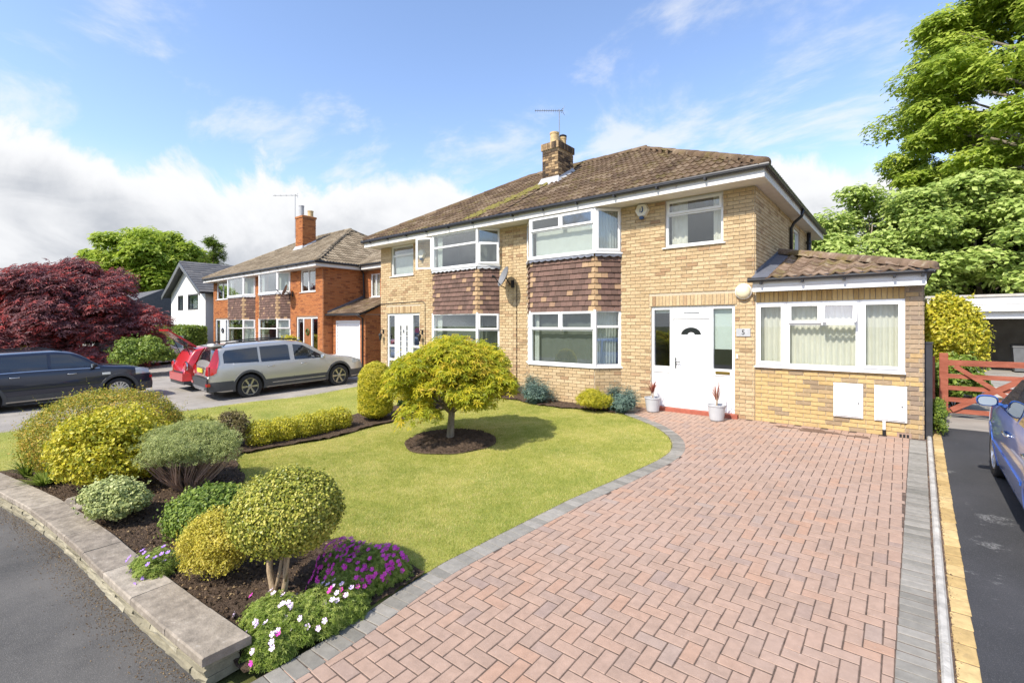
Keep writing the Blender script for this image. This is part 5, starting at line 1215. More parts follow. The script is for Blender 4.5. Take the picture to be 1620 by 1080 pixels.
class Car:
    def __init__(s, name, label, loc, heading, c, pitch=0., group=None):
        s.c = c; s.root = empty(name, loc, label=label, cat='car', rot=(0, -pitch, heading)); s.root.rotation_mode = 'XYZ'
        s.L2 = c['L']/2
    def w(s, x):
        c = s.c; t = abs(x)/s.L2; return c['W']/2*(1-c.get('taper_f' if x > 0 else 'taper_r', .16)*max(0, (t-.45)/.55)**2.4-.06*max(0, (t-.86)/.14)**2)
    def zt(s, x): return curve(s.c['top'], x)
    def belt(s, x): return curve(s.c['belt'], x)
    def ze(s, x):
        z = s.zt(x); return z-(.035+.03*smoothstep(.9, 1.4, z).item())
    def y(s, x, z):
        w = s.w(x); b = min(s.belt(x), s.ze(x)); mid = .58
        if z <= b: return w*(1-.045*((z-mid)/(.42))**2 if z > mid else 1-.075*((mid-z)/.42)**2)
        t = (z-b)/max(.05, s.c['H']-b); yb = w*(1-.045*((b-mid)/.42)**2); return yb-w*(.035*min(1, t*8))-s.c.get('tumble', .17)*w*t*(.85+.15*t)
    def zlo(s, x):
        z = s.c['sill']+.10*max(0, (abs(x)/s.L2-.84)/.16)**2
        for xa in s.c['axles']:
            r = s.c['R']+.055; d = abs(x-xa)
            if d < r: z = max(z, s.c['R']+math.sqrt(r*r-d*d))
        return z
    def stations(s):
        xs = list(np.linspace(-s.L2, s.L2, 86))
        for xa in s.c['axles']:
            r = s.c['R']+.055; xs += [xa+r*math.cos(t) for t in np.linspace(0, math.pi, 21)]; xs += [xa-r-1e-3, xa+r+1e-3]
        xs = sorted(x for x in xs if abs(x) <= s.L2); return [x for i, x in enumerate(xs) if i == 0 or x-xs[i-1] > 4e-4]
    def body(s):
        m = MB(); K, T = 16, 7; rows = []
        for x in s.stations():
            a, e = s.zlo(x), s.ze(x); pts = []
            for k in range(K+1): z = a+(e-a)*k/K; pts.append((x, s.y(x, z), z))
            ye = pts[-1][1]; zc = s.zt(x)
            for k in range(1, T+1): t = k/T; pts.append((x, ye*(1-t), e+(zc-e)*(1-(1-t)**2.6)))
            rows.append(pts+[(p[0], -p[1], p[2]) for p in pts[:-1]][::-1])
        m.grid(rows); n = len(rows[0])
        m.face(range(0, n)); m.face(range(len(m.v)-n, len(m.v)))
        s.b = m.build('body', s.c['paint'], s.root, smooth=True, local=True, recentre=False)
        u = MB(); u.box(-s.L2+.15, s.L2-.15, -s.c['W']/2+.26, s.c['W']/2-.26, s.c['sill']-.06, .62)
        for xa in s.c['axles']: pass
        u.build('underbody', 'black', s.root, local=True)
    def panel(s, name, cols, mat, d=.004, sides=(1, -1), n=5, parent=None, thick=False):
        """cols: (x, z_low, z_high); a skin lying d proud of the flank"""
        for sd in sides:
            m = MB(); rows = [[(x, sd*(s.y(x, a+(b-a)*k/n)+d), a+(b-a)*k/n) for k in range(n+1)] for x, a, b in cols]
            if sd < 0: rows = rows[::-1]
            m.grid(rows)
            back = [[(p[0], p[1]-sd*(d+.012), p[2]) for p in r] for r in rows]; nn = len(rows); q = n+1; o = m.pts([p for r in back for p in r]) 
            for i in range(nn-1):
                for k0 in (0, n): m.face((i*q+k0, (i+1)*q+k0, o+(i+1)*q+k0, o+i*q+k0))
            for i0 in (0, nn-1):
                for k in range(n): m.face((i0*q+k, i0*q+k+1, o+i0*q+k+1, o+i0*q+k))
            m.build(name, mat, parent or s.root, smooth=False, local=True)
    def glass(s, name, pts, mat='car_glass', d=.005, sides=(1, -1), n=14):
        """side window from corner list (x,z): bottom chain and top chain given as (bottom[], top[])"""
        bot, top = pts; x0, x1 = max(bot[0][0], top[0][0]), min(bot[-1][0], top[-1][0])
        xa, xb_ = min(bot[0][0], top[0][0]), max(bot[-1][0], top[-1][0]); cols = []
        lo = lambda x: interp(bot, x); hi = lambda x: interp(top, x)
        for x in np.linspace(xa, xb_, n+1):
            a, b = lo(x), hi(x)
            if x < bot[0][0]: a = lo(bot[0][0])+(hi(top[0][0])-lo(bot[0][0]))*(bot[0][0]-x)/max(1e-6, bot[0][0]-top[0][0])
            if x > bot[-1][0]: a = lo(bot[-1][0])+(hi(top[-1][0])-lo(bot[-1][0]))*(x-bot[-1][0])/max(1e-6, top[-1][0]-bot[-1][0])
            if x < top[0][0]: b = hi(top[0][0])-(hi(top[0][0])-lo(bot[0][0]))*(top[0][0]-x)/max(1e-6, top[0][0]-bot[0][0])
            if x > top[-1][0]: b = hi(top[-1][0])-(hi(top[-1][0])-lo(bot[-1][0]))*(x-top[-1][0])/max(1e-6, bot[-1][0]-top[-1][0])
            if b-a > .002: cols.append((x, a, b))
        s.panel(name, cols, mat, d, sides)
    def screen(s, name, xa, xb_, mat='car_glass', inset=.07, d=.006, n=10, m_=10):
        """windscreen or rear window: the strip of the top between two stations"""
        m = MB(); rows = []
        for i in range(n+1):
            x = xa+(xb_-xa)*i/n; e, zc = s.ze(x), s.zt(x); ye = s.y(x, e)-inset; sl = (s.zt(x+.01)-s.zt(x-.01))/.02; nl = math.hypot(1, sl)
            rows.append([(x-sl/nl*d, ye*(1-2*k/m_), e+(zc-e)*(1-abs(1-2*k/m_*1.0 if k <= m_/2 else 1-2*(m_-k)/m_)**2.6)+d/nl+.003) for k in range(m_+1)])
        m.grid(rows); m.build(name, mat, s.root, smooth=True, local=True)
    def bits(s, name, mat, f, smooth=False, parent=None):
        m = MB(); f(m); return m.build(name, mat, parent or s.root, smooth=smooth, local=True)
    def wheels(s, rim='alloy', spokes=6, twin=False, only=None):
        R_ = s.c['R']; wd = s.c.get('tw', .215)
        for xa in s.c['axles']:
            for sd in (1, -1):
                yo = s.w(xa)*.985-.012
                p = empty('wheel', (xa, sd*yo, R_)); p.parent = s.root
                t = MB(); r = R_*.685
                prof = [(r, -.01), (R_*.93, .0), (R_*.985, -.02), (R_, -.05), (R_, -wd+.05), (R_*.985, -wd+.02), (R_*.93, -wd), (r, -wd+.01)]
                t.T = lambda a, b, c: (a, sd*b, c); t.lathe(prof, (0, 0, 0), 36, 0, 'y', False); t.build('tyre', 'tyre', p, smooth=True, local=True, recentre=False)
                q = MB(); q.T = t.T
                q.lathe([(r*1.0, -.012), (r*.985, -.004), (r*.93, -.006), (r*.91, -.03), (r*.90, -.10)], (0, 0, 0), 36, 0, 'y', False); q.lathe([(r*.24, -.05), (r*.24, -.02), (r*.16, -.012), (.001, -.010)], (0, 0, 0), 20, 0, 'y')
                for k in range(spokes):
                    a0 = 2*math.pi*k/spokes
                    for off in ((-.16, .16) if twin else (0,)):
                        a = a0+off; b = a0+off*1.4; hw = r*(.075 if twin else .10); c1 = Vector((math.cos(a), 0, math.sin(a))); n1 = Vector((-math.sin(a), 0, math.cos(a)))
                        A = c1*r*.18; B = Vector((math.cos(b), 0, math.sin(b)))*r*.92
                        q.hexa([tuple(A-n1*hw+Vector((0, -.06, 0))), tuple(B-n1*hw*1.5+Vector((0, -.055, 0))), tuple(B+n1*hw*1.5+Vector((0, -.055, 0))), tuple(A+n1*hw+Vector((0, -.06, 0))), tuple(A-n1*hw*.8+Vector((0, -.022, 0))), tuple(B-n1*hw*1.2+Vector((0, -.012, 0))), tuple(B+n1*hw*1.2+Vector((0, -.012, 0))), tuple(A+n1*hw*.8+Vector((0, -.022, 0)))])
                q.build('rim', rim, p, smooth=False, local=True, recentre=False)
                dk = MB(); dk.T = t.T; dk.lathe([(r*.9, -.085), (.001, -.08)], (0, 0, 0), 24, 0, 'y'); dk.build('brake_disc', 'dark_plastic', p, local=True, recentre=False)
    def arches(s, mat, wd=.06, d=.014):
        for xa in s.c['axles']:
            r0 = s.c['R']+.052; r1 = r0+wd; cols = []
            for sd in (1, -1):
                m = MB(); rows = []
                for t in np.linspace(-.30, math.pi+.30, 33):
                    row = []
                    for r in (r0-.004, r0+.012, r1-.012, r1):
                        x = xa+r*math.cos(t); z = max(s.c['sill']-.01, s.c['R']+r*math.sin(t)); e = d if r not in (r0-.004, r1) else -.004
                        row.append((x, sd*(s.y(x, z)+e), z))
                    rows.append(row)
                m.grid(rows if sd > 0 else rows[::-1]); m.build('wheel_arch', mat, s.root, smooth=False, local=True)
    def seam(s, xz, sides=(1, -1), r=.004):
        for sd in sides:
            m = MB(); m.tube([(x, sd*(s.y(x, z)+.0005), z) for x, z in xz], r, 5); m.build('door_seam', 'black', s.root, local=True)
    def handle(s, x, z, sides=(1, -1), mat=None):
        for sd in sides:
            m = MB(); y = s.y(x, z); m.tube([(x-.11, sd*(y-.002), z), (x-.09, sd*(y+.03), z+.004), (x+.07, sd*(y+.032), z+.006), (x+.09, sd*(y-.002), z+.006)], .013, 8); m.build('door_handle', mat or s.c['paint'], s.root, smooth=True, local=True)
    def mirror(s, x, z, mat, sides=(1, -1), glass=True):
        for sd in sides:
            y = s.y(x, z); p = empty('door_mirror', (x, sd*y, z)); p.parent = s.root; p.scale = (.8, .82, .85)
            m = MB(); n = 14; rows = []
            for q, (dx, k) in enumerate(((-.055, .90), (-.05, 1.), (0, 1.), (.05, .8), (.085, .45), (.09, .05))):
                rows.append([(dx, sd*(.15+k*.115*math.copysign(abs(math.cos(t))**.7, math.cos(t))), .06+k*.075*math.copysign(abs(math.sin(t))**.7, math.sin(t))) for t in [2*math.pi*i/n for i in range(n+1)]])
            m.grid(rows); m.face(range(n)); m.hexa([(-.03, sd*-.02, -.02), (.04, sd*-.02, -.02), (.04, sd*.1, .02), (-.03, sd*.1, .02), (-.03, sd*-.02, .02), (.04, sd*-.02, .02), (.04, sd*.1, .055), (-.03, sd*.1, .055)]); m.build('mirror_shell', mat, p, smooth=True, local=True, recentre=False)
            g = MB(); P = [(-.0585, sd*(.15+.095*math.copysign(abs(math.cos(t))**.7, math.cos(t))), .06+.060*math.copysign(abs(math.sin(t))**.7, math.sin(t))) for t in [2*math.pi*i/n for i in range(n)]]; g.poly(P); g.build('mirror_glass', 'mirror_glass', p, local=True, recentre=False)

def zat(x, y): return float(zg(x, y))+.006
# silver estate car
def silver():
    c = dict(L=4.84, W=1.87, H=1.56, R=.345, axles=(-1.355, 1.46), sill=.27, paint='paint_silver', taper_f=.17, taper_r=.09, tumble=.20,
             top=[(-2.42, .70), (-2.40, .96), (-2.34, 1.04), (-2.20, 1.36), (-2.08, 1.485), (-1.6, 1.535), (-.4, 1.56), (.2, 1.525), (.5, 1.44), (1.12, 1.075), (1.3, 1.02), (1.9, .94), (2.25, .82), (2.38, .70), (2.42, .52)],
             belt=[(-2.42, .95), (-1.5, .985), (0, .965), (1.2, .925), (2.0, .86), (2.42, .7)])
    k = Car('estate_car', 'silver estate car with roof rails parked beside the yellow brick house', (-15.25, 7.22, -.25), R(85), c, pitch=.045); k.root.scale = (.95, .96, 1.03); k.body()
    k.glass('side_window', ([(-2.08, 1.04), (-1.07, 1.01)], [(-1.98, 1.38), (-1.07, 1.42)])); k.glass('side_window', ([(-1.00, 1.005), (-.08, .99)], [(-1.00, 1.425), (-.15, 1.44)])); k.glass('side_window', ([(-.01, .985), (1.02, .965)], [(-.08, 1.44), (.30, 1.39)]))
    k.screen('windscreen', .46, 1.08); k.screen('rear_window', -2.30, -2.13, inset=.12, d=.012)
    k.panel('side_cladding', [(x, .285, .50) for x in np.linspace(-.92, 1.02, 20)], 'dark_plastic', .012); k.panel('cladding_strip', [(x, .385, .40) for x in np.linspace(-.72, .95, 20)], 'chrome', .018)
    k.panel('bumper', [(x, .30, .56) for x in np.linspace(-2.41, -1.80, 14)], 'dark_plastic', .014); k.panel('bumper', [(x, .30, .50) for x in np.linspace(1.90, 2.41, 12)], 'dark_plastic', .012)
    def rb(m):
        for z0, z1, x in ((.31, .64, -2.475),):
            yy = k.w(-2.4)-.02; m.hexa([(x, -yy, z0+.05), (x+.16, -yy, z0), (x+.16, yy, z0), (x, yy, z0+.05), (x+.01, -yy, z1), (x+.16, -yy, z1), (x+.16, yy, z1), (x+.01, yy, z1)])
    k.bits('rear_bumper', 'dark_plastic', rb)
    k.bits('skid_plate', 'alloy_bright', lambda m: m.hexa([(-2.485, -.5, .34), (-2.42, -.55, .30), (-2.42, .55, .30), (-2.485, .5, .34), (-2.49, -.62, .42), (-2.44, -.62, .42), (-2.44, .62, .42), (-2.49, .62, .42)]))
    for sd in (1, -1):
        k.bits('reflector', 'lamp_red', lambda m: m.box(-2.485, -2.40, sd*.80-.10, sd*.80+.08, .46, .53))
    # tall tail lights climbing the rear pillars
    k.panel('tail_light', [(-2.41, .74, .97), (-2.36, .74, 1.05), (-2.30, .76, 1.17), (-2.22, .80, 1.34), (-2.17, .97, 1.42), (-2.12, 1.16, 1.45)], 'lamp_red', .012)
    for sd in (1, -1): k.bits('tail_light', 'lamp_red', lambda m: m.hexa([(-2.44, sd*.55, .74), (-2.40, sd*.55, .74), (-2.40, sd*.83, .74), (-2.435, sd*.83, .74), (-2.425, sd*.66, .98), (-2.38, sd*.66, .98), (-2.38, sd*.80, .98), (-2.415, sd*.80, .98)]))
    k.bits('number_plate', 'plate_yellow', lambda m: m.box(-2.452, -2.42, -.26, .26, .80, .91)); k.bits('tailgate_trim', 'chrome', lambda m: m.box(-2.44, -2.41, -.40, .40, .935, .96))
    k.bits('tailgate_spoiler', 'paint_silver', lambda m: m.hexa([(-2.26, -.58, 1.485), (-1.95, -.62, 1.50), (-1.95, .62, 1.50), (-2.26, .58, 1.485), (-2.26, -.58, 1.51), (-1.95, -.62, 1.545), (-1.95, .62, 1.545), (-2.26, .58, 1.51)]))
    for sd in (1, -1): k.bits('roof_rail', 'black', lambda m: m.tube([(-1.95, sd*.62, 1.50), (-1.85, sd*.62, 1.585), (-.3, sd*.635, 1.61), (.15, sd*.62, 1.575), (.25, sd*.61, 1.51)], .018, 8), True)
    k.panel('headlight', [(x, .70+.04*(x-2.0), .84-.25*max(0, x-2.1)) for x in np.linspace(1.98, 2.36, 8)], 'lamp_clear', .006)
    k.wheels('alloy', 6); k.arches('dark_plastic', .075, .016)
    k.seam([(-.05, .50), (-.05, .98)]); k.seam([(-1.02, .70), (-1.03, 1.0)]); k.seam([(1.03, .50), (1.05, .95)]); k.seam([(-1.02, .70), (-.95, .52)])
    k.handle(-.72, .86, mat='chrome'); k.handle(.28, .85, mat='chrome'); k.mirror(.88, .96, 'paint_silver'); return k
silver()
# red hatchback with its tailgate up
def red_hatch():
    c = dict(L=3.7, W=1.68, H=1.42, R=.31, axles=(-1.22, 1.25), sill=.25, paint='paint_red', taper_f=.14, taper_r=.13, tumble=.15,
             top=[(-1.85, .62), (-1.84, .84), (-1.78, .92), (-1.60, 1.25), (-1.48, 1.365), (-1.1, 1.40), (-.2, 1.42), (.25, 1.37), (.38, 1.31), (.80, 1.00), (.95, .95), (1.5, .86), (1.75, .72), (1.85, .5)],
             belt=[(-1.85, .90), (-.5, .93), (.8, .90), (1.85, .68)])
    k = Car('hatchback_car', 'small red hatchback with its tailgate open beside the silver estate', (-17.95, 6.95, -.22), R(88), c, pitch=.045); k.body()
    k.glass('side_window', ([(-1.50, .99), (-.42, .96)], [(-1.38, 1.31), (-.42, 1.335)])); k.glass('side_window', ([(-.36, .96), (.62, .935)], [(-.36, 1.335), (.12, 1.30)])); k.screen('windscreen', .32, .78)
    k.bits('boot_opening', 'black', lambda m: m.hexa([(-1.865, -.50, .60), (-1.60, -.50, .60), (-1.60, .50, .60), (-1.865, .50, .60), (-1.50, -.46, 1.345), (-1.2, -.46, 1.345), (-1.2, .46, 1.345), (-1.50, .46, 1.345)]))
    tg = empty('tailgate', (-1.46, 0, 1.37)); tg.parent = k.root
    m = MB(); a = R(38); dx, dz = -math.cos(a), math.sin(a)
    for (s0, s1, w0, w1, mt) in ((0, .52, .47, .50, 'car_glass'), (.52, .92, .52, .55, 'paint_red')):
        m = MB(); nx_, nz_ = dz, -dx
        P = [(dx*s_, sd*w_, dz*s_) for s_, w_, sd in ((s0, w0, -1), (s1, w1, -1), (s1, w1, 1), (s0, w0, 1))]; Q = [(p[0]-nz_*.0+nx_*-.0, p[1], p[2]+.06) for p in P]; m.hexa(P+Q); m.build('tailgate_glass' if mt == 'car_glass' else 'tailgate_panel', mt, tg, local=True, recentre=False)
    m = MB()
    for sd in (-1, 1): m.hexa([(0, sd*.47, -.01), (dx*.53, sd*.51, dz*.53-.01), (dx*.53, sd*.57, dz*.53-.01), (0, sd*.55, -.01), (0, sd*.47, .065), (dx*.53, sd*.51, dz*.53+.065), (dx*.53, sd*.57, dz*.53+.065), (0, sd*.55, .065)])
    m.build('tailgate_frame', 'paint_red', tg, local=True, recentre=False)
    for sd in (1, -1): k.bits('gas_strut', 'black', lambda m: m.tube([(-1.62, sd*.52, 1.12), (-1.80, sd*.52, 1.60)], .012, 6))
    for sd in (1, -1): k.bits('tail_light', 'lamp_red', lambda m: m.lathe([(.001, -.10), (.11, -.09), (.13, -.03), (.13, 0)], (-1.755, sd*.66, .82), 16, 0, 'x')); k.bits('tail_light_ring', 'chrome', lambda m: m.lathe([(.155, -.03), (.15, -.06), (.125, -.065), (.125, -.03)], (-1.755, sd*.66, .82), 16, 0, 'x'))
    k.bits('rear_bumper', 'paint_red', lambda m: m.hexa([(-1.93, -.70, .36), (-1.7, -.80, .36), (-1.7, .80, .36), (-1.93, .70, .36), (-1.92, -.72, .60), (-1.7, -.80, .60), (-1.7, .80, .60), (-1.92, .72, .60)])); k.bits('bumper_skirt', 'dark_plastic', lambda m: m.box(-1.90, -1.6, -.74, .74, .25, .36))
    k.panel('sill_trim', [(x, .26, .36) for x in np.linspace(-.85, .88, 12)], 'dark_plastic', .008); k.wheels('alloy_bright', 7); k.arches('dark_plastic', .06, .012); k.handle(-.2, .84, mat='chrome'); k.mirror(.52, .95, 'paint_red'); return k
red_hatch()
# dark blue car on the left
def navy():
    c = dict(L=4.3, W=1.82, H=1.54, R=.335, axles=(-1.34, 1.33), sill=.26, paint='paint_navy', taper_f=.13, taper_r=.12, tumble=.16,
             top=[(-2.15, .66), (-2.13, .95), (-2.05, 1.05), (-1.85, 1.38), (-1.7, 1.49), (-1.0, 1.53), (0, 1.54), (.35, 1.49), (.55, 1.41), (1.0, 1.08), (1.15, 1.05), (1.75, .97), (2.0, .86), (2.12, .70), (2.15, .5)],
             belt=[(-2.15, 1.0), (-.5, 1.02), (.9, .99), (1.6, .9), (2.15, .7)])
    k = Car('crossover_car', 'dark navy car with black arches parked at the left in front of the red maple', (-18.1, 2.1, -.40), R(91), c, pitch=.03); k.body()
    k.glass('side_window', ([(-1.75, 1.08), (-1.15, 1.06)], [(-1.6, 1.40), (-1.15, 1.42)])); k.glass('side_window', ([(-1.08, 1.06), (-.12, 1.04)], [(-1.08, 1.42), (-.12, 1.43)])); k.glass('side_window', ([(-.05, 1.04), (.85, 1.03)], [(-.05, 1.43), (.34, 1.40)])); k.screen('windscreen', .48, 1.0)
    k.panel('chrome_strip', [(x, k.belt(x)+.0, k.belt(x)+.022) for x in np.linspace(-1.85, .92, 24)], 'chrome', .010)
    k.panel('side_cladding', [(x, .27, .44) for x in np.linspace(-.90, .90, 16)], 'dark_plastic', .012); k.panel('sill_strip', [(x, .285, .31) for x in np.linspace(-.90, .90, 16)], 'alloy', .018)
    k.panel('headlight', [(x, .74, .92-.3*max(0, x-1.9)) for x in np.linspace(1.72, 2.06, 8)], 'lamp_clear', .008); k.panel('bumper', [(x, .28, .50) for x in np.linspace(1.80, 2.14, 10)], 'dark_plastic', .012)
    k.bits('front_grille', 'black', lambda m: m.box(2.10, 2.165, -.5, .5, .35, .72)); k.panel('wing_badge', [(x, .80, .86) for x in np.linspace(.96, 1.14, 5)], 'chrome', .008); k.panel('fog_lamp', [(x, .60, .67) for x in np.linspace(2.06, 2.14, 4)], 'lamp_red', .02)
    k.wheels('alloy_bright', 8, True); k.arches('dark_plastic', .085, .018); k.seam([(-.085, .45), (-.085, 1.02)]); k.seam([(.95, .45), (.95, 1.0)]); k.handle(-.72, .90, mat='chrome'); k.handle(.35, .89, mat='chrome'); k.mirror(.78, 1.02, 'black')
    for sd in (1, -1): k.bits('roof_rail', 'black', lambda m: m.tube([(-1.6, sd*.60, 1.48), (-1.45, sd*.62, 1.555), (-.1, sd*.64, 1.575), (.2, sd*.63, 1.51)], .016, 8), True)
navy()
# blue car on the tarmac drive at the right
def blue():
    c = dict(L=3.95, W=1.70, H=1.47, R=.30, axles=(-1.23, 1.22), sill=.24, paint='paint_blue', taper_f=.16, taper_r=.12, tumble=.15,
             top=[(-1.97, .62), (-1.95, .90), (-1.86, .98), (-1.68, 1.30), (-1.5, 1.42), (-.8, 1.47), (-.1, 1.465), (.2, 1.40), (.42, 1.29), (1.05, .96), (1.2, .93), (1.6, .84), (1.85, .70), (1.97, .46)],
             belt=[(-1.97, .94), (-.5, .95), (.9, .91), (1.97, .66)])
    k = Car('hatchback_car', 'bright blue hatchback on the black tarmac drive at the right edge', (1.68, 7.15, -.125), R(90), c, pitch=.045); k.body()
    k.glass('side_window', ([(-1.35, 1.0), (-.38, .98)], [(-1.25, 1.35), (-.38, 1.385)])); k.glass('side_window', ([(-.30, .98), (.88, .95)], [(-.30, 1.385), (.20, 1.34)])); k.screen('windscreen', .30, 1.02); k.screen('rear_window', -1.80, -1.55)
    k.panel('headlight', [(x, .64, .80-.3*max(0, x-1.7)) for x in np.linspace(1.5, 1.9, 8)], 'lamp_clear', .006); k.panel('side_repeater', [(x, .72, .745) for x in np.linspace(.92, .98, 3)], 'lamp_clear', .012)
    k.panel('tail_light', [(x, .72, 1.0) for x in np.linspace(-1.93, -1.72, 6)], 'lamp_red', .006); k.wheels('alloy_bright', 9); k.arches('paint_blue', .035, .008)
    k.seam([(.86, .34), (.90, .62), (.90, .93)]); k.seam([(-.34, .30), (-.34, .97)]); k.handle(-.08, .80, mat='chrome'); k.handle(-1.1, .82, mat='chrome'); k.mirror(.72, .965, 'paint_blue'); k.panel('bump_strip', [(x, .50, .535) for x in np.linspace(-.85, .85, 14)], 'paint_blue', .012)
blue()
# white car glimpsed behind the laurel
def pale_car():
    c = dict(L=4.1, W=1.75, H=1.48, R=.31, axles=(-1.25, 1.25), sill=.25, paint='paint_white', taper_f=.15, taper_r=.12, tumble=.16, top=[(-2.05, .62), (-2.0, .95), (-1.7, 1.36), (-1.5, 1.44), (0, 1.48), (.4, 1.38), (1.05, 1.0), (1.8, .85), (2.05, .5)], belt=[(-2.05, .95), (1, .93), (2.05, .66)])
    k = Car('hatchback_car', 'pale car mostly hidden behind the red maple and laurel bush', (-29.6, 6.9, -.30), R(110), c); k.body(); k.screen('windscreen', .45, 1.0); k.glass('side_window', ([(-1.5, 1.0), (.85, .96)], [(-1.35, 1.36), (.3, 1.36)])); k.wheels('alloy_bright', 6)
pale_car()
# ------------------------------------------------------------------ plants
def unit(a): return a/np.maximum(1e-9, np.linalg.norm(a, axis=1, keepdims=True))
LEAFV = {'oval': (np.array([(0, 0, 0), (-.32, .5, .10), (0, 1, 0), (.32, .5, .10)]), np.array([(0, 3, 2, 1)])),
         'needle': (np.array([(-.07, 0, 0), (.07, 0, 0), (.02, 1, .0), (-.02, 1, 0)]), np.array([(0, 1, 2, 3)])),
         'round': (np.array([(0, 0, 0), (-.45, .3, .08), (-.40, .8, .1), (0, 1, 0), (.40, .8, .1), (.45, .3, .08)]), np.array([(0, 5, 4, 3), (0, 3, 2, 1)])),
         'spray': (np.array([(0, 0, 0), (-.30, .45, .03), (-.16, .42, 0), (-.20, .85, .03), (0, 1.05, -.05), (.20, .85, .03), (.16, .42, 0), (.30, .45, .03)]), np.array([(0, 2, 1, 0), (0, 6, 7, 0)]))}
def palm(lobes, narrow):
    V = [(0, 0, 0)]; F = []
    angs = np.linspace(-1.9, 1.9, lobes)
    for a in angs:
        l = 1-.28*abs(a)/1.9; d = np.array((math.sin(a), math.cos(a))); n = np.array((d[1], -d[0])); p = d*l*.5; n0 = len(V)
        V += [(p[0]-n[0]*narrow*l, p[1]-n[1]*narrow*l, .04), (d[0]*l, d[1]*l, -.10), (p[0]+n[0]*narrow*l, p[1]+n[1]*narrow*l, .04)]; F.append((0, n0+2, n0+1, n0))
    return np.array(V), np.array(F)
LEAFV['maple'] = palm(5, .13); LEAFV['sycamore'] = palm(3, .26)
LEAFV['spray'] = palm(3, .13)
def leaf_cloud(P, Nrm, size, shape, droop=0., jit=.6, svar=.35):
    """P points, Nrm facing directions; returns V,F"""
    lv, lf = LEAFV[shape]; n = len(P); Nn = unit(Nrm-.45*np.array(trav)+RNG.normal(0, jit*.75, (n, 3)))   # leaves turn to the light
    T = RNG.normal(0, 1, (n, 3)); T[:, 2] -= droop*2; T = unit(T-Nn*np.sum(T*Nn, 1, keepdims=True)); B = np.cross(T, Nn)
    s = size*(1-svar+2*svar*RNG.random((n, 1)))
    V = P[:, None, :]+s[:, None, :]*(lv[None, :, 0:1]*B[:, None, :]+(lv[None, :, 1:2]-.5)*T[:, None, :]+lv[None, :, 2:3]*Nn[:, None, :])
    F = lf[None, :, :]+(np.arange(n)*len(lv))[:, None, None]
    return V.reshape(-1, 3), F.reshape(-1, lf.shape[1])
def shell_pts(c, r, n, inner=.75, zmin=-1., rough=.06, lump=0.):
    """points in the outer shell of an ellipsoid; returns points and outward normals"""
    d = unit(RNG.normal(0, 1, (int(n*1.6), 3))); d = d[d[:, 2] > zmin][:n]; n = len(d)
    k = (inner+(1-inner)*RNG.random((n, 1))**.6)
    if lump: k = k*(1+lump*(np.sin(d[:, :1]*7+c[0])*np.sin(d[:, 1:2]*6+c[1])+.6*np.sin(d[:, 2:3]*9+d[:, :1]*5)))
    k = k*(1+RNG.normal(0, rough, (n, 1)))*np.where(RNG.random((n, 1)) < .05, 1+.14*RNG.random((n, 1)), 1)
    return np.array(c)+d*np.array(r)*k, unit(d/np.array(r))
def crown(parent, parts, mat, name='crown', parent_off=None):
    V, F, n = [], [], 0
    for v, f in parts: V.append(v); F.append(f+n); n += len(v)
    off = np.array(woff(parent)) if parent else 0
    return link(name, mesh_np(name, np.concatenate(V)-off, np.concatenate(F), mat), parent)
def stems(parent, base, tips, r0, mat, name='stem', r1=.004, bend=.1):
    m = MB()
    for t in tips:
        b = Vector(base)+Vector((random.uniform(-1, 1), random.uniform(-1, 1), 0))*r0*1.5; t = Vector(t); mid = (b+t)/2+Vector((random.uniform(-bend, bend), random.uniform(-bend, bend), random.uniform(0, bend*.4)))*(t-b).length
        m.tube([b, mid, t], [r0, r0*.6+r1*.4, r1], 6)
    return m.build(name, mat, parent, smooth=True)
def core(parent, c, r, mat='leaf_dark', zmin=-1, name='inner_foliage', n=2600, size=.05, k=.62):
    p, q = shell_pts(c, (r[0]*k, r[1]*k, r[2]*k), n, .85, zmin); return leaf_cloud(p, q, size, 'oval')
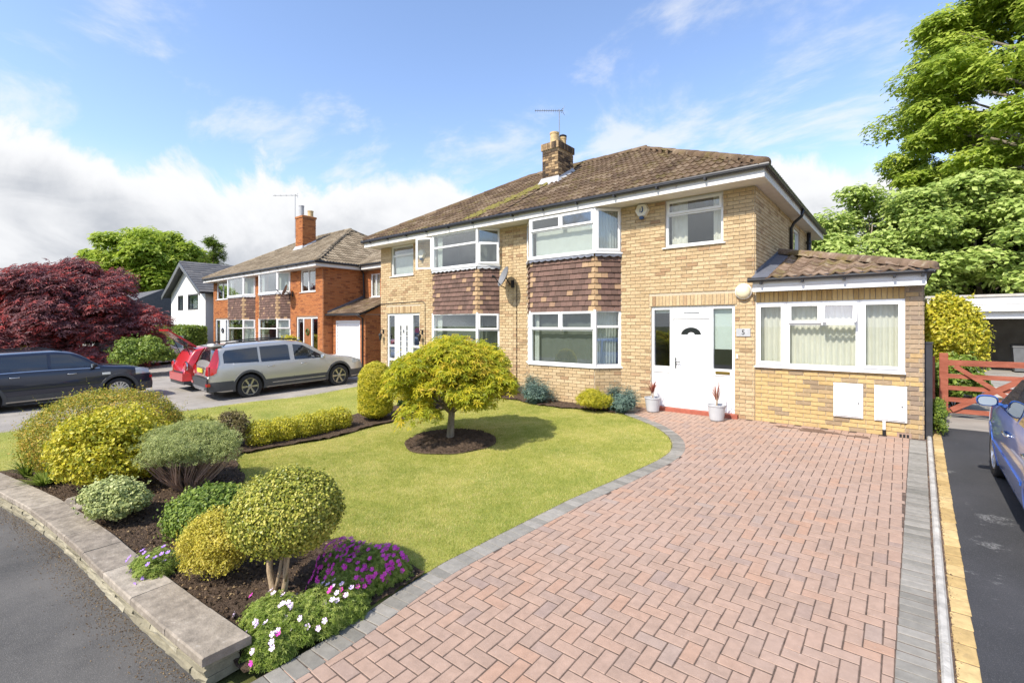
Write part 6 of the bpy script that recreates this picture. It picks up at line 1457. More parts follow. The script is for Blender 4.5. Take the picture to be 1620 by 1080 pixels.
def bush(name, label, x, y, r, zc, mat, n, size, shape='oval', zmin=-1., inner=.7, lump=.05, jit=.6, group=None, twig='bark_brown', rough=.05, cat='shrub', clumps=None, cn=0, stem_n=6, zf=None, droop=0., normup=0., shoots=60):
    """r: radii (x,y,z), zc: height of the centre above the ground"""
    z = float((zf or zl)(x, y)); root = empty(name, (x, y, z), label=label, cat=cat, group=group); c = (x, y, z+zc); parts = []
    if clumps:
        for k in range(clumps):
            d = unit(RNG.normal(0, 1, (1, 3)))[0]
            if d[2] < zmin: d[2] = -d[2]
            cc = np.array(c)+d*np.array(r)*.72; rr = np.array(r)*RNG.uniform(.24, .42); p, q = shell_pts(cc, rr, n//clumps, .55, -.8, rough, lump); q[:, 2] += normup; parts.append(leaf_cloud(p, q, size, shape, droop, jit))
        p, q = shell_pts(c, np.array(r)*.82, n//3, .6, zmin, rough, lump); parts.append(leaf_cloud(p, q, size, shape, droop, jit))
    else:
        p, q = shell_pts(c, r, n, inner, zmin, rough, lump); q[:, 2] += normup; parts.append(leaf_cloud(p, q, size, shape, droop, jit))
    if shoots:       # young shoots standing out of the outline
        p, q = shell_pts(c, r, shoots, .93, max(zmin, -.3)); d_ = unit(q+np.array((0, 0, .5))+RNG.normal(0, .35, q.shape)); L_ = np.mean(r)*(.06+.16*RNG.random((len(p), 1)))
        for t_ in np.linspace(.1, 1, 6): parts.append(leaf_cloud(p+d_*L_*t_+RNG.normal(0, size*.2, p.shape), d_, size*(1.05-.35*t_), shape, 0, .9))
    parts.append(core(root, c, r, zmin=zmin, n=max(500, n//6), size=size*1.3))
    cr = crown(root, parts, mat, 'foliage')
    tips = [(c[0]+r[0]*.6*math.cos(a), c[1]+r[1]*.6*math.sin(a), c[2]+r[2]*random.uniform(-.3, .4)) for a in [6.283*i/stem_n+random.random() for i in range(stem_n)]]
    stems(root, (x, y, z), tips, .012, twig); return root

# --- the yellow Japanese maple on the lawn
def maple(name, label, x, y, H_, Rr, zlow, pads, per, size, mat, barkm, shape='maple', trunk=.06, fork=.45, flat=.30, z=None, core_n=0, seed=3, asym=(0, 0), droop=.7, rag=0.):
    rs = np.random.default_rng(seed); z = float(zl(x, y)) if z is None else z; root = empty(name, (x, y, z), label=label, cat='tree'); parts = []; cs = []
    for k in range(pads):
        t = (k+.5)/pads; el = math.asin(1-t*(1.0)); az = k*2.39996+rs.normal(0, .25)
        rad = Rr*(math.cos(el)*.92)*(.80-rag*.3+(.28+rag)*rs.random()); hh = zlow+(H_-zlow)*(.10+.84*math.sin(el))+rs.normal(0, .05+.04*rag)*H_
        c = np.array((x+rad*math.cos(az)+asym[0]*Rr, y+rad*math.sin(az)+asym[1]*Rr, z+hh-.05)); cs.append(c); pr = Rr*(.26+.16*rs.random())
        n = int(per*(.7+.6*rs.random())); a = RNG.random(n)*6.283; q = np.sqrt(RNG.random(n)); px = c[0]+pr*q*np.cos(a); py = c[1]+pr*q*np.sin(a)
        pz = c[2]+pr*flat*(1-1.5*q*q)+RNG.normal(0, pr*.13, n)-pr*.35*RNG.random(n)*q
        P = np.stack([px, py, pz], 1); N_ = np.stack([np.cos(a)*q*.75, np.sin(a)*q*.75, np.full(n, .75)], 1); parts.append(leaf_cloud(P, N_, size, shape, droop, .38))
    for k in range(pads//3):      # inner leaves
        az = rs.random()*6.28; rad = Rr*.5*rs.random(); c = np.array((x+rad*math.cos(az), y+rad*math.sin(az), z+zlow+(H_-zlow)*rs.uniform(.35, .8))); p, q = shell_pts(c, (Rr*.3, Rr*.3, Rr*.12), per//3, .2); parts.append(leaf_cloud(p, q, size, shape, droop, .5))
    crown(root, parts, mat)
    m = MB(); zf_ = fork*H_; top = Vector((x+.03*H_, y, z+zf_)); m.tube([(x, y, z-.03), (x+.0, y, z+.04), (x+.01*H_, y, z+zf_*.5), top], [trunk*1.6, trunk*1.12, trunk*.92, trunk*.8], 12)
    m.build('trunk', barkm, root, smooth=True); b = MB()
    for k, c in enumerate(cs):
        e = Vector(c)-Vector((0, 0, .04)); st = top if k % 3 else Vector((x+.01*H_, y, z+zf_*.72)); mid = st.lerp(e, .5)+Vector((0, 0, .12*(e-st).length)); b.tube([st, mid, e], [trunk*.42, trunk*.24, trunk*.07], 6)
    b.build('limbs', barkm, root, smooth=True); return root
maple('maple_tree', 'small yellow-green maple with drooping leaves in a round soil bed', MAPLE[0], MAPLE[1], 1.84, .98, .66, 50, 260, .088, 'leaf_yellow_maple', 'bark_grey', trunk=.062, fork=.36, asym=(-.0, .04), seed=5)
maple('maple_tree', 'large spreading dark red maple behind the navy car', -30.5, 3.9, 4.95, 3.05, .5, 95, 420, .21, 'leaf_red_maple', 'bark_brown', trunk=.16, fork=.22, z=-.4, seed=9, flat=.26, rag=.45)

# --- shrubs of the front garden
def box_ball():
    x, y = -3.62, 1.66; z = float(zl(x, y)); root = empty('box_topiary', (x, y, z), label='clipped round box ball on two pale bare stems by the purple flowers', cat='shrub'); c = (x+.04, y+.05, z+.65); r = (.385, .385, .30)
    p, q = shell_pts(c, r, 34000, .84, -.80, .03, .022); a = leaf_cloud(p, q, .0165, 'round', 0, .8); p, q = shell_pts(c, (.33, .33, .25), 6000, .8, -.9); crown(root, [a, leaf_cloud(p, q, .03, 'round')], 'leaf_box', 'foliage')
    m = MB(); b = Vector((x-.02, y-.02, z-.02))
    for pts, r0 in (([(0, 0, 0), (-.03, .0, .10), (-.06, -.01, .22), (-.08, 0, .55)], .030), ([(.03, 0, .02), (.10, .02, .08), (.13, .02, .18), (.16, .02, .52)], .026), ([(0, 0, .05), (.01, .03, .2), (.05, .06, .5)], .014), ([(-.05, 0, .2), (-.14, .02, .32), (-.2, 0, .5)], .012), ([(.12, .02, .16), (.20, .0, .30), (.24, 0, .5)], .011)):
        m.tube([b+Vector(q) for q in pts], [r0*(1-.4*i/len(pts)) for i in range(len(pts))], 8)
    m.build('stem', 'bark_pale', root, smooth=True)
box_ball()
bush('clipped_hedge', 'large rounded clipped hedge with bronze-green top behind the golden shrub', -8.80, 1.62, (.96, .90, .60), .50, 'leaf_hedge', 42000, .026, 'oval', -.75, .86, .035, .9, rough=.035, cat='hedge', shoots=160)
bush('golden_shrub', 'big bushy golden-yellow shrub with glossy leaves behind the coping', -7.75, 1.50, (.74, .62, .54), .50, 'leaf_gold', 15000, .045, 'oval', -.8, .6, .07, .85, clumps=34)
bush('hebe_shrub', 'grey-green domed shrub with bare twiggy underside', -6.80, 2.04, (.63, .55, .32), .52, 'leaf_hebe', 15000, .03, 'spray', -.35, .82, .03, .7, clumps=30, rough=.03)
def twigs(x, y, z, r, h, n, mat, parent=None):
    m = MB()
    for k in range(n):
        a = random.random()*6.283; q = random.uniform(.3, 1); m.tube([(x+.1*math.cos(a), y+.1*math.sin(a), z), (x+r*.55*q*math.cos(a), y+r*.55*q*math.sin(a), z+h*.35), (x+r*q*math.cos(a+.2), y+r*q*math.sin(a+.2), z+h*random.uniform(.75, 1.0))], [.010, .007, .003], 5)
    return m
for o in [o for o in bpy.data.objects if o.name == 'hebe_shrub']:
    twigs(o.location.x, o.location.y, o.location.z, .58, .50, 170, '').build('bare_twigs', 'leaf_twig', o)
bush('euonymus_shrub', 'low pale green shrub spilling over the coping of the wall', -6.32, 1.22, (.41, .30, .22), .22, 'leaf_hebe', 9000, .024, 'round', -.6, .6, .06, .7, clumps=22)
bush('green_dome_shrub', 'rounded green and yellow shrub behind the golden spirea', -5.22, 1.76, (.44, .40, .24), .20, 'leaf_mid', 9000, .036, 'oval', -.5, .72, .05, .8, rough=.05)
bush('spirea_shrub', 'dense golden-orange spirea beside the box ball', -4.22, 1.47, (.30, .29, .26), .29, 'leaf_spirea', 20000, .017, 'oval', -.85, .7, .07, .75, clumps=26)
bush('brown_green_shrub', 'small brownish-green upright shrub at the lawn edge', -8.55, 3.18, (.33, .30, .29), .34, 'leaf_brown', 4500, .03, 'oval', -.8, .6, .05, .8, clumps=14)
bush('green_ball_shrub', 'small clipped green shrub behind the grey-green dome', -9.2, 2.85, (.36, .32, .24), .28, 'leaf_box', 3500, .03, 'oval', -.6, .8, .02, .8)
def hedge_run(label, pts, r, mat, n, size):
    x, y = pts[len(pts)//2]; z = float(zl(x, y)); root = empty('low_hedge', (x, y, z), label=label, cat='hedge'); parts = []
    for (a, b) in pts:
        zz = float(zl(a, b)); p, q = shell_pts((a, b, zz+r*.85), (r, r*1.1, r*.95), n, .7, -.8, .06, .05); parts.append(leaf_cloud(p, q, size, 'oval', 0, .75)); parts.append(core(root, (a, b, zz+r*.8), (r, r, r), n=n//5, size=size*1.3))
    crown(root, parts, mat, 'foliage'); stems(root, (x, y, z), [(a, b, float(zl(a, b))+r*.6) for a, b in pts], .012, 'bark_brown')
hedge_run('low golden variegated hedge along the edge of the lawn', [(-8.38, 3.55), (-8.40, 3.92), (-8.42, 4.3), (-8.44, 4.68), (-8.45, 5.02)], .245, 'leaf_gold', 2600, .03)
def conifer():
    x, y = -8.46, 5.86; z = float(zl(x, y)); root = empty('conifer', (x, y, z), label='clipped columnar golden conifer with a flat top beside the lawn', cat='conifer'); parts = []
    n = 17000; a = RNG.random(n)*6.283; h = RNG.random(n)**.85; rr = .33*np.minimum(1, (h/.16+.35))*np.where(h > .62, np.sqrt(np.maximum(0, 1-((h-.62)/.385)**2)), 1)*(1-.0*h)
    q = .86+.16*RNG.random(n); P = np.stack([x+rr*q*np.cos(a), y+rr*q*np.sin(a), z+.12+1.10*h], 1); N_ = np.stack([np.cos(a), np.sin(a), np.where(h > .75, 1.0, .15)], 1)
    lv, lf = LEAFV['needle']; parts.append(leaf_cloud(P, N_, .06, 'spray', -1.2, .30))
    k = int(n*.22); P2 = np.stack([x+.20*np.sqrt(RNG.random(k))*np.cos(a[:k]), y+.20*np.sqrt(RNG.random(k))*np.sin(a[:k]), z+1.17-.16*RNG.random(k)], 1); parts.append(leaf_cloud(P2, np.tile([0, 0, 1.], (k, 1)), .055, 'spray', -.5, .5))
    parts.append(core(root, (x, y, z+.60), (.40, .40, .78), n=3500, size=.07)); crown(root, parts, 'leaf_gold', 'foliage'); stems(root, (x, y, z), [(x+.12*math.cos(t), y+.12*math.sin(t), z+.8) for t in (0, 1, 2, 3, 4, 5)], .02, 'bark_brown')
conifer()
def juniper(name, label, x, y, r, h, mat, n=5500, seed=1, lean=0):
    z = float(zl(x, y)); root = empty(name, (x, y, z), label=label, cat='shrub'); parts = []; rs = np.random.default_rng(seed)
    for k in range(34):
        a = rs.random()*6.283; e = rs.random(); L_ = r*(.55+.5*rs.random()); m_ = n//34; t = RNG.random(m_)**.7; tip = np.array((math.cos(a)*L_*(1-.6*e), math.sin(a)*L_*(1-.6*e)*.8, h*(.35+.65*e)))
        P = np.array((x, y, z+.03))+tip*t[:, None]*np.stack([np.ones(m_), np.ones(m_), t**.25], 1)+RNG.normal(0, .045, (m_, 3))*(.4+t[:, None]); N_ = np.tile(tip/np.linalg.norm(tip)+np.array((0, 0, .5)), (m_, 1)); parts.append(leaf_cloud(P, N_, .05, 'spray', -.3, .5))
    parts.append(core(root, (x, y, z+h*.35), (r*.95, r*.8, h*.55), zmin=-.3, n=900, size=.06)); crown(root, parts, mat, 'foliage'); stems(root, (x, y, z), [(x+r*.5*math.cos(t), y+r*.4*math.sin(t), z+h*.5) for t in (0, 1.2, 2.4, 3.6, 4.8)], .012, 'bark_brown')
juniper('juniper_shrub', 'blue-grey juniper below the bay window, next to the maple', -6.65, 8.98, .46, .60, 'leaf_blue', seed=2)
juniper('juniper_shrub', 'blue-grey spreading juniper between the golden shrub and the potted plant', -4.58, 9.22, .45, .50, 'leaf_blue', seed=4)
bush('golden_conifer', 'dwarf golden conifer mound below the bay window', -5.08, 9.0, (.40, .34, .26), .22, 'leaf_gold', 5500, .035, 'spray', -.5, .75, .08, .6, clumps=12)
bush('laurel_shrub', 'glossy green shrub near the neighbouring front door behind the maple', -10.4, 8.6, (.62, .55, .52), .52, 'leaf_mid', 4200, .07, 'oval', -.8, .6, .05, .7, clumps=12)
bush('purple_shrub', 'dark purplish shrub against the wall behind the maple', -8.15, 9.2, (.45, .38, .50), .50, 'leaf_brown', 2600, .06, 'oval', -.8, .6, .05, .7, clumps=10)
bush('mixed_border_shrub', 'dark low shrub in the border behind the maple trunk', -8.6, 8.1, (.5, .6, .34), .32, 'leaf_dark', 3200, .06, 'oval', -.6, .6, .05, .7, clumps=10)
bush('mixed_border_shrub', 'dark low shrub between conifer and maple in the hedge bed', -8.45, 7.0, (.40, .45, .26), .24, 'leaf_mid', 2600, .05, 'oval', -.6, .6, .05, .7, clumps=8)
def blade_clump(name, label, x, y, n, h, mat, spread, w=.012, z=None, root=None, zoff=0., droop=.5, cat='plant'):
    z = float(zl(x, y)) if z is None else z
    root = root or empty(name, (x, y, z), label=label, cat=cat); V = []; F = []
    for k in range(n):
        a = random.random()*6.283; L_ = h*random.uniform(.6, 1.05); sp = spread*random.uniform(.15, 1); d = Vector((math.cos(a), math.sin(a), 0)); s = Vector((-d.y, d.x, 0)); b = Vector((x, y, z+zoff))+d*random.uniform(0, .03); o = len(V); seg = 4
        for i in range(seg+1):
            t = i/seg; p = b+d*sp*t**1.3+Vector((0, 0, L_*(t-droop*(sp/max(.01, spread))*t*t))); ww = w*(1-t)**.6*(1 if t > 0 else .6)+.0008; V += [tuple(p-s*ww), tuple(p+s*ww)]
        for i in range(seg): F.append((o+2*i, o+2*i+1, o+2*i+3, o+2*i+2))
    V = np.array(V)-np.array(woff(root)); link('leaves', mesh_np('leaves', V, np.array(F), mat, True), root); return root
blade_clump('crocosmia_clump', 'clump of upright strappy green leaves at the far end of the coping', -8.95, .82, 90, .45, 'leaf_mid', .30, .011, cat='plant')
blade_clump('fern_clump', 'low fern with arching pale green leaves beside the strappy clump', -8.35, .92, 110, .26, 'leaf_geranium', .32, .016)
# --- geraniums
FL = {}
def flower_mesh(mat, r):
    m = MB()
    for k in range(5):
        a = 2*math.pi*k/5; P = [(0, 0, 0)]+[(r*q*math.cos(a+t), r*q*math.sin(a+t), r*.32*q*q) for t, q in ((-.5, .65), (-.42, .95), (0, 1.05), (.42, .95), (.5, .65))]; n0 = m.pts(P); m.face(range(n0, n0+6))
    me = bpy.data.meshes.new('flower'); me.from_pydata(m.v, [], m.f); me.materials.append(MATS[mat]); return me
def geranium(label, pts, r, h, nl, fl, leafsize=.026):
    x, y = pts[0]; z = float(zl(x, y)); root = empty('geranium_clump', (x, y, z), label=label, cat='flowers'); parts = []; tops = []
    for (a, b, s) in [(p+(1.,))[:3] for p in pts]:
        zz = float(zl(a, b)); p, q = shell_pts((a, b, zz), (r*s, r*s, h*s), nl, .72, 0., .06, .06); q[:, 2] += .6; parts.append(leaf_cloud(p, q, leafsize, 'maple', 0, .45)); tops.append((a, b, zz, s))
    crown(root, parts, 'leaf_geranium', 'foliage')
    off = root.location
    for mat, n, rr in fl:
        me = flower_mesh(mat, rr)
        for k in range(n):
            a, b, zz, s = random.choice(tops); d = unit(RNG.normal(0, 1, (1, 3)))[0]; d[2] = abs(d[2])*.9+.25; d = d/np.linalg.norm(d); d[1] -= .25 
            p = Vector((a+d[0]*r*s*1.10, b+d[1]*r*s*1.10, zz+max(.05, d[2])*h*s*1.16+.018)); nrm = Vector((d[0]*.6-.15, d[1]*.6-.45, max(.2, d[2]))).normalized()
            o = link('flower', me, root, p-off); o.rotation_euler = nrm.to_track_quat('Z', 'Y').to_euler()
    stems(root, (x, y, z), [(a, b, zz+h*.6) for a, b, zz, s in tops], .004, 'leaf_mid')
geranium('mound of magenta geraniums at the corner of lawn and drive', [(-3.40, 2.30), (-3.38, 2.08, .95), (-3.36, 2.46, .8), (-3.60, 2.24, .85)], .24, .26, 3600, [('petal_magenta', 270, .018)])
geranium('mound of pale pink geraniums in front of the box ball', [(-3.26, 1.78), (-3.28, 1.58, .95), (-3.24, 1.95, .85), (-3.42, 1.52, .85), (-3.20, 1.42, .7)], .23, .22, 3600, [('petal_pale', 60, .020), ('petal_magenta', 6, .019)])
geranium('small violet geraniums hanging over the coping beside the spirea', [(-4.70, 1.18), (-4.82, 1.12, .7), (-4.62, 1.12, .8)], .17, .21, 1500, [('petal_violet', 22, .018)], .022)
# --- bushes further off
bush('laurel_bush', 'round glossy laurel bush between the navy car and the red hatchback', -24.2, 5.6, (1.25, 1.1, .72), .92, 'leaf_mid', 6500, .10, 'oval', -.6, .6, .05, .7, clumps=20, zf=zg)
bush('door_shrub', 'bright green shrub beside the orange brick front door', -22.3, 10.6, (.75, .6, .45), .95, 'leaf_gold', 3000, .08, 'oval', -.7, .6, .06, .7, clumps=10, zf=zg)
bush('yellow_shrub', 'pale yellow shrub at the far left behind the red maple', -35, 3., (1.6, 1.4, 1.0), .9, 'leaf_gold', 3500, .13, 'oval', -.6, .6, .05, .7, clumps=14, zf=zg)
def long_hedge():
    root = empty('garden_hedge', (-36, 9.8, -.3), label='clipped green hedge below the white house', cat='hedge'); n = 16000
    x = RNG.uniform(-43, -31.5, n); f = RNG.random(n); top = f < .35; y = np.where(top, RNG.uniform(9.3, 10.3, n), 9.3+RNG.normal(0, .05, n)); z = np.where(top, 1.72+RNG.normal(0, .05, n), -.3+2.02*RNG.random(n)); P = np.stack([x, y, z], 1); N_ = np.where(top[:, None], np.array([[0, 0, 1.]]), np.array([[0, -1., .2]]))
    a = leaf_cloud(P, N_, .12, 'oval', 0, .7); x2 = np.full(3000, -31.5)+RNG.normal(0, .05, 3000); P = np.stack([x2, RNG.uniform(9.3, 10.3, 3000), -.3+2.02*RNG.random(3000)], 1); b = leaf_cloud(P, np.tile([1., 0, .2], (3000, 1)), .12, 'oval', 0, .7); crown(root, [a, b], 'leaf_mid', 'foliage')
    m = MB(); m.box(-42.9, -31.6, 9.4, 10.2, -.4, 1.6); m.build('inner_growth', 'leaf_dark', root)
long_hedge()
pn = MB(); pn.box(-31.2, -29.9, 8.6, 8.66, -.3, 1.25); tag(pn.build('panel', 'blind_green'), 'pale green screen panel standing by the clipped hedge', 'panel')
bush('yellow_green_shrub', 'tall yellow-green shrub behind the red gate, beside the extension', 0.80, 14.6, (.66, .66, .95), 1.50, 'leaf_gold', 14000, .075, 'oval', -.7, .6, .08, .9, clumps=36, zf=zg, rough=.1)
bush('green_shrub', 'dark green shrub below the yellow-green shrub by the gate', .85, 13.9, (.55, .5, .55), .60, 'leaf_mid', 4500, .10, 'oval', -.6, .6, .05, .7, clumps=14, zf=zg)
bush('gate_weeds', 'weeds and ivy at the foot of the gate post', .47, 10.75, (.10, .55, .34), .22, 'leaf_mid', 2600, .035, 'oval', -.6, .4, .1, .9, clumps=14, zf=zg, cat='weeds', rough=.25)
pf = MB(); me = flower_mesh('petal_yellow', .05)
tag(link('yellow_flower', me, None, (.58, 12.75, .12), (.9, 0, 0)), 'single yellow flower at the base of the gate post', 'flower')

# --- trees
def tree(name, label, x, y, H_, crownc, crownr, clumps, per, size, mat, barkm, trunk=.3, z=-.1, shape='sycamore', seed=1, flat=.55, cl=(.20, .34), lean=(0, 0), limbs=26, zmin=-.55, group=None, qin=.45):
    rs = np.random.default_rng(seed); root = empty(name, (x, y, z), label=label, cat='tree', group=group); parts = []; cs = []
    cc = np.array(crownc); cr = np.array(crownr)
    k = 0
    while k < clumps:
        d = rs.normal(0, 1, 3); d /= np.linalg.norm(d)
        if d[2] < zmin: continue
        q = qin+(.96-qin)*rs.random()**.6; c = cc+d*cr*q; cs.append(c); rr = cr.mean()*rs.uniform(*cl); n = int(per*rs.uniform(.6, 1.4)); u = unit(RNG.normal(0, 1, (n, 3))); u[:, 2] = np.abs(u[:, 2])*np.where(RNG.random(n) < .78, 1, -1)
        P = c+u*np.array((rr, rr, rr*flat))*(.45+.55*RNG.random((n, 1))**.5); P += RNG.normal(0, rr*.10, P.shape); N_ = u*.7+np.array((0, 0, .7)); parts.append(leaf_cloud(P, N_, size, shape, .3, .45)); k += 1
    crown(root, parts, mat)
    m = MB(); top = Vector(cc)+Vector((0, 0, cr[2]*.55)); b = Vector((x, y, z-.2)); m.tube([b, b.lerp(top, .35)+Vector((lean[0], lean[1], 0)), b.lerp(top, .7), top], [trunk*1.25, trunk, trunk*.55, trunk*.12], 12); m.build('trunk', barkm, root, smooth=True)
    lb = MB()
    for c in cs[:limbs]:
        e = Vector(c); t = min(.85, max(.25, (e.z-z)/(top.z-z)-.22)); st = b.lerp(top, t); mid = st.lerp(e, .5)+Vector((0, 0, .05*(e-st).length)); lb.tube([st, mid, e], [trunk*.30, trunk*.18, trunk*.05], 6)
    lb.build('limbs', barkm, root, smooth=True); return root
tree('sycamore_tree', 'very large bright green sycamore rising at the right edge', 8.2, 40., 24, (7.6, 38.6, 12.2), (8.6, 7.6, 11.4), 250, 400, .34, 'leaf_sycamore', 'bark_grey', .5, seed=4, flat=.5, cl=(.11, .20), qin=.60, limbs=110, zmin=-.75)
tree('ash_tree', 'feathery light green tree above the extension roof', -1.9, 31., 9, (-1.2, 31., 5.2), (4.4, 3.6, 3.6), 110, 340, .24, 'leaf_ash', 'bark_grey', .16, seed=8, flat=.5, limbs=40, zmin=-.8, cl=(.18, .30), shape='oval')
tree('ash_tree', 'light green tree between the sycamore and the dark hedge', 3.2, 33., 9, (2.6, 32., 5.0), (4.2, 3.4, 4.2), 110, 340, .26, 'leaf_ash', 'bark_grey', .16, seed=12, flat=.5, zmin=-.8, cl=(.18, .30), shape='oval')
tree('holly_tree', 'dark green tree behind the garage roof', 6., 36., 8, (5.4, 35., 3.4), (5.2, 3.4, 3.0), 44, 420, .28, 'leaf_dark', 'bark_brown', .2, seed=15, flat=.6, zmin=-.9, shape='oval')
tree('holly_tree', 'dark green tree at the right edge beside the garage', 12.5, 34., 8, (12.2, 34., 3.6), (4.6, 3.4, 3.4), 36, 420, .28, 'leaf_dark', 'bark_brown', .2, seed=16, flat=.6, zmin=-.9, shape='oval')
tree('oak_tree', 'big round green tree behind the white house', -90, 21, 17, (-90, 21, 9.6), (8.8, 8., 6.8), 85, 240, .75, 'leaf_sycamore', 'bark_brown', .5, seed=21, flat=.7, zmin=-.7)
tree('oak_tree', 'smaller green tree to the left of the big round tree', -104, 17, 11, (-104, 17, 6.), (5.5, 5., 5.), 34, 200, .75, 'leaf_mid', 'bark_brown', .4, seed=22, flat=.7)
tree('oak_tree', 'green tree at the far left horizon', -92, -8, 9, (-92, -8, 4.5), (7., 6., 4.2), 36, 220, .7, 'leaf_ash', 'bark_brown', .35, seed=23, flat=.7)
tree('oak_tree', 'small green treetop behind the orange brick roof', -66, 39, 10, (-66, 39, 7.2), (2.6, 2.6, 2.6), 18, 140, .5, 'leaf_ash', 'bark_brown', .25, seed=24, flat=.7)
def larch():
    x, y, z = -80., 27., 0.; root = empty('larch_tree', (x, y, z), label='thin open larch beside the big round tree', cat='tree'); m = MB(); m.tube([(x, y, z), (x+.3, y, 7), (x, y, 15.5)], [.35, .22, .04], 8); m.build('trunk', 'bark_brown', root, smooth=True); lb = MB(); parts = []
    for k in range(46):
        h = random.uniform(5, 15.2); L_ = (15.8-h)*.42+.6; a = random.random()*6.283; e = Vector((x+L_*math.cos(a), y+L_*math.sin(a), h-.25*L_)); s = Vector((x, y, h)); lb.tube([s, s.lerp(e, .5)+Vector((0, 0, .12*L_)), e], [.07, .045, .02], 5)
        n = 110; t = RNG.random(n); P = np.array(s)+(np.array(e)-np.array(s))*t[:, None]+RNG.normal(0, .20, (n, 3)); P[:, 2] -= .2*RNG.random(n); parts.append(leaf_cloud(P, np.tile([0, 0, 1.], (n, 1)), .38, 'spray', .5, .6))
    lb.build('limbs', 'bark_brown', root); crown(root, parts, 'leaf_mid')
larch()
def far_wood(name, label, pts, mat):
    parts = []
    for x, y, r, h in pts:
        for k in range(5): c = np.array((x+RNG.normal(0, r*.5), y+RNG.normal(0, r*.5), h*(.35+.35*RNG.random()))); p, q = shell_pts(c, (r*.8, r*.8, h*.42), 420, .7, -.5, .08, .1); parts.append(leaf_cloud(p, q, r*.12, 'oval', 0, .6))
    o = crown(None, parts, mat, name); tag(o, label, 'trees', kind='stuff')
far_wood('distant_trees', 'belt of distant trees along the skyline', [(-130+i*11, 60+10*math.sin(i*2.1), 6, 4.5+1.5*math.sin(i*1.7)) for i in range(18)]+[(-150, -40+i*12, 7, 5.) for i in range(9)]+[(60+i*10, 70, 6, 6) for i in range(4)], 'leaf_dark')
# ------------------------------------------------------------------ small things on and around the houses
def globe_light():
    r = empty('wall_light', (-2.35, 9.885, 2.32), label='round cream globe wall light between the front door and extension', cat='light'); m = MB(); m.lathe([(.145, 0), (.15, -.02), (.15, -.05), (.14, -.06)], (-2.35, 9.885, 2.44), 28, 0, 'y'); m.build('base', 'upvc', r)
    g = MB(); g.lathe([(.135*math.cos(t), -.06-.085*math.sin(t)) for t in np.linspace(0, math.pi/2-.01, 9)], (-2.35, 9.885, 2.44), 28, 0, 'y'); g.build('globe', 'globe', r, smooth=True)
globe_light()
def alarm(x, z, mark, label):
    r = empty('alarm_box', (x, 9.885, z-.15), label=label, cat='alarm'); m = MB()
    H_ = [(.165*math.cos(math.pi/3*k), .165*math.sin(math.pi/3*k)) for k in range(6)]; A = [(x+a, 9.885, z+b*.98) for a, b in H_]; B = [(x+a*.86, 9.81, z+b*.86) for a, b in H_]; ia, ib = m.pts(A), m.pts(B)
    for k in range(6): q = (k+1) % 6; m.face((ia+k, ia+q, ib+q, ib+k))
    m.face([ib+k for k in range(6)]); m.build('case', 'alarm_cream', r)
    s = MB(); s.lathe([(.05, 0), (.05, -.03), (.03, -.05)], (x, 9.83, z-.15), 12, 0, 'z'); s.build('strobe', 'ink_blue', r)
    if mark:
        q = MB(); y = 9.806
        q.tube([(x+.02, y, z+.07), (x+.035, y, z+.02), (x+.03, y, z-.03), (x-.0, y, z-.05)], .014, 6); q.build('emblem', 'ink_blue', r); q = MB(); q.poly([(x-.045, y-.002, z-.045), (x-.005, y-.002, z-.05), (x-.005, y-.002, z+.04), (x-.045, y-.002, z+.03)]); q.build('emblem_panel', 'lead_pale', r)
alarm(-4.40, 4.30, True, 'cream hexagonal alarm box with blue emblem under the eaves')
alarm(-11.75, 4.05, False, 'white alarm box next to the open bay window of the left half')
def dish(x, y, z, label, az, s=1.):
    r = empty('satellite_dish', (x, y, z), label=label, cat='dish'); m = MB(); R_ = .30*s; d = Vector((math.sin(az), -math.cos(az), .42)).normalized(); u = d.orthogonal().normalized(); v = d.cross(u); c = Vector((x, y-.30*s, z+.05)); rows = []
    for q in np.linspace(0.02, 1, 8): rows.append([tuple(c+(u*math.cos(t)*.92+v*math.sin(t))*R_*q+d*(.28*R_*q*q)) for t in np.linspace(0, 2*math.pi, 29)])
    m.grid(rows); m.grid([[tuple(Vector(p)-d*.006) for p in rw] for rw in rows]); m.build('reflector', 'dish_grey', r, smooth=True)
    a = MB(); f = c+d*.34*s-Vector((0, 0, .12)); a.tube([c-Vector((0, 0, R_*.95)), c-Vector((0, 0, R_*.9))+d*.15, f], .012, 8); a.build('arm', 'black', r); l = MB(); l.tube([f-d*.03, f+d*.06], .03, 10); l.build('receiver', 'black', r)
    b = MB(); b.tube([(x, y-.01, z-.1), (x, y-.12, z-.12), tuple(c-d*.01)], .018, 8); b.box(x-.05, x+.05, y-.02, y-.001, z-.2, z); b.build('bracket', 'black', r); return r
dish(-8.06, 9.885, 3.0, 'grey satellite dish on the wall between the two bay windows', -.55)
dish(-23.1, 11.285, 3.4, 'grey satellite dish on the orange brick wall beside the bay', -.5, 1.15)
cb = MB(); cb.tube([(-7.92, 9.878, 2.85), (-7.92, 9.878, .1)], .009, 6); tag(cb.build('aerial_cable', 'black'), 'thin black cable running down the wall below the satellite dish', 'cable')
cb = MB(); cb.tube([(-13.93, 9.88, 2.52), (-11.75, 9.88, 2.56), (-11.62, 9.88, 2.48), (-11.6, 9.88, .3)], .012, 6); tag(cb.build('wall_cable', 'black'), 'black cable looping over the left front door', 'cable')
def lantern(x, label):
    r = empty('wall_lantern', (x, 9.885, 1.25), label=label, cat='light', group='lanterns by the left front door'); m = MB(); m.box(x-.03, x+.03, 9.86, 9.885, 1.52, 1.66); m.tube([(x, 9.87, 1.62), (x, 9.78, 1.66), (x, 9.75, 1.55)], .012, 6); m.build('bracket', 'black', r); g = MB(); g.lathe([(.03, 0), (.055, .16), (.075, .17), (.01, .24)], (x, 9.75, 1.3), 8); g.build('lamp', 'black', r)
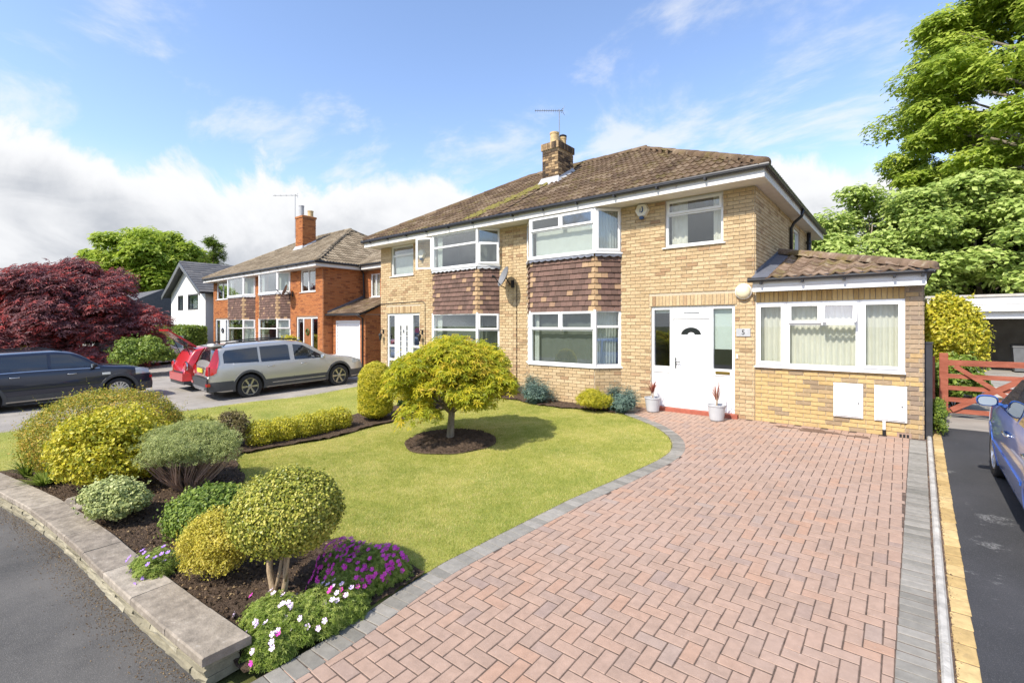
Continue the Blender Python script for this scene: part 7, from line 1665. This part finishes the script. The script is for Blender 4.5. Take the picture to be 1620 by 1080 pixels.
lantern(-13.78, 'black lantern to the left of the left front door'); lantern(-11.74, 'black lantern to the right of the left front door')
def plaque():
    x, z = -2.36, 1.66; r = empty('house_number_plaque', (x, 9.885, z-.07), label='small slate number plaque reading 5 beside the front door', cat='sign'); m = MB(); m.box(x-.125, x+.125, 9.868, 9.884, z-.075, z+.075); m.build('plate', 'lead_pale', r)
    fd = bpy.data.curves.new('number', 'FONT'); fd.body = '5'; fd.size = .13; fd.align_x = 'CENTER'; fd.align_y = 'CENTER'; fd.extrude = .002; fd.materials.append(MATS['black']); t_ = bpy.data.objects.new('number_text', fd); nm = bpy.data.meshes.new_from_object(t_); bpy.data.objects.remove(t_); link('number', nm, r, (0, -.021, .07), (R(90), 0, 0))
    b = MB(); b.box(-2.49, -2.455, 9.865, 9.884, 1.16, 1.24); tag(b.build('doorbell', 'upvc'), 'small white doorbell right of the front door frame', 'doorbell')
plaque()
def meter(x0, x1, z0, z1, label, pipe):
    r = empty('meter_box', ((x0+x1)/2, 9.885, z0), label=label, cat='meter box', group='meter boxes on the extension'); m = MB(); m.box(x0, x1, 9.855, 9.884, z0, z1); m.box(x0+.0, x1, 9.845, 9.856, z1-.03, z1+.006); m.build('frame', 'meter_white', r); d = MB(); d.box(x0+.025, x1-.025, 9.838, 9.8545, z0+.025, z1-.04); d.build('door', 'meter_white', r)
    k = MB(); k.lathe([(.012, 0), (.012, -.01), (.004, -.012)], (x1-.06, 9.838, (z0+z1)/2-.03), 10, 0, 'y'); k.build('lock', 'steel_grey', r)
    if pipe: p = MB(); p.tube([((x0+x1)/2-.08, 9.855, z0), ((x0+x1)/2-.08, 9.855, z0-.14)], .022, 10); p.build('pipe', 'upvc', r); p = MB(); p.tube([((x0+x1)/2-.08, 9.855, z0-.14), ((x0+x1)/2-.08, 9.855, z0-.29)], .024, 10); p.build('pipe_sleeve', 'black', r)
meter(-.92, -.51, .24, .81, 'white meter box on the extension wall, the one without a pipe', False); meter(-.36, .055, .24, .81, 'white meter box with a short pipe below, near the extension corner', True)
ab = MB(); ab.box(.02-.09+.0, .02+.09-.0, 9.862, 9.884, -.02, .075); abo = ab.build('air_brick', 'paver_red'); tag(abo, 'red clay air brick at the foot of the extension wall', 'air brick')
for k in (-.045, .0, .045): h = MB(); h.box(.02+k-.015, .02+k+.015, 9.856, 9.863, .0, .055); h.build('vent_slot', 'black', abo)
def pot(x, y, label, h, spread, seed):
    random.seed(seed); z = float(zdrive(y))+.01; r = empty('potted_cordyline', (x, y, z), label=label, cat='plant'); m = MB(); m.lathe([(.115, 0), (.125, .02), (.16, .27), (.17, .275), (.17, .30), (.155, .30), (.15, .26), (.001, .255)], (x, y, z), 26); m.build('pot', 'pot_grey', r, smooth=False); s = MB(); s.lathe([(.148, 0), (.10, .012), (.001, .015)], (x, y, z+.255), 14); s.build('soil', 'soil', r)
    st = MB(); st.tube([(x, y, z+.26), (x+.01, y, z+.42)], .014, 8); st.build('stem', 'bark_pale', r)
    blade_clump('', '', x, y, 26, h, 'leaf_cordyline', spread, .009, z, r, .38, .55); blade_clump('', '', x, y, 9, h*.6, 'leaf_cordyline', .06, .010, z, r, .40, .1)
pot(-4.05, 9.60, 'red cordyline in a grey pot left of the front door', .42, .30, 3); pot(-2.74, 9.50, 'red-brown cordyline in a grey pot right of the front door', .44, .30, 8)
def aerial(x, y, z0, z1, label, d=(-1, -.05), n=11, L_=.75):
    r = empty('tv_aerial', (x, y, z0), label=label, cat='aerial'); m = MB(); m.tube([(x, y, z0), (x, y, z1)], .014, 8); m.build('mast', 'steel_grey', r); D = Vector((d[0], d[1], .0)).normalized(); S_ = Vector((-D.y, D.x, 0)); b = Vector((x, y, z1-.05))
    q = MB(); q.tube([b-D*.12, b+D*L_], .010, 6); q.build('boom', 'steel_grey', r)
    for k in range(n): e = MB(); c = b+D*(L_*(k+.6)/n); e.tube([c-Vector((0, 0, .05)), c+Vector((0, 0, .05))], .005, 5); e.tube([c-S_*.09, c+S_*.09], .005, 5); e.build('element', 'steel_grey', r)
    e = MB(); 
    for s in (-.14, .14): e.tube([b-D*.1+Vector((0, 0, s*.1)), b-D*.16+Vector((0, 0, s))], .007, 5); e.tube([b-D*.04, b-D*.1+S_*s*1.2], .007, 5)
    e.build('reflector', 'steel_grey', r)
aerial(-8.12, 12.2, 7.2, 8.40, 'television aerial on the chimney of the yellow brick house', (-.77, -.63))
aerial(-26.95, 13.3, 6.8, 9.3, 'tall television aerial on the chimney of the orange brick house', (-.8, -.6), 4, 1.3)
# ---------------- red gate, fence post, garage
def gate():
    y = 12.75; r = empty('field_gate', (.55, y, 0), label='red-brown wooden five-bar gate across the end of the tarmac drive', cat='gate'); x0, x1 = .54, 3.5
    def bar(name, P, w, t=.035):
        m = MB(); a, b = Vector(P[0]), Vector(P[1]); d = (b-a).normalized(); n = Vector((-d.z, 0, d.x))*w/2; yy = P[2] if len(P) > 2 else y; m.hexa([(a.x-n.x, yy-t/2, a.z-n.z), (b.x-n.x, yy-t/2, b.z-n.z), (b.x-n.x, yy+t/2, b.z-n.z), (a.x-n.x, yy+t/2, a.z-n.z), (a.x+n.x, yy-t/2, a.z+n.z), (b.x+n.x, yy-t/2, b.z+n.z), (b.x+n.x, yy+t/2, b.z+n.z), (a.x+n.x, yy+t/2, a.z+n.z)]); m.build(name, 'gate_red', r)
    for z, w in ((1.06, .11), (.80, .085), (.57, .085), (.34, .085), (.12, .085)): bar('rail', ((x0+.1, 0, z), (x1, 0, z)), w)
    bar('stile', ((x0+.09, 0, .05), (x0+.09, 0, 1.25)), .13, .07); bar('stile', ((x1-.05, 0, .05), (x1-.05, 0, 1.14)), .10, .07)
    bar('brace', ((x0+.2, 0, .14), (2.05, 0, 1.02), y-.036), .095); bar('brace', ((2.0, 0, 1.02), (x1-.1, 0, .14), y-.036), .095); bar('brace', ((x0+.25, 0, 1.0), (1.55, 0, .42), y-.034), .08)
    p = MB(); p.box(.38, .50, y-.06, y+.08, -.1, 1.18); p.build('gate_post', 'gate_red', r)
gate()
fp = MB(); fp.box(.27, .37, 10.15, 10.22, -.1, 1.50); fp.box(.262, .378, 10.14, 10.23, 1.50, 1.53); tag(fp.build('dark_fence_panel', 'fence_dark'), 'narrow dark grey fence panel beside the extension corner', 'fence')
def garage():
    x0, x1, y0 = .9, 7.4, 25.2; r = empty('garage', (x0+3, y0, 0), label='open concrete garage with white fascia behind the gate', cat='garage'); m = MB(); m.box(x0, x0+.25, y0, y0+5.5, -.1, 2.35); m.box(x1-.25, x1, y0, y0+5.5, -.1, 2.35); m.box(x0+.25, x1-.25, y0+5.3, y0+5.5, -.1, 2.35); m.box(x0+2.95, x0+3.2, y0, y0+.3, -.1, 2.1); m.build('wall', 'concrete', r)
    f = MB(); f.box(x0-.15, x1+.15, y0-.25, y0-.2, 2.32, 2.86); f.build('fascia', 'white_paint', r); s = MB(); s.box(x0-.15, x1+.15, y0-.26, y0-.252, 2.57, 2.59); s.build('fascia_joint', 'lead_pale', r); rf = MB(); rf.box(x0-.2, x1+.2, y0-.3, y0+5.6, 2.86, 2.95); rf.build('roof', 'concrete_pale', r); h = MB(); h.box(x0+.25, x1-.25, y0-.05, y0+.1, 2.05, 2.315); h.build('raised_door', 'upvc', r)
    fl = MB(); fl.box(x0+.25, x1-.25, y0, y0+5.3, -.02, .02); fl.build('floor', 'concrete', r)
garage()
def bin_(x, y, label):
    z = 0.02; r = empty('wheelie_bin', (x, y, z), label=label, cat='bin', group='bins in the garage'); m = MB(); m.hexa([(x-.22, y-.25, z+.05), (x+.22, y-.25, z+.05), (x+.22, y+.25, z+.05), (x-.22, y+.25, z+.05), (x-.28, y-.32, z+.95), (x+.28, y-.32, z+.95), (x+.28, y+.32, z+.95), (x-.28, y+.32, z+.95)]); m.build('bin_body', 'steel_grey', r); l = MB(); l.hexa([(x-.3, y-.35, z+.95), (x+.3, y-.35, z+.95), (x+.3, y+.36, z+.98), (x-.3, y+.36, z+.98), (x-.28, y-.33, z+1.0), (x+.28, y-.33, z+1.0), (x+.28, y+.34, z+1.07), (x-.28, y+.34, z+1.07)]); l.build('lid', 'dark_plastic', r)
    for s in (-.2, .2): w = MB(); w.lathe([(.1, -.03), (.1, .03)], (x+s, y+.27, z+.1), 14, 0, 'x'); w.build('wheel', 'tyre', r)
bin_(3.5, 26.2, 'grey wheelie bin standing in the open garage, nearest its middle pier'); bin_(4.35, 26.6, 'grey wheelie bin standing deeper in the open garage')
def planter(x, y):
    r = empty('wooden_planter', (x, y, 0), label='low stone trough and timber behind the gate', cat='planter'); m = MB(); m.box(x-.7, x+.7, y-.25, y+.25, 0, .30); m.build('trough', 'concrete_pale', r); t = MB(); t.box(x-.9, x+.9, y-.6, y-.45, .0, .12); t.build('sleeper', 'bark_brown', r)
planter(1.9, 16.2)
def rock(x, y, s, label):
    m = MB(); n = 0; P = []; pts = unit(RNG.normal(0, 1, (26, 3)))*np.array((s, s*.7, s*.55))*(.8+.35*RNG.random((26, 1)))
    import bmesh
    bm = bmesh.new(); [bm.verts.new(p) for p in pts]; bmesh.ops.convex_hull(bm, input=bm.verts); me = bpy.data.meshes.new('rock'); bm.to_mesh(me); bm.free(); me.materials.append(MATS['coping']); o = link('rock', me, None, (x, y, float(zl(x, y))+s*.3)); tag(o, label, 'rock', 'rocks in the front bed')
rock(-7.25, 1.02, .13, 'brownish rock in the bed behind the coping, left of the pale green shrub'); rock(-6.98, 1.06, .11, 'smaller brown rock touching the pale green shrub')

# brown damp dirt left on the paving along the extension wall
def dirt(x, y, rx, ry, k):
    m = MB(); P = []
    for i in range(26):
        t = 2*math.pi*i/26; q = 1+.25*math.sin(3*t+k)+.15*math.sin(7*t+2*k); X, Y = x+rx*q*math.cos(t), min(9.86, y+ry*q*math.sin(t)); P.append((X, Y, float(zdrive(Y))+.009))
    m.poly(P); o = m.build('dirt_patch', 'soil_dry'); tag(o, kind='structure')
t = NT('soil_dry'); n_ = t.noise(30, 6, .7); c_ = t.ramp(n_, [(.3, (.11, .065, .045)), (.7, (.20, .125, .085))]); MATS['soil_dry'] = t.end(t.pbr(c_, .95))
dirt(-1.62, 9.62, .16, .05, 1); dirt(-1.12, 9.60, .30, .11, 2); dirt(-.55, 9.55, .16, .07, 4)
